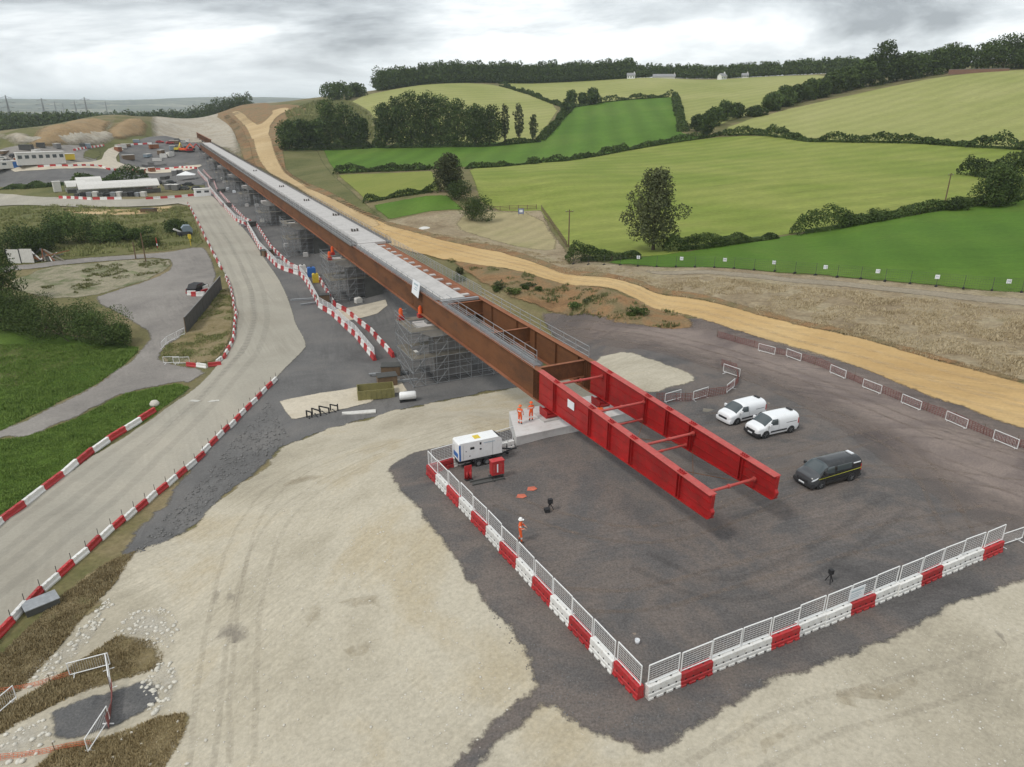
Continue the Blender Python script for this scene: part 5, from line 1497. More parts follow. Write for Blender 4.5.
# small things lying on the pad
MARK = paint('faded_orange', (.50, .13, .075), .8, var=.2)
for (x, y, lb) in ((531.5, 491, 'farther of two flat orange markers lying on the pad'), (521, 499, 'nearer of two flat orange markers lying on the pad')):
    p = gp(x, y); o = thing('ground_marker', lb, 'marker', (p.x, p.y, hz1(p.x, p.y) + .09), random.random(), 'orange ground markers')
    m = MB(); m.add([(-.4, -.2, 0), (.1, -.32, 0), (.42, -.1, 0), (.3, .28, 0), (-.2, .3, 0), (0, 0, .05)], [(0, 1, 5), (1, 2, 5), (2, 3, 5), (3, 4, 5), (4, 0, 5)]); m.build('disc', MARK, o)
p = gp(550, 511); o = thing('camera_tripod', 'small black tripod standing alone on the pad', 'tripod', (p.x, p.y, hz1(p.x, p.y) + .05), .3)
for k in range(3):
    c, s_ = math.cos(k * 2.094), math.sin(k * 2.094); m = MB(); m.tube((0, 0, .6), (c * .28, s_ * .28, 0), .03, n=6); m.build('leg', DARK, o)
m = MB(); m.box(-.16, .16, -.12, .12, .6, .95); m.box(-.08, .08, -.2, -.12, .68, .84); m.build('head', DARK, o)
m = MB(); m.box(-.45, -.1, -.3, .05, 0, .3); m.build('case', DARK, o)
p = gp(829, 583); o = thing('survey_tripod', 'black instrument tripod just behind the right pad fence', 'tripod', (p.x, p.y, hz1(p.x, p.y) + .05), .3)
for k in range(3):
    c, s_ = math.cos(k * 2.094), math.sin(k * 2.094); m = MB(); m.tube((0, 0, .62), (c * .25, s_ * .25, 0), .03, n=6); m.build('leg', DARK, o)
m = MB(); m.box(-.12, .12, -.12, .12, .62, .92); m.build('instrument', DARK, o)
p = gp(637, 645); o = thing('white_bucket', 'tiny white bucket on the pad near the fence corner', 'bucket', (p.x, p.y, hz1(p.x, p.y) + .05))
m = MB(); m.lathe([(.001, 0), (.11, .0), (.14, .26), (.13, .26), (.10, .02)], n=12); m.build('pail', PAPER, o)
m = MB(); m.tube((-.14, 0, .26), (.0, 0, .36), .008, n=4); m.tube((.14, 0, .26), (.0, 0, .36), .008, n=4); m.build('handle', STEEL, o)

# ------------------------------------------------------------------ yard things
p = pix(376, 396); sk = thing('open_skip', 'open olive green skip on the pale concrete floor', 'skip', p, math.radians(14))
OLV = paint('olive_paint', (.22, .20, .075), .6, var=.15, dirt=(.12, .10, .05))
m = MB()
for y0, y1 in ((-1.2, -1.12), (1.12, 1.2)): m.box(-2.1, 2.1, y0, y1, .06, 1.25)
m.build('side_wall', OLV, sk)
for x0, x1 in ((-2.18, -2.101), (2.101, 2.18)):
    m = MB(); m.box(x0, x1, -1.2, 1.2, .06, 1.25); m.build('end_wall', OLV, sk)
m = MB(); m.box(-2.1, 2.1, -1.1, 1.1, .03, .12); m.build('floor_plate', HOARD, sk)
for k in range(7):
    m = MB(); m.box(-1.9 + k * .6, -1.82 + k * .6, -1.26, -1.201, .08, 1.2); m.build('rib', OLV, sk)
p = pix(408, 401); o = thing('water_tank', 'small white rounded tank on dark skids by the skip', 'tank', p, math.radians(14))
m = MB(); m.lathe([(.001, -1.0), (.4, -.97), (.5, -.85), (.5, .85), (.4, .97), (.001, 1.0)], c=(0, 0, .72), n=14, ax='x'); m.build('shell', WHITE, o)
for y in (-.3, .3):
    m = MB(); m.box(-.95, .95, y - .06, y + .06, 0, .24); m.build('skid', DARK, o)
p = pix(359, 413); o = thing('steel_plate', 'flat pale grey plate lying at the edge of the concrete floor', 'plate', p, math.radians(12))
m = MB(); m.box(-1.9, 1.9, -.5, .5, .02, .1); m.box(-1.9, 1.9, -.48, -.42, .1, .16); m.build('sheet', DIRTYW, o)
for k, (x, y) in enumerate(((309, 418), (316, 416), (324, 413.5), (334, 411.5))):
    p = pix(x, y); o = thing('trestle', 'dark steel trestle, %s from the left on the concrete floor' % ordinal(k + 1), 'trestle', p, random.uniform(-.5, .5), 'dark trestles on the concrete floor')
    m = MB(); w_ = (.25, .5, .55, .4)[k]
    m.bar((-w_, 0, 0), (-w_, 0, .9), .12); m.bar((w_, .2, 0), (w_, .2, .7 + .2 * (k % 2)), .12); m.bar((-w_, 0, .85), (w_, .2, .65), .12); m.bar((-w_, .4, .06), (w_, -.3, .06), .12); m.build('bars', DARK, o)
# kit by the second pier
for (x, y, mt, lb, sz) in ((312, 277, BLUE, 'bright blue tank beside the walkway near the second pier', (1.6, 1.4, 2.0)), (316, 283, YELLOW, 'yellow site cabinet beside the walkway near the second pier', (1.2, 1.0, 1.9)), (303, 272, DIRTYW, 'white water container behind the walkway near the blue tank', (1.3, 1.2, 1.5))):
    p = pix(x, y); o = thing('site_tank' if mt is BLUE else 'site_cabinet' if mt is YELLOW else 'water_container', lb, 'tank' if mt is not YELLOW else 'cabinet', p, math.radians(20))
    a, b, c = sz
    m = MB(); m.prism([(-a / 2, .15), (-a / 2, c - .15), (-a / 2 + .15, c), (a / 2 - .15, c), (a / 2, c - .15), (a / 2, .15)], 'y', -b / 2, b / 2); m.build('shell', mt, o)
    m = MB(); m.box(-a / 2 - .06, a / 2 + .06, -b / 2 - .06, b / 2 + .06, 0, .148); m.build('pallet', BOARD, o)
    m = MB(); m.tube((0, 0, c), (0, 0, c + .1), .2, n=10); m.build('cap', DARK, o)
# ------------------------------------------------------------------ vegetation
def leaf_mat(name, cols, sc=.3):
    m, t, b = new_mat(name)
    L = t.links.new
    g = t.nodes.new('ShaderNodeNewGeometry'); oi = t.nodes.new('ShaderNodeObjectInfo')
    n = t.nodes.new('ShaderNodeTexNoise'); n.inputs['Scale'].default_value = sc; n.inputs['Detail'].default_value = 6; n.inputs['Roughness'].default_value = .7
    L(g.outputs['Position'], n.inputs['Vector'])
    r = t.nodes.new('ShaderNodeValToRGB')
    els = r.color_ramp.elements
    for i, c in enumerate(cols):
        p = .3 + .4 * i / (len(cols) - 1)
        e0 = els[i] if i < 2 else els.new(p)
        e0.position = p; e0.color = tuple(c) + (1,)
    L(n.outputs['Fac'], r.inputs[0])
    hs = t.nodes.new('ShaderNodeHueSaturation')
    mr = t.nodes.new('ShaderNodeMapRange'); mr.inputs['To Min'].default_value = .75; mr.inputs['To Max'].default_value = 1.25
    L(oi.outputs['Random'], mr.inputs['Value']); L(mr.outputs[0], hs.inputs['Value'])
    L(r.outputs[0], hs.inputs['Color']); L(hs.outputs[0], b.inputs['Base Color'])
    b.inputs['Roughness'].default_value = .85
    b.inputs['Specular IOR Level'].default_value = .15
    return m
LEAFD = leaf_mat('leaf_dark', [(.030, .048, .016), (.058, .088, .026), (.10, .135, .040)])
LEAFM = leaf_mat('leaf_mid', [(.042, .066, .020), (.070, .106, .030), (.11, .15, .045)])
LEAFO = leaf_mat('leaf_olive', [(.048, .058, .028), (.08, .092, .042), (.125, .135, .062)])
LEAFY = leaf_mat('leaf_light', [(.06, .085, .02), (.095, .125, .035), (.13, .15, .05)])
BARK = paint('bark', (.075, .058, .042), .95, var=.25, scale=2)
def leaf_quads(C, size, rng, up=.35):
    n = len(C)
    a = rng.normal(size=(n, 3)); a[:, 2] += up; a /= np.linalg.norm(a, axis=1)[:, None]
    b = rng.normal(size=(n, 3)); u = np.cross(a, b); u /= np.linalg.norm(u, axis=1)[:, None]
    v = np.cross(a, u)
    s = size * rng.uniform(.55, 1.35, n)[:, None]; t = s * rng.uniform(.5, .9, n)[:, None]
    V_ = np.stack([C - u * s * .5, C - v * t * .5 + u * s * .08, C + u * s * .5, C + v * t * .5 + u * s * .08], 1).reshape(-1, 3)
    return V_, np.arange(4 * n).reshape(n, 4)
def lobes_points(lobes, n, rng, inner=.55):
    """points in the outer shell of a set of ellipsoids (cx,cy,cz,rx,ry,rz)"""
    lobes = np.array(lobes); w_ = (lobes[:, 3] * lobes[:, 5]) ** 1.0; w_ /= w_.sum()
    k = rng.choice(len(lobes), n, p=w_)
    d = rng.normal(size=(n, 3)); d /= np.linalg.norm(d, axis=1)[:, None]
    r = inner + (1.08 - inner) * rng.random(n) ** .8
    return lobes[k, :3] + d * r[:, None] * lobes[k, 3:]
def crown_lobes(h, wd, base, rng, n=16, shape='round'):
    L_ = []
    for k in range(n):
        t = (k + .5) / n
        z = base + (h - base) * (.08 + .86 * t)
        prof = math.sin(math.pi * min(1, .16 + .80 * t)) if shape == 'round' else (1.08 - .75 * t)
        R_ = wd / 2 * prof
        a = k * 2.4 + rng.uniform(-.5, .5)
        rr = R_ * rng.uniform(.25, .78 if n < 24 else 1.0)
        s_ = wd * rng.uniform(.15, .25) * (1 if n < 24 else .72)
        L_.append((math.cos(a) * rr, math.sin(a) * rr, min(z, h - s_ * .7), s_, s_, s_ * rng.uniform(.65, .95)))
    L_.append((0, 0, base + (h - base) * .46, wd * .30, wd * .30, (h - base) * (.42 if n < 24 else .36)))
    return L_
def tree(name, label, base, h, wd, mat, leaf, n, seed, trunk=.2, nl=16, shape='round', cat='tree', group=None, inner=.5):
    rng = np.random.default_rng(seed)
    root = thing(name, label, cat, base, rng.uniform(0, 6.28), group)
    bh = h * trunk
    m = MB()
    r0 = max(.12, h * .022)
    m.tube((0, 0, -.3), (0, 0, bh), r0 * 1.2, r0 * .85, n=8)
    m.tube((0, 0, bh), (rng.normal(0, .2), rng.normal(0, .2), h * .72), r0 * .85, r0 * .2, n=7)
    LB = crown_lobes(h, wd, bh * .75, rng, nl, shape)
    for k in range(min(9, len(LB))):
        l = LB[k * len(LB) // 9]
        z0 = bh + (l[2] - bh) * .35
        m.tube((0, 0, max(bh * .8, z0 - .5)), (l[0] * .9, l[1] * .9, l[2]), r0 * .42, r0 * .1, n=5, caps=False)
    m.build('trunk', BARK, root)
    P = lobes_points(LB, n, rng, inner)
    P = P[P[:, 2] > bh * .45]
    V_, F_ = leaf_quads(P, leaf, rng)
    np_mesh('crown', V_, F_, mat, root)
    return root
def bush(label, base, h, wd, mat, leaf, n, seed, group=None, name='bush', cat='bush'):
    rng = np.random.default_rng(seed)
    root = thing(name, label, cat, base, rng.uniform(0, 6.28), group)
    LB = [(rng.normal(0, wd * .2), rng.normal(0, wd * .2), h * rng.uniform(.3, .62), wd * rng.uniform(.2, .34), wd * rng.uniform(.2, .34), h * rng.uniform(.3, .42)) for _ in range(9)]
    m = MB()
    for l in LB[:5]: m.tube((l[0] * .2, l[1] * .2, -.2), (l[0], l[1], l[2]), .07, .03, n=5, caps=False)
    m.build('stems', BARK, root)
    P = lobes_points(LB, n, rng, .5); P[:, 2] = np.abs(P[:, 2])
    V_, F_ = leaf_quads(P, leaf, rng)
    np_mesh('foliage', V_, F_, mat, root)
    return root
def hedge(px, h, wd, mat, leaf, label, seed, dens=1.0, name='hedge', world=None):
    rng = np.random.default_rng(seed)
    P = pix_many(px) if world is None else np.array(world)
    h *= .78; wd *= .78
    base = Vector(P[0])
    seg = np.linalg.norm(np.diff(P[:, :2], axis=0), axis=1)
    tot = seg.sum(); cum = np.concatenate([[0], np.cumsum(seg)])
    n = int(dens * tot * (2 * h + wd) / (leaf * leaf * .45))
    n = min(int(n * 1.5), 34000)
    s = rng.random(n) * tot
    k = np.clip(np.searchsorted(cum, s) - 1, 0, len(seg) - 1); f = (s - cum[k]) / seg[k]
    C = P[k] + (P[k + 1] - P[k]) * f[:, None]
    d = (P[k + 1] - P[k])[:, :2]; d /= np.linalg.norm(d, axis=1)[:, None]
    nrm = np.stack([-d[:, 1], d[:, 0]], 1)
    hv = h * (.80 + 1.15 * fbm(s / (h * 2.6), s * 0 + seed, seed, 4)) * np.clip(np.minimum(s, tot - s) / (h * .6) + .35, 0, 1)
    a = rng.random(n) * math.pi
    sh = rng.uniform(.78, 1.05, n)
    sh = np.where(rng.random(n) < .3, sh * .7, sh)
    lat = np.cos(a) * wd / 2 * sh * (1 + .5 * fbm(s / (h * 1.7), s * 0 + seed + 9, seed + 2, 3)); z = np.sin(a) ** .6 * hv * sh
    X = C[:, 0] + nrm[:, 0] * lat; Y = C[:, 1] + nrm[:, 1] * lat
    Z = height(X, Y) + np.maximum(z, .05)
    V_, F_ = leaf_quads(np.stack([X, Y, Z], 1) - np.array(base), leaf, rng)
    root = thing(name, label, 'hedge', base)
    np_mesh('foliage', V_, F_, mat, root)
    # woody inside
    m = MB()
    S = np.arange(0, tot, max(1.5, h * .8))
    pts = []
    for q in S:
        kk = min(len(seg) - 1, max(0, int(np.searchsorted(cum, q) - 1))); ff = (q - cum[kk]) / seg[kk]
        pts.append(P[kk] + (P[kk + 1] - P[kk]) * ff)
    for i in range(1, len(pts) - 2):
        p0 = Vector(pts[i]) - base; p1 = Vector(pts[i + 1]) - base
        p0.z = hz1(pts[i][0], pts[i][1]) - base.z; p1.z = hz1(pts[i + 1][0], pts[i + 1][1]) - base.z
        m.bar(p0 + Vector((0, 0, h * .12)), p1 + Vector((0, 0, h * .12)), wd * .28, h * .2)
    if m.v: m.build('stems', LEAFD, root)
    return root
def wood(name, px_lo, rng_seed, th, depth, mat, leaf, label, per=700, gap=.62, rlist=None, cat='wood'):
    """far-off wood that reads as one mass: many crowns along a skyline band"""
    rng = np.random.default_rng(rng_seed)
    P = pix_many(px_lo) if rlist is None else np.array([tuple(at_range(x, y, r)) for (x, y), r in zip(px_lo, rlist)])
    Vs, Fs, k = [], [], 0
    seg = np.linalg.norm(np.diff(P[:, :2], axis=0), axis=1); tot = seg.sum(); cum = np.concatenate([[0], np.cumsum(seg)])
    for row in range(depth):
        s = rng.uniform(0, th * .4)
        while s < tot:
            kk = min(len(seg) - 1, max(0, int(np.searchsorted(cum, s) - 1))); f = (s - cum[kk]) / seg[kk]
            c = P[kk] + (P[kk + 1] - P[kk]) * f
            dr = c[:2] / np.linalg.norm(c[:2])
            c = c[:2] + dr * (row * th * .55 + rng.uniform(-2, 2))
            z = hz1(c[0], c[1])
            h = th * rng.uniform(.75, 1.05); wd = th * rng.uniform(.65, .95)
            if rng.random() < .93:
                LB = crown_lobes(h, wd, 0, rng, 8) + [(0, 0, h * .3, wd * .5, wd * .5, h * .3)]
                Q = lobes_points(LB, per, rng, .6)
                Q = Q[Q[:, 2] > .5] + (c[0], c[1], z)
                V_, F_ = leaf_quads(Q, leaf, rng)
                Vs.append(V_); Fs.append(F_ + k); k += len(V_)
            s += wd * gap
    o = np_mesh(name, np.vstack(Vs), np.vstack(Fs), mat)
    tag(o, label, cat, kind='stuff')
    return o
def up_to(px, y_base, r=None): return pix(px, y_base)
def tree_px(name, label, x, yb, hp, wp, mat, seed, n=1400, leaf=None, **kw):
    """tree standing at picture point (x,yb), hp tall and wp wide in picture units"""
    b = pix(x, yb); dist = math.hypot(b.x, b.y, H - b.z); k = dist / F
    wide = 1.0 if leaf or n < 600 else 1.28
    return tree(name, label, b, hp * k, wp * k * wide, mat, leaf or max(.3, 1.55 * k), n if leaf else int(n * 2.2), seed, **kw)
def bush_px(label, x, yb, hp, wp, mat, seed, n=1200, leaf=None, **kw):
    b = pix(x, yb); dist = math.hypot(b.x, b.y, H - b.z); k = dist / F
    return bush(label, b, hp * k * 1.05, wp * k * 1.15, mat, leaf or max(.2, 1.2 * k), int(n * 2.0), seed, **kw)
# big lone tree and its neighbours
tree_px('field_tree', 'large dark open crowned tree standing alone behind the fence', 653, 250, 76, 58, LEAFO, 4, 12000, .40, trunk=.08, nl=40, inner=.4)
tree_px('field_tree', 'rounded greyish tree at the corner of the small paddocks', 450, 191, 34, 36, LEAFO, 5, 6000, .55, trunk=.1, nl=18)
bush_px('dark bush just below the rounded paddock tree', 463, 200, 18, 20, LEAFD, 6, 1500)
bush_px('rounded dark bush at the corner of the dry paddock', 472, 221, 28, 24, LEAFD, 8, 2500)
# row of tall trees above the green field
row = [(385, 147, 38, 22), (398, 147, 44, 24), (412, 147, 50, 28), (427, 147, 48, 28), (441, 146, 46, 28), (458, 146, 42, 28), (476, 146, 36, 24), (490, 146, 36, 26), (505, 145, 38, 12), (519, 143, 36, 14), (533, 143, 26, 10)]
TR = 'tall trees in the row above the bright green field'
for k, (x, y, h_, w_) in enumerate(row):
    sparse = k >= 8
    tree_px('row_tree', '%s tree, %s from the left in the row above the bright field' % ('thin ragged' if sparse else 'tall dark', ordinal(k + 1)), x, y, h_, w_, LEAFO if sparse else LEAFD, 40 + k, 500 if sparse else 2200, nl=12 if sparse else 18, trunk=.18 if sparse else .06, group=TR, inner=.7 if sparse else .45)
hedge([(372, 148), (420, 148), (480, 147), (540, 142)], 6, 5, LEAFD, .9, 'dark undergrowth along the foot of the tall tree row', 60)
grp2 = [(290, 150, 26, 22), (303, 149, 26, 20), (318, 149, 26, 18), (330, 147, 42, 24), (346, 147, 38, 28), (360, 147, 26, 22)]
for k, (x, y, h_, w_) in enumerate(grp2):
    tree_px('clump_tree', '%s tree, %s from the left in the clump beside the sandy road' % ('lighter green' if k == 3 else 'dark green', ordinal(k + 1)), x, y, h_, w_, LEAFM if k == 3 else LEAFD, 70 + k, 1900, nl=16, trunk=.05, group='trees in the clump beside the sandy road')
hedge([(282, 151), (320, 150), (372, 148)], 6, 5, LEAFD, .9, 'dark bushes under the clump beside the sandy road', 61)
# hedges between the fields
hedge([(334, 174), (380, 171.5), (432, 170)], 4.2, 4, LEAFD, .7, 'clipped dark hedge between the yellow green and bright green fields', 11)
hedge([(465, 169), (500, 167), (540, 163)], 4, 4, LEAFD, .7, 'dark hedge right of the rounded paddock tree', 12)
hedge([(540, 163), (563, 161.5), (622, 151.5), (660, 145), (703, 138.5), (722, 135)], 3.4, 3.5, LEAFD, .75, 'long thin hedge slanting up between crop and bright green field', 13)
bush_px('small round bush in the long thin hedge', 533, 164, 6, 8, LEAFD, 14, 500)
hedge([(363, 203), (385, 199), (410, 195), (440, 192)], 3.4, 3.4, LEAFD, .5, 'hedge above the smallest paddock nearest the viaduct', 15)
hedge([(722, 135.5), (760, 135), (790, 139), (815, 142), (860, 142.5), (916, 143.5), (970, 147), (1024, 149.5), (1110, 153)], 5, 5, LEAFD, .8, 'long bushy hedge below the large pale field on the right', 16)
hedge([(566, 263), (585, 261), (612, 260), (640, 258)], 4.6, 4.2, LEAFD, .30, 'dense dark hedge left of the large lone tree', 17)
hedge([(664, 252), (700, 249), (740, 243), (775, 238)], 4.6, 4.0, LEAFD, .30, 'low dark hedge right of the large lone tree', 18)
hedge([(793, 235), (830, 230), (870, 222), (920, 213), (960, 208), (985, 204)], 4.6, 4.2, LEAFM, .38, 'shrubby hedge across the right green pasture', 19)
hedge([(1000, 203), (1024, 199), (1100, 188)], 4.5, 4.2, LEAFM, .5, 'end of the shrubby hedge beyond the round bush', 20)
for k, (x, y, h_, w_) in enumerate(((846, 227, 12, 12), (878, 221, 11, 14), (955, 210, 12, 14))):
    bush_px('bush rising from the shrubby hedge, %s from the left' % ordinal(k + 1), x, y, h_, w_, LEAFD, 21 + k, 900, group='bushes in the shrubby hedge')
tree_px('round_tree', 'round dark tree standing in the hedge near the right edge', 993, 207, 33, 36, LEAFD, 25, 3200, nl=16, trunk=.03)
hedge([(962, 174), (985, 177), (1010, 180), (1060, 184)], 6.5, 7, LEAFD, .6, 'thick dark hedge block near the right edge', 26)
hedge([(985, 168), (1010, 165), (1060, 163)], 4.5, 5, LEAFD, .6, 'upper dark hedge strip near the right edge', 27)
hedge([(500, 86), (530, 95), (562, 107)], 4, 4, LEAFD, 1.0, 'thin hedge between the two pale hilltop fields', 28)
hedge([(500, 84), (512, 83), (526, 83)], 6, 6, LEAFD, 1.2, 'dark hedge stub under the hilltop wood', 29)
hedge([(540, 141), (552, 130), (562, 118), (572, 108)], 5, 6, LEAFM, .9, 'overgrown hedge climbing beside the bright green field', 30)
hedge([(572, 108), (600, 103), (630, 100), (675, 97)], 4.5, 5, LEAFD, 1.0, 'dark hedge at the top of the bright green field', 31)
hedge([(675, 97), (679, 115), (683, 132)], 5, 7, LEAFM, .9, 'hedge running down the right side of the bright green field', 32)
for k, (x, y, h_, w_) in enumerate(((565, 114, 10, 10), (571, 105, 13, 12), (582, 105, 11, 10), (592, 105, 15, 14))):
    tree_px('hedge_tree', 'small dark tree, %s from the left at the corner of the bright field' % ordinal(k + 1), x, y, h_, w_, LEAFD, 33 + k, 700, trunk=.1, nl=9, group='small trees at the bright field corner')
for k, (x, y, h_, w_) in enumerate(((697, 131, 14, 14), (707, 137, 22, 16), (713, 126, 16, 16), (724, 121, 17, 18), (736, 118, 12, 14))):
    tree_px('hedge_tree', 'dark tree, %s from the left in the thicket between pale fields' % ordinal(k + 1), x, y, h_, w_, LEAFD, 80 + k, 1000, trunk=.05, nl=10, group='trees in the thicket between the pale fields')
line = [(756, 116, 10, 16), (771, 111, 18, 18), (783, 107, 20, 18), (795, 103, 17, 18), (808, 100, 20, 20), (820, 98, 18, 18), (833, 94, 22, 20), (846, 91, 22, 22), (858, 88, 24, 22), (870, 86, 28, 22), (881, 84, 38, 22), (893, 82, 24, 20), (906, 80, 24, 22), (920, 77, 22, 22), (934, 75, 23, 22), (948, 72, 24, 22), (961, 70, 20, 18)]
for k, (x, y, h_, w_) in enumerate(line):
    tree_px('line_tree', 'dark tree, %s from the left in the line above the large pale field' % ordinal(k + 1), x, y, h_ * .86, w_ * .92, LEAFD, 100 + k, 1500, trunk=.04, nl=12, group='trees in the line above the large pale field')
for k, (x, y, h_, w_) in enumerate(((988, 69, 19, 26), (1003, 69, 25, 34), (1022, 68, 20, 24), (1040, 68, 22, 26))):
    tree_px('hilltop_tree', 'round hilltop tree, %s from the left on the right skyline' % ordinal(k + 1), x, y, h_, w_, LEAFD, 130 + k, 1600, trunk=.04, nl=12, group='trees on the right skyline')
# far woods
wood('hilltop_wood', [(376, 92), (400, 88.5), (440, 85), (481, 83.5), (525, 80.5), (560, 79.3), (600, 78.7), (632, 78.3)], 200, 20, 3, LEAFD, 1.6, 'long dark wood crowning the hill behind the pale fields', 900, gap=.36, rlist=[735, 742, 752, 765, 775, 790, 800, 808])
wood('skyline_wood', [(630, 77), (690, 77.5), (760, 75.5), (830, 73), (870, 73)], 201, 14, 2, LEAFD, 1.5, 'lower dark wood on the skyline behind the white farmhouses', 700, gap=.36, rlist=[830, 830, 820, 800, 780])
tree_px('hilltop_tree', 'dark round tree clump at the left end of the hilltop', 338, 101, 16, 24, LEAFD, 140, 1500, trunk=.03)
tree_px('hilltop_tree', 'small dark tree beside the clump at the hilltop left end', 357, 97, 12, 18, LEAFD, 141, 1000, trunk=.03)
wood('valley_wood', [(-60, 126), (0, 124), (40, 122), (90, 117), (130, 115)], 202, 19, 4, LEAFD, 1.7, 'dark wood across the valley behind the spoil heaps', 420, gap=.45, rlist=[900, 900, 900, 880, 900])
wood('valley_wood', [(125, 116), (160, 114), (200, 112), (250, 107)], 203, 22, 3, LEAFD, 1.7, 'dark wood behind the chalk cutting', 420, gap=.45, rlist=[900, 890, 890, 920])
wood('distant_wood', [(-60, 112), (60, 111), (140, 109.5), (260, 107)], 204, 26, 3, LEAFD, 3.5, 'faint wood on the hazy plain', 200, gap=.55, rlist=[1900, 1900, 2000, 2100])
# bushes on the left
LB_ = [(8, 258, 26, 34, LEAFD), (30, 256, 20, 30, LEAFM), (44, 250, 24, 26, LEAFD), (62, 243, 26, 22, LEAFD), (82, 243, 26, 34, LEAFM), (104, 243, 18, 26, LEAFM), (118, 240, 16, 16, LEAFD), (134, 240, 11, 18, LEAFM), (152, 247, 10, 18, LEAFY), (176, 233, 12, 24, LEAFD)]
for k, (x, y, h_, w_, mt) in enumerate(LB_):
    bush_px('bush, %s from the left in the meadow behind the hoarding panels' % ordinal(k + 1), x, y, h_, w_, mt, 150 + k, 2000, group='bushes in the olive meadow')
for k, (x, y, h_, w_) in enumerate(((8, 330, 40, 30), (22, 332, 32, 36), (46, 336, 36, 42), (76, 341, 34, 40), (104, 344, 36, 42), (126, 345, 24, 30))):
    bush_px('dense dark bush, %s from the left beside the bright grass' % ordinal(k + 1), x, y, h_, w_, LEAFD if k % 2 else LEAFM, 170 + k, 3600, group='dense bushes beside the bright grass')
tree_px('edge_tree', 'green tree cut off by the left edge above the dense bushes', 3, 303, 44, 34, LEAFM, 180, 2500, trunk=.05)
hedge([(4, 188), (30, 187), (50, 186.5), (70, 184)], 7, 7, LEAFD, .8, 'dark hedge left of the gap behind the white tents', 181)
hedge([(72, 183), (100, 182.5), (148, 181)], 6.5, 7, LEAFD, .8, 'dark hedge right of the gap behind the white tents', 182)
# tufts and loose stones
def inside(px, n, seed):
    rng = np.random.default_rng(seed)
    P = pix_many(px)[:, :2]
    lo, hi = P.min(0), P.max(0); out = []
    while len(out) < n:
        q = lo + (hi - lo) * rng.random((n * 2, 2))
        ins = np.zeros(len(q), bool)
        for i in range(len(P)):
            x1, y1 = P[i]; x2, y2 = P[(i + 1) % len(P)]
            c = (y1 > q[:, 1]) != (y2 > q[:, 1])
            ins ^= c & (q[:, 0] < (x2 - x1) * (q[:, 1] - y1) / (y2 - y1 + 1e-30) + x1)
        out += q[ins].tolist()
        if not ins.any(): break
    return np.array(out[:n])
def tufts(name, px, n, hgt, mat, label, seed, patchy=.0, cat='grass'):
    rng = np.random.default_rng(seed)
    Q = inside(px, n, seed)
    if patchy: Q = Q[fbm(Q[:, 0] / 3.5, Q[:, 1] / 3.5, seed, 3) > patchy - .25]
    z = height(Q[:, 0], Q[:, 1])
    B = np.column_stack([Q, z]); m = len(B)
    Vs = []
    for k in range(4):
        a = rng.uniform(0, 6.28, m); h = hgt * rng.uniform(.5, 1.3, m) * (1 + .8 * fbm(Q[:, 0] / 2, Q[:, 1] / 2, seed + 5, 2)); w_ = h * rng.uniform(.25, .6, m)
        dx, dy = np.cos(a), np.sin(a); lean = h * rng.uniform(.1, .6, m)
        j = B + np.column_stack([rng.normal(0, hgt * .3, m), rng.normal(0, hgt * .3, m), np.zeros(m)])
        Vs.append(np.stack([j + np.column_stack([-dy * w_ / 2, dx * w_ / 2, np.zeros(m)]), j + np.column_stack([dy * w_ / 2, -dx * w_ / 2, np.zeros(m)]), j + np.column_stack([dx * lean, dy * lean, h])], 1))
    V_ = np.concatenate(Vs).reshape(-1, 3)
    o = np_mesh(name, V_, np.arange(len(V_)).reshape(-1, 3), mat)
    return tag(o, label, cat, kind='stuff')
TUFD = leaf_mat('dry_tuft', [(.24, .18, .09), (.34, .27, .15), (.42, .35, .21)], 1.2)
TUFP = leaf_mat('pale_bank_tuft', [(.32, .25, .15), (.42, .345, .22), (.49, .415, .285)], .5)
TUFG = leaf_mat('green_tuft', [(.10, .165, .035), (.15, .225, .05), (.20, .28, .07)], .8)
TUFO = leaf_mat('olive_tuft', [(.13, .15, .05), (.19, .20, .08), (.27, .245, .12)], .8)
tufts('dry_grass', [(0, 655), (60, 598), (110, 562), (138, 550), (110, 590), (80, 622), (30, 680), (0, 715)], 7000, .17, TUFD, 'dry grass along the road barriers at the bottom left', 300, 0)
tufts('dry_grass', [(75, 664), (120, 636), (155, 642), (164, 655), (160, 668), (120, 680), (60, 702), (0, 735), (0, 712), (40, 690)], 6000, .17, TUFD, 'dry grass behind the dark gravel patch', 301, 0)
tufts('dry_grass', [(30, 775), (60, 750), (110, 737), (160, 717), (186, 714), (184, 735), (163, 770), (60, 790)], 6000, .17, TUFD, 'dry grass in front of the dark gravel patch', 302, 0)
tufts('lush_grass_tufts', [(0, 440), (25, 438), (84, 417), (127, 394), (176, 384), (190, 388), (157, 412), (91, 453), (0, 523)], 20000, .20, TUFG, 'lush grass on the verge beside the concrete road', 303, 0)
tufts('lush_grass_tufts', [(0, 345), (60, 346), (138, 347), (137, 353), (102, 381), (51, 406), (0, 432)], 18000, .24, TUFG, 'lush grass below the dense bushes', 304, 0)
tufts('island_grass', [(162, 356), (165, 347), (187, 334), (222, 290), (231, 294), (232, 318), (228, 342), (216, 358), (170, 363)], 6000, .28, TUFO, 'weedy grass inside the road bend', 305, .15)
tufts('meadow_weeds', [(0, 210), (150, 210), (188, 206), (203, 244), (163, 250), (100, 255), (0, 266)], 12000, .6, TUFO, 'rough weeds in the olive meadow', 306, .15)
tufts('bank_weeds', [(440, 256), (500, 270), (560, 283), (620, 298), (673, 312), (695, 328), (660, 329), (600, 319), (550, 310), (500, 294)], 5000, .4, TUFO, 'weeds on the red soil bank', 307, .42)
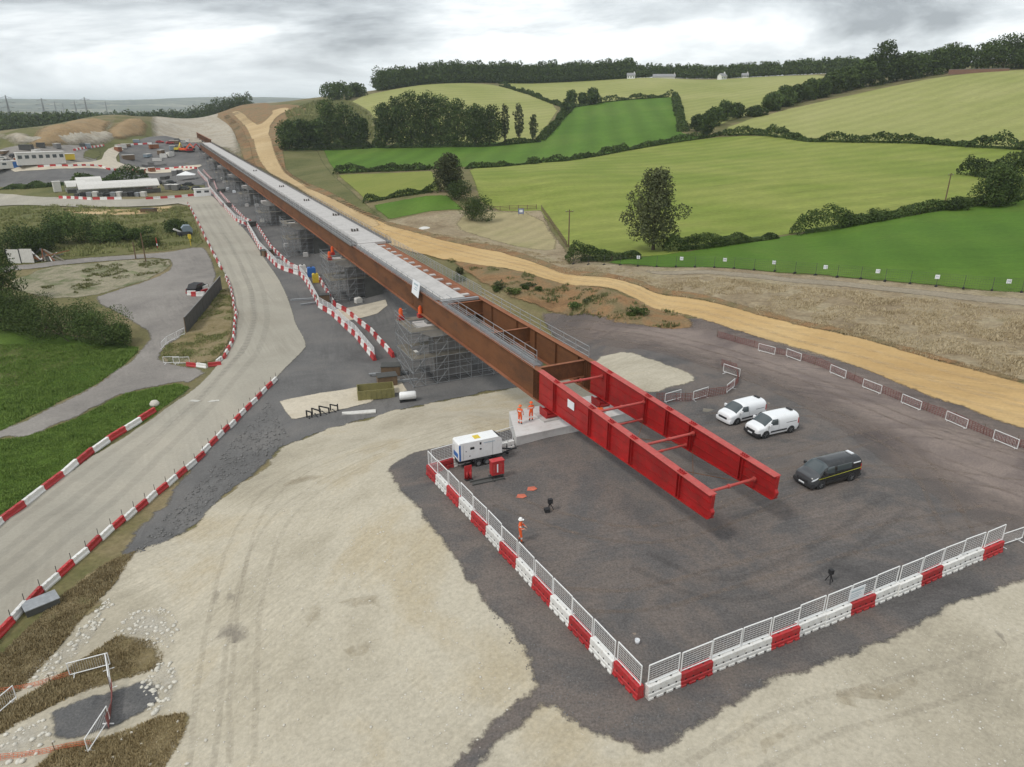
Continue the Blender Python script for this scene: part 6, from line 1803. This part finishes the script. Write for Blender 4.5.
tufts('bank_grass', [(400, 232), (438, 240), (502, 253), (560, 273), (651, 291), (741, 311), (832, 332), (922, 357), (1060, 392), (1060, 320), (950, 302), (832, 290), (728, 279), (640, 276), (575, 262), (480, 240)], 30000, .26, TUFP, 'dry grass on the bank above the sandy haul road', 308, .12)
tufts('hill_weeds', [(286, 112), (320, 101), (345, 101), (372, 116), (372, 140), (330, 126), (290, 130)], 5000, 1.6, TUFO, 'rough weeds on the olive hill above the sandy road', 310, .2)
tufts('scrub_weeds', [(40, 288), (100, 264), (166, 260), (168, 268), (140, 282), (84, 295)], 3500, .35, TUFO, 'low weeds on the pale waste ground', 309, .3)
for k, x in enumerate(sorted(455 + 240 * random.random() for _ in range(12))):
    y = 266 + (x - 475) * .24 + random.uniform(3, 20)
    bush_px('scrubby shrub on the red soil bank, %s from the left' % ordinal(k + 1), x, y + 2, random.uniform(3, 9), random.uniform(5, 14), (LEAFO, LEAFY, LEAFM)[k % 3], 320 + k, 300, .26, group='shrubs on the red soil bank')
def stones(name, spec, mat, label, seed):
    rng = np.random.default_rng(seed)
    ico = np.array([(0, 0, 1), (.894, 0, .447), (.276, .851, .447), (-.724, .526, .447), (-.724, -.526, .447), (.276, -.851, .447), (.724, .526, -.447), (-.276, .851, -.447), (-.894, 0, -.447), (-.276, -.851, -.447), (.724, -.526, -.447), (0, 0, -1)])
    icf = np.array([(0, 1, 2), (0, 2, 3), (0, 3, 4), (0, 4, 5), (0, 5, 1), (1, 6, 2), (2, 7, 3), (3, 8, 4), (4, 9, 5), (5, 10, 1), (6, 7, 2), (7, 8, 3), (8, 9, 4), (9, 10, 5), (10, 6, 1), (11, 7, 6), (11, 8, 7), (11, 9, 8), (11, 10, 9), (11, 6, 10)])
    Vs, Fs, k = [], [], 0
    for px, n, s0, s1 in spec:
        Q = inside(px, n, seed + k)
        z = height(Q[:, 0], Q[:, 1]) + .04
        for (x, y), zz in zip(Q, z):
            s = s0 + (s1 - s0) * rng.random() ** 3
            v = ico * (1 + rng.normal(0, .16, (12, 1))) * s * rng.uniform(.6, 1.2, 3)
            a = rng.uniform(0, 6.28); c, sn = math.cos(a), math.sin(a)
            v = np.stack([v[:, 0] * c - v[:, 1] * sn, v[:, 0] * sn + v[:, 1] * c, v[:, 2] * .7], 1) + (x, y, zz + s * .2)
            Vs.append(v); Fs.append(icf + k); k += 12
    o = np_mesh(name, np.vstack(Vs), np.vstack(Fs), mat)
    return tag(o, label, 'stones', kind='stuff')
STONE = paint('chalk_stone', (.58, .55, .48), .95, var=.15, scale=2, spec=.1)
STONED = paint('grey_stone', (.17, .165, .16), .95, var=.3, scale=2, spec=.1)
stones('chalk_stones', [([(140, 685), (155, 668), (168, 660), (178, 670), (174, 705), (150, 720)], 150, .03, .20), ([(112, 632), (130, 610), (165, 608), (182, 625), (172, 652), (150, 642)], 220, .03, .18), ([(10, 700), (60, 650), (105, 600), (118, 598), (92, 640), (50, 680)], 220, .03, .2),
        ([(0, 770), (0, 738), (45, 720), (54, 745), (30, 760)], 130, .03, .17), ([(90, 760), (150, 715), (190, 700), (220, 740), (200, 767)], 50, .03, .14), ([(180, 640), (330, 470), (420, 560), (520, 700), (480, 767), (200, 767)], 900, .02, .08), ([(660, 767), (780, 700), (1020, 600), (1020, 767)], 500, .015, .07)], STONE, 'white chalk stones scattered over the chalk and dry grass', 400)
stones('hardcore_stones', [([(130, 556), (200, 480), (270, 400), (290, 440), (215, 505), (150, 550)], 1500, .03, .16), ([(480, 600), (640, 720), (760, 680), (1000, 570), (640, 740), (560, 720)], 500, .02, .06)], STONED, 'grey stones strewn beside the road and pad', 401)
# ------------------------------------------------------------------ field fence with white signs
fpx = [(566, 264), (628, 266), (680, 267), (728, 268.5), (780, 272), (832, 277), (890, 282), (950, 288), (1024, 293), (1100, 300)]
pts, st = along(fpx, 3.4)
base = pts[0][0]
fence = thing('temporary_fence', 'dark mesh fence on block feet along the edge of the green pasture', 'fence', base)
pm_ = MB(); pm_.tube((0, 0, 0), (0, 0, 1.9), .035, n=6); post_f = pm_.mesh('post', HOARD)
fb = MB(); fb.box(-.35, .35, -.14, .14, 0, .18); fb.box(-.12, .12, -.12, .12, .18, .26); foot_f = fb.mesh('block_foot', DARK)
for k, (p, hd) in enumerate(pts):
    q = p - base
    inst('post', post_f, fence, q); inst('block_foot', foot_f, fence, q, hd + 1.57)
    if k + 1 < len(pts):
        q2 = pts[k + 1][0] - base
        m = MB()
        for z in (.15, .5, .85, 1.2, 1.55, 1.88): m.bar(q + Vector((0, 0, z)), q2 + Vector((0, 0, z)), .014)
        for f in np.linspace(0, 1, 12)[1:-1]: m.bar(q.lerp(q2, f) + Vector((0, 0, .15)), q.lerp(q2, f) + Vector((0, 0, 1.88)), .010)
        m.build('mesh_panel', HOARD, fence)
for k, (x, y) in enumerate(((638, 265), (681, 266.5), (724, 268), (773, 271), (824, 276), (876, 280.5), (935, 286.5), (1006, 291.5))):
    p = pix(x, y)
    o = thing('fence_sign', 'white sign on the pasture fence, %s from the left' % ordinal(k + 1), 'sign', p, math.radians(-15), 'white signs on the pasture fence')
    m = MB(); m.box(-.3, .3, -.16, -.13, 1.15, 1.75); m.build('board', PAPER, o)
    m = MB(); m.box(-.2, .2, -.164, -.161, 1.42, 1.52); m.build('printed_line', BANG, o)
# post and rail fence round the dry paddock
def post_rail(px, label, step=2.6, h=1.25):
    pts, st = along(px, step); base = pts[0][0]
    r = thing('post_and_rail_fence', label, 'fence', base)
    a = MB(); a.box(-.07, .07, -.07, .07, -.1, h + .1); pme = a.mesh('post', BROWNW)
    for k, (p, hd) in enumerate(pts):
        inst('post', pme, r, p - base, hd)
        if k + 1 < len(pts):
            q = p - base; q2 = pts[k + 1][0] - base
            for z in (.35, .75, 1.15):
                m = MB(); m.bar(q + Vector((0, 0, z)), q2 + Vector((0, 0, z)), .05, .12); m.build('rail', BROWNW, r)
post_rail([(541, 209), (549, 221), (558, 234), (567, 248)], 'dark post and rail fence down the right side of the dry paddock', 2.2)
post_rail([(486, 210), (510, 210), (541, 209)], 'dark post and rail fence along the back of the dry paddock', 2.6)
p = pix(521, 216); o = thing('paddock_sign', 'small blue sign standing in the dry paddock', 'sign', p)
m = MB(); m.box(-.8, .8, -.03, .03, .6, 2.0); m.build('board', paint('blue_grey_sign', (.16, .19, .32), .6), o)
m = MB(); m.box(-.45, .45, -.036, -.031, 1.0, 1.7); m.build('symbol', PAPER, o)
for x in (-.6, .6):
    m = MB(); m.bar((x, .05, 0), (x, .05, 1.9), .08); m.build('post', BROWNW, o)
p = pix(425, 228.5); o = thing('white_sheeting', 'white sheeting lying by the haul road near the paddocks', 'sheeting', p, .3)
m = MB(); m.lathe([(1.6, 0.02), (1.4, .2), (.8, .4), (.2, .5), (.001, .5)], n=9); m.build('cover', DIRTYW, o)
def pole(px, py, hpx, label, arms=True):
    b = pix(px, py); k = math.hypot(b.x, b.y, H - b.z) / F; h = hpx * k * 1.06
    o = thing('utility_pole', label, 'utility pole', b, .4)
    m = MB(); m.tube((0, 0, -.3), (0, 0, h), .16, .11, n=8); m.build('pole', BROWNW, o)
    if arms:
        m = MB(); m.box(-.9, .9, -.06, .06, h - .5, h - .38); m.build('crossarm', BROWNW, o)
        for x in (-.8, 0, .8):
            m = MB(); m.tube((x, 0, h - .38), (x, 0, h - .2), .06, n=6); m.build('insulator', STEEL, o)
pole(568.5, 247, 34, 'dark utility pole at the end of the post and rail fence')
pole(945, 202, 22, 'thin utility pole in the crop field near the right edge')
pole(146, 262, 24, 'dark leaning pole beside the grey lane', False)
pole(136, 259, 14, 'short pole beside the grey lane', False)
# farmhouses on the skyline
def house(px, py, wd, dp, hh, label, wall, roof, rz=0, wins=3, r=None):
    b = pix(px, py) if r is None else at_range(px, py, r)
    if r is not None: b.z = hz1(b.x, b.y)
    o = thing('farmhouse', label, 'house', b, math.atan2(-b.x, b.y) + rz)
    m = MB(); m.box(-wd / 2, wd / 2, -dp / 2, dp / 2, -1, hh); m.prism([(-dp / 2, hh), (dp / 2, hh), (0, hh + dp * .42)], 'x', -wd / 2, wd / 2); m.build('walls', wall, o)
    m = MB()
    for sd in (-1, 1):
        e0 = (sd * (dp / 2 + .4), hh - .3); e1 = (0, hh + dp * .42 + .15)
        m.prism([e0, e1, (e1[0], e1[1] + .25), (e0[0], e0[1] + .25)], 'x', -wd / 2 - .4, wd / 2 + .4)
    rf = m.build('roof', roof, o)
    m = MB(); m.box(wd / 2 - 1.4, wd / 2 - .5, -.5, .5, hh + dp * .25, hh + dp * .42 + 1.6); m.build('chimney', wall, rf)
    for k in range(wins):
        x = -wd / 2 + (k + .5) * wd / wins
        for z in ((.9, 2.2), (3.3, 4.6)):
            if z[1] < hh + .2:
                m = MB(); m.box(x - .6, x + .6, -dp / 2 - .05, -dp / 2 - .003, z[0], z[1]); m.build('window', GLASS, o)
    return o
house(631, 77.5, 8, 5, 3.0, 'white farmhouse at the right end of the hilltop wood', WHITE, ROOFG, r=798)
house(722, 79.0, 8, 5, 3.2, 'white farmhouse with gable among the skyline trees', WHITE, ROOFG, .9, r=775)
house(745, 76.5, 6, 4, 2.4, 'small pale house farthest right on the skyline', DIRTYW, ROOFG, r=775)
house(664, 78, 22, 5, 1.6, 'long low pale barn between the skyline farmhouses', DIRTYW, ROOFG, 0, 6, r=795)
b = pix(978, 73); o = thing('brick_wall', 'low reddish wall on the hilltop beside the round trees', 'wall', b, math.atan2(-b.x, b.y))
BRK = paint('red_brick', (.20, .11, .08), .9, var=.2)
m = MB(); m.box(-16, 16, -.25, .25, -.5, 2.2); m.build('masonry', BRK, o)
m = MB(); m.box(-16.1, 16.1, -.32, .32, 2.202, 2.4); m.build('coping', CONCD, o)
# pylons
def pylon(px, ybase, ytop, r, label):
    t_ = at_range(px, ytop, r); z0 = hz1(t_.x, t_.y); h = t_.z - z0
    o = thing('electricity_pylon', label, 'pylon', (t_.x, t_.y, z0), math.atan2(-t_.x, t_.y) + .3, 'electricity pylons on the left skyline')
    w_ = h * .09; th = max(.35, h * .011)
    def W_(z): return w_ * (1 - .82 * min(1, z / (h * .62)) ** .8) if z < h * .62 else w_ * .18 * (1 - .75 * (z - h * .62) / (h * .38))
    m = MB(); lv = np.linspace(0, h, 11)
    for sx in (-1, 1):
        for sy in (-1, 1):
            for a, b in zip(lv[:-1], lv[1:]): m.bar((sx * W_(a), sy * W_(a), a), (sx * W_(b), sy * W_(b), b), th)
    m.build('legs', STEELD, o)
    m = MB()
    for a, b in zip(lv[:-1], lv[1:]):
        for sx in (-1, 1):
            m.bar((sx * W_(a), -W_(a), a), (-sx * W_(b), -W_(b), b), th * .6); m.bar((-W_(a), sx * W_(a), a), (-W_(b), -sx * W_(b), b), th * .6)
    m.build('lattice', STEELD, o)
    for z, l in ((.66, .17), (.79, .22), (.92, .15)):
        m = MB(); m.bar((-h * l, 0, h * z), (h * l, 0, h * z), th * .8); m.bar((-h * l, 0, h * z), (0, 0, h * z + h * .05), th * .6); m.bar((h * l, 0, h * z), (0, 0, h * z + h * .05), th * .6); m.build('arm', STEELD, o)
for k, (x, y, r) in enumerate(((5, 95, 950), (41, 98, 1350), (54, 101.5, 2300), (62, 103, 3000), (74, 100.5, 1900), (84, 97, 1300), (105, 101, 2400))):
    pylon(x, 110, y, r, 'grey lattice pylon, %s from the left on the hazy skyline' % ordinal(k + 1))
# ------------------------------------------------------------------ site compound on the left
def cabin(px, py, L_, W_, Ht, wall, label, rz=None, windows=0, band=None, name='site_cabin'):
    b = pix(px, py)
    o = thing(name, label, 'cabin', b, math.atan2(-b.x, b.y) + .12 if rz is None else rz, 'cabins in the site compound')
    m = MB(); m.box(-L_ / 2, L_ / 2, -W_ / 2, W_ / 2, .15, Ht); m.build('shell', wall, o)
    m = MB(); m.box(-L_ / 2 - .15, L_ / 2 + .15, -W_ / 2 - .15, W_ / 2 + .15, Ht + .002, Ht + .18); m.build('roof', DIRTYW, o)
    for k in range(windows):
        x = -L_ / 2 + (k + .5) * L_ / windows
        m = MB(); m.box(x - .8, x + .8, -W_ / 2 - .04, -W_ / 2 - .003, Ht * .55, Ht * .82); m.build('window', GLASS, o)
    if band:
        m = MB(); m.box(L_ * band[0], L_ * band[1], -W_ / 2 - .05, -W_ / 2 - .003, .3, Ht - .2); m.build('blue_panel', BLUE, o)
    return o
cabin(42, 164.5, 19, 5, 5.4, DIRTYW, 'two storey white cabin block right of the blue panelled one', windows=7)
cabin(10, 168.5, 16, 4, 3.2, DIRTYW, 'low white cabin with a blue panel at the left edge', windows=4, band=(.08, .30))
cabin(-12, 166, 12, 4, 3, DIRTYW, 'white cabin cut by the left edge of the picture', windows=3)
cabin(68, 160, 6, 3, 2.8, YELLOW, 'small yellow cabin right of the white cabin block')
cabin(203, 196.5, 5.5, 2.8, 2.8, WHITE, 'small white cabin at the road junction barriers', windows=2)
def vehicle(px, py, L_, col, label, rz, big=False):
    b = pix(px, py)
    o = thing('parked_vehicle' if not big else 'site_lorry', label, 'lorry' if big else 'car', b, rz, 'vehicles far off on the site')
    h = .95 if not big else 1.2; a = L_ / 2
    m = MB(); m.prism([(-a, .35), (-a, h), (-a * .8, h + .05), (-a * .55, h + .62 if not big else h + 1.5), (a * .25, h + .62 if not big else h + 1.5), (a * .55, h + .05), (a, h - .1), (a, .35)], 'y', -.9, .9); m.build('body', col, o)
    m = MB(); m.prism([(-a * .72, h + .1), (-a * .52, h + .54 if not big else h + 1.3), (a * .22, h + .54 if not big else h + 1.3), (a * .46, h + .1)], 'y', -.915, .915); m.build('windows', GLASS, o)
    for x in (-a * .62, a * .62):
        for sd in (-1, 1):
            m = MB(); m.tube((x, sd * .7, .33), (x, sd * .93, .33), .33, n=12); m.build('wheel', DARK, o)
vl = [(2, 160, DIRTYW), (14, 157, DARK), (8, 163, DARK), (160, 184, DARK), (166, 186, HOARD), (171, 184, DARK), (177, 187, DARK), (184, 190, HOARD), (188, 186, DARK), (197, 190, DARK), (146, 190, HOARD), (152, 188, DARK), (150, 192, BARR), (170, 144, BARR), (177, 141, HOARD), (160, 143, BARR), (185, 143, DIRTYW)]
for k, (x, y, c) in enumerate(vl):
    nm = {id(DIRTYW): 'white', id(DARK): 'black', id(HOARD): 'dark grey', id(BARR): 'red'}[id(c)]
    vehicle(x, y, 4.4, c, 'distant %s vehicle, %s of those parked on the far compound' % (nm, ordinal(k + 1)), random.uniform(0, 6.28))
# white tents beside the lower road
def tent(px, py, L_, W_, Ht, label, rz=.1):
    b = pix(px, py); o = thing('storage_tent', label, 'tent', b, math.atan2(-b.x, b.y) + rz, 'white tents by the lower road')
    m = MB(); prof = [(-W_ / 2, Ht * .55), (-W_ * .3, Ht * .85), (0, Ht), (W_ * .3, Ht * .85), (W_ / 2, Ht * .55), (W_ / 2, Ht * .5), (0, Ht * .94), (-W_ / 2, Ht * .5)]
    m.prism(prof, 'x', -L_ / 2, L_ / 2); m.build('roof_sheet', DIRTYW, o)
    for sd in (-1, 1):
        m = MB(); m.box(-L_ / 2, L_ / 2, sd * W_ / 2 - .1, sd * W_ / 2 + .1, 0, Ht * .3); m.build('side_wall', HOARD if sd < 0 else DIRTYW, o)
        for k in range(7):
            x = -L_ / 2 + k * L_ / 6; m = MB(); m.bar((x, sd * W_ / 2, 0), (x, sd * W_ / 2, Ht * .52), .18); m.build('frame_post', STEEL, o)
tent(120, 193, 28, 9, 4.8, 'long white tent nearest the road junction')
tent(90, 188, 9, 7, 4.4, 'short white tent at the back of the row')
tent(77, 192, 7, 6, 4.4, 'small white tent at the left end of the row')
cabin(58, 192, 2.6, 2.2, 4.0, DIRTYW, 'narrow white kiosk left of the tents')
for k, x in enumerate(range(78, 146, 6)):
    b = pix(x, 196.5); o = thing('material_stack', 'dark stack of materials, %s from the left before the tents' % ordinal(k + 1), 'stack', b, random.uniform(-.2, .2), 'material stacks before the tents')
    h_ = random.uniform(.9, 2.0)
    m = MB()
    for q in range(3): m.box(-.9, .9, -.9, .9, q * h_ / 3 + .1, (q + 1) * h_ / 3); 
    m.build('bundle', (HOARD, DARK, STEELD, DIRTYW)[k % 4], o)
    m = MB(); m.box(-1, 1, -1, 1, 0, .098); m.build('pallet', BOARD, o)
b = pix(187, 180); o = thing('white_marquee', 'white peaked canopy behind the road junction', 'canopy', b, .3)
m = MB(); m.add([(-4, -3, 2.4), (4, -3, 2.4), (4, 3, 2.4), (-4, 3, 2.4), (0, 0, 4.0)], [(0, 1, 4), (1, 2, 4), (2, 3, 4), (3, 0, 4), (3, 2, 1, 0)]); m.build('canopy', WHITE, o)
for x in (-3.9, 3.9):
    for y in (-2.9, 2.9):
        m = MB(); m.bar((x, y, 0), (x, y, 2.4), .12); m.build('leg', STEEL, o)
b = pix(149, 212.5); o = thing('dark_skip', 'long dark brown skip on the sandy verge of the lower road', 'skip', b, .05)
m = MB(); m.prism([(-1.0, 0), (-1.2, 1.3), (1.2, 1.3), (1.0, 0)], 'x', -2.2, 2.2); m.build('hull', BROWNW, o)
m = MB(); m.box(-2.1, 2.1, -1.1, 1.1, 1.302, 1.34); m.build('load', DARK, o)
b = pix(186, 236); o = thing('broken_machine', 'blue grey tarpaulined machine in the bushes by the road', 'machine', b, .5)
m = MB(); m.box(-2.0, 1.6, -.9, .9, .5, 1.3); m.build('chassis', HOARD, o)
TARP = paint('blue_grey_tarp', (.20, .25, .29), .6, var=.2)
m = MB(); m.prism([(-.6, 1.3), (-.9, 2.2), (-.2, 2.9), (1.2, 2.8), (1.8, 1.9), (1.7, .8), (1.0, 1.302)], 'y', -1.0, 1.0); m.build('tarpaulin', TARP, o)
m = MB(); m.prism([(-1.0, 1.302), (-2.6, 2.2), (-2.9, 1.9), (-1.6, 1.302)], 'y', -.5, .5); m.build('boom', DIRTYW, o)
for x in (-1.3, 1.0):
    for sd in (-1, 1):
        m = MB(); m.tube((x, sd * .75, .5), (x, sd * 1.05, .5), .5, n=12); m.build('wheel', DARK, o)
# dark hoarding beside the lane
A_ = pix(187, 333); B_ = pix(222, 289)
pts, st = along([(187, 333), (205, 311), (222, 289)], 2.4)
hb = thing('hoarding', 'tall dark hoarding between the grey lane and the road bend', 'hoarding', pts[0][0])
for k, (p, hd) in enumerate(pts):
    q = p - pts[0][0]
    pn_ = MB(); pn_.box(-st / 2 + .03, st / 2 - .03, -.04, .04, 0, 2.5); inst('panel', pn_.mesh('panel', HOARD), hb, q, hd)
    cp = MB(); cp.box(-st / 2, st / 2, -.08, .08, 2.502, 2.58); inst('capping', cp.mesh('capping', CONCD), hb, q, hd)
    pp = MB(); pp.box(-st / 2 - .05, -st / 2 + .05, .041, .14, 0, 2.5); inst('post', pp.mesh('post', BROWNW), hb, q, hd)
pts, st = along([(162, 350), (167, 344), (186, 334)], 2.2)
for k, (p, hd) in enumerate(pts):
    place(PED, USED, p, hd, 'white pedestrian barrier, %s between the lane mouth and dark hoarding' % ordinal(k + 1), 'barrier', PEDG)
for k, (x, y) in enumerate(((172, 364), (182, 364.5))):
    p = pix(x, y); place(PED, USED, p, .1, 'white pedestrian barrier, %s at the mouth of the grey lane' % ('left one' if k == 0 else 'right one'), 'barrier', PEDG)
# pick-up ringed with barriers behind the hoarding
vehicle(198, 291, 4.6, DARK, 'black vehicle ringed by red and white barriers behind the hoarding', 1.4)
for k, (x, y, h_) in enumerate(((190, 293, 1.2), (192, 295.5, 0), (196, 296.5, 0), (201, 296.5, 0), (205, 294, 1.2), (206, 290, 1.4))):
    p = pix(x, y); pr = block_proto(BARR if k % 2 == 0 else BARW, 1.6, .9, .5, False)
    pr.location = p; pr.rotation_euler = (0, 0, h_)
    tag(pr, '%s barrier, %s round the black vehicle behind the hoarding' % ('red' if k % 2 == 0 else 'white', ordinal(k + 1)), 'barrier', 'barriers round the black vehicle')
# grey panels and debris beside the meadow
pts, st = along([(9, 264), (22, 263.5), (35, 263)], 3.0)
gp_ = thing('panel_fence', 'pale grey panel fence with dark posts at the left edge', 'fence', pts[0][0])
for k, (p, hd) in enumerate(pts):
    q = p - pts[0][0]
    m = MB(); m.box(-st / 2 + .1, st / 2 - .1, -.05, .05, .1, 3.2); inst('panel', m.mesh('panel', LAMP if False else DIRTYW), gp_, q, hd)
    m = MB(); m.box(-st / 2 - .1, -st / 2 + .1, -.1, .1, 0, 3.3); inst('post', m.mesh('post', DARK), gp_, q, hd)
b = pix(48, 261); o = thing('scrap_heap', 'heap of timber and scrap beside the grey panel fence', 'scrap heap', b)
for k in range(16):
    m = MB(); a = random.uniform(0, 3.1); c, s_ = math.cos(a), math.sin(a); z = random.uniform(.2, 1.8); l = random.uniform(1.2, 3)
    m.bar((c * -l + random.uniform(-3, 3), s_ * -l * .4, .1), (c * l + random.uniform(-3, 3), s_ * l * .4, z + 1.0), random.uniform(.2, .6), .15); m.build('beam', (BOARD, HOARD, DIRTYW, RUSTD)[k % 4], o)
for k, (x, y, c) in enumerate(((158, 250, BARR), (191, 246, YELLOW))):
    p = pix(x, y); o = thing('marker_post', ('red and white marker post by the grey lane' if k == 0 else 'yellow marker flag beside the straight road'), 'marker', p)
    m = MB(); m.tube((0, 0, 0), (0, 0, 3.0), .10, n=8); m.build('post', c, o)
    m = MB(); m.box(-.4, .4, -.03, .03, 1.8, 2.9) if k else m.tube((0, 0, 1.0), (0, 0, 1.6), .12, n=8); m.build('band', PAPER if k == 0 else YELLOW, o)
p = pix(155, 406); o = thing('boulder_stack', 'white boulder at the end of the large road barriers', 'boulder', p)
m = MB(); m.lathe([(.001, -.1), (.5, .05), (.55, .35), (.35, .65), (.001, .72)], n=9); m.build('stone', STONE, o)
p = pix(42, 607); o = thing('manhole_box', 'dark grey steel box lid beside the road barriers', 'box', p, math.radians(45))
m = MB(); m.box(-1.0, 1.0, -.6, .6, 0, .5); m.build('chamber', HOARD, o)
m = MB(); m.box(-1.05, 1.05, -.65, .65, .502, .56); m.build('lid', STEELD, o)
for k, (x, y, c) in enumerate(((184, 152, ORANGE), (190, 152.5, BARR), (178, 151.5, YELLOW))):
    p = pix(x, y); o = thing('site_plant', '%s excavator beside the far end of the deck' % ('orange', 'red', 'yellow')[k], 'excavator', p, k * .8)
    for sd in (-1, 1):
        m = MB(); m.prism([(-2.0, .15), (-2.2, .6), (-1.9, 1.0), (1.9, 1.0), (2.2, .6), (2.0, .15)], 'y', *sorted((sd * .8, sd * 1.4))); m.build('track', DARK, o)
    m = MB(); m.box(-2.2, 1.6, -1.3, 1.3, 1.1, 2.2); m.build('house', c, o)
    m = MB(); m.box(.2, 1.7, .1, 1.2, 2.202, 3.2); m.build('cab', GLASS, o)
    m = MB(); m.bar((1.4, -.2, 1.8), (4.2, -.2, 4.6), .5); m.bar((4.2, -.2, 4.6), (6.2, -.2, 2.2), .4); m.build('boom', c, o)
    m = MB(); m.prism([(5.8, 2.2), (6.8, 2.0), (6.4, .9), (5.6, 1.2)], 'y', -.8, .4); m.build('bucket', DARK, o)
FR = random.Random(9)
fc = 0
for (x, y) in [(FR.uniform(118, 196), FR.uniform(140, 163)) for _ in range(14)] + [(FR.uniform(2, 95), FR.uniform(146, 165)) for _ in range(10)] + [(FR.uniform(140, 200), FR.uniform(172, 191)) for _ in range(8)]:
    fc += 1
    b = pix(x, y); mt, nm = FR.choice(((RUSTD, 'rusty red'), (DIRTYW, 'white'), (HOARD, 'dark'), (TARP, 'blue grey'), (CONCD, 'grey'), (BROWNW, 'brown'), (DIRTYW, 'white')))
    o = thing('site_container', '%s container, %s of the small far ones scattered over the compound' % (nm, ordinal(fc)), 'container', b, FR.uniform(0, 3), 'small containers on the far compound')
    l, w_, h_ = FR.uniform(2.5, 6), 2.3, FR.uniform(1.4, 2.6)
    m = MB(); m.box(-l / 2, l / 2, -w_ / 2, w_ / 2, .12, h_); m.build('shell', mt, o)
    m = MB(); m.box(-l / 2 - .05, l / 2 + .05, -w_ / 2 - .05, w_ / 2 + .05, h_ + .002, h_ + .12); m.build('lid', DIRTYW if mt is not HOARD else HOARD, o)
    m = MB(); m.box(-l / 2, l / 2, -w_ / 2 + .1, w_ / 2 - .1, 0, .118); m.build('skid', DARK, o)
# ------------------------------------------------------------------ air
hb_ = MB(); hb_.box(-27000, 27000, -27000, 27000, float(GZ.min()) - 1.5, float(max(GZ.max(), 95)) + 12)
haze = hb_.build('haze', None)
haze.data.materials.clear()
hm_, ht, hbs = new_mat('haze_air')
ht.nodes.remove(hbs)
pv = ht.nodes.new('ShaderNodeVolumePrincipled')
pv.inputs['Color'].default_value = (.84, .93, 1.0, 1)
pv.inputs['Density'].default_value = 0.00009
pv.inputs['Anisotropy'].default_value = .1
ht.links.new(pv.outputs[0], ht.nodes['Material Output'].inputs['Volume'])
haze.data.materials.append(hm_)
haze['kind'] = 'stuff'
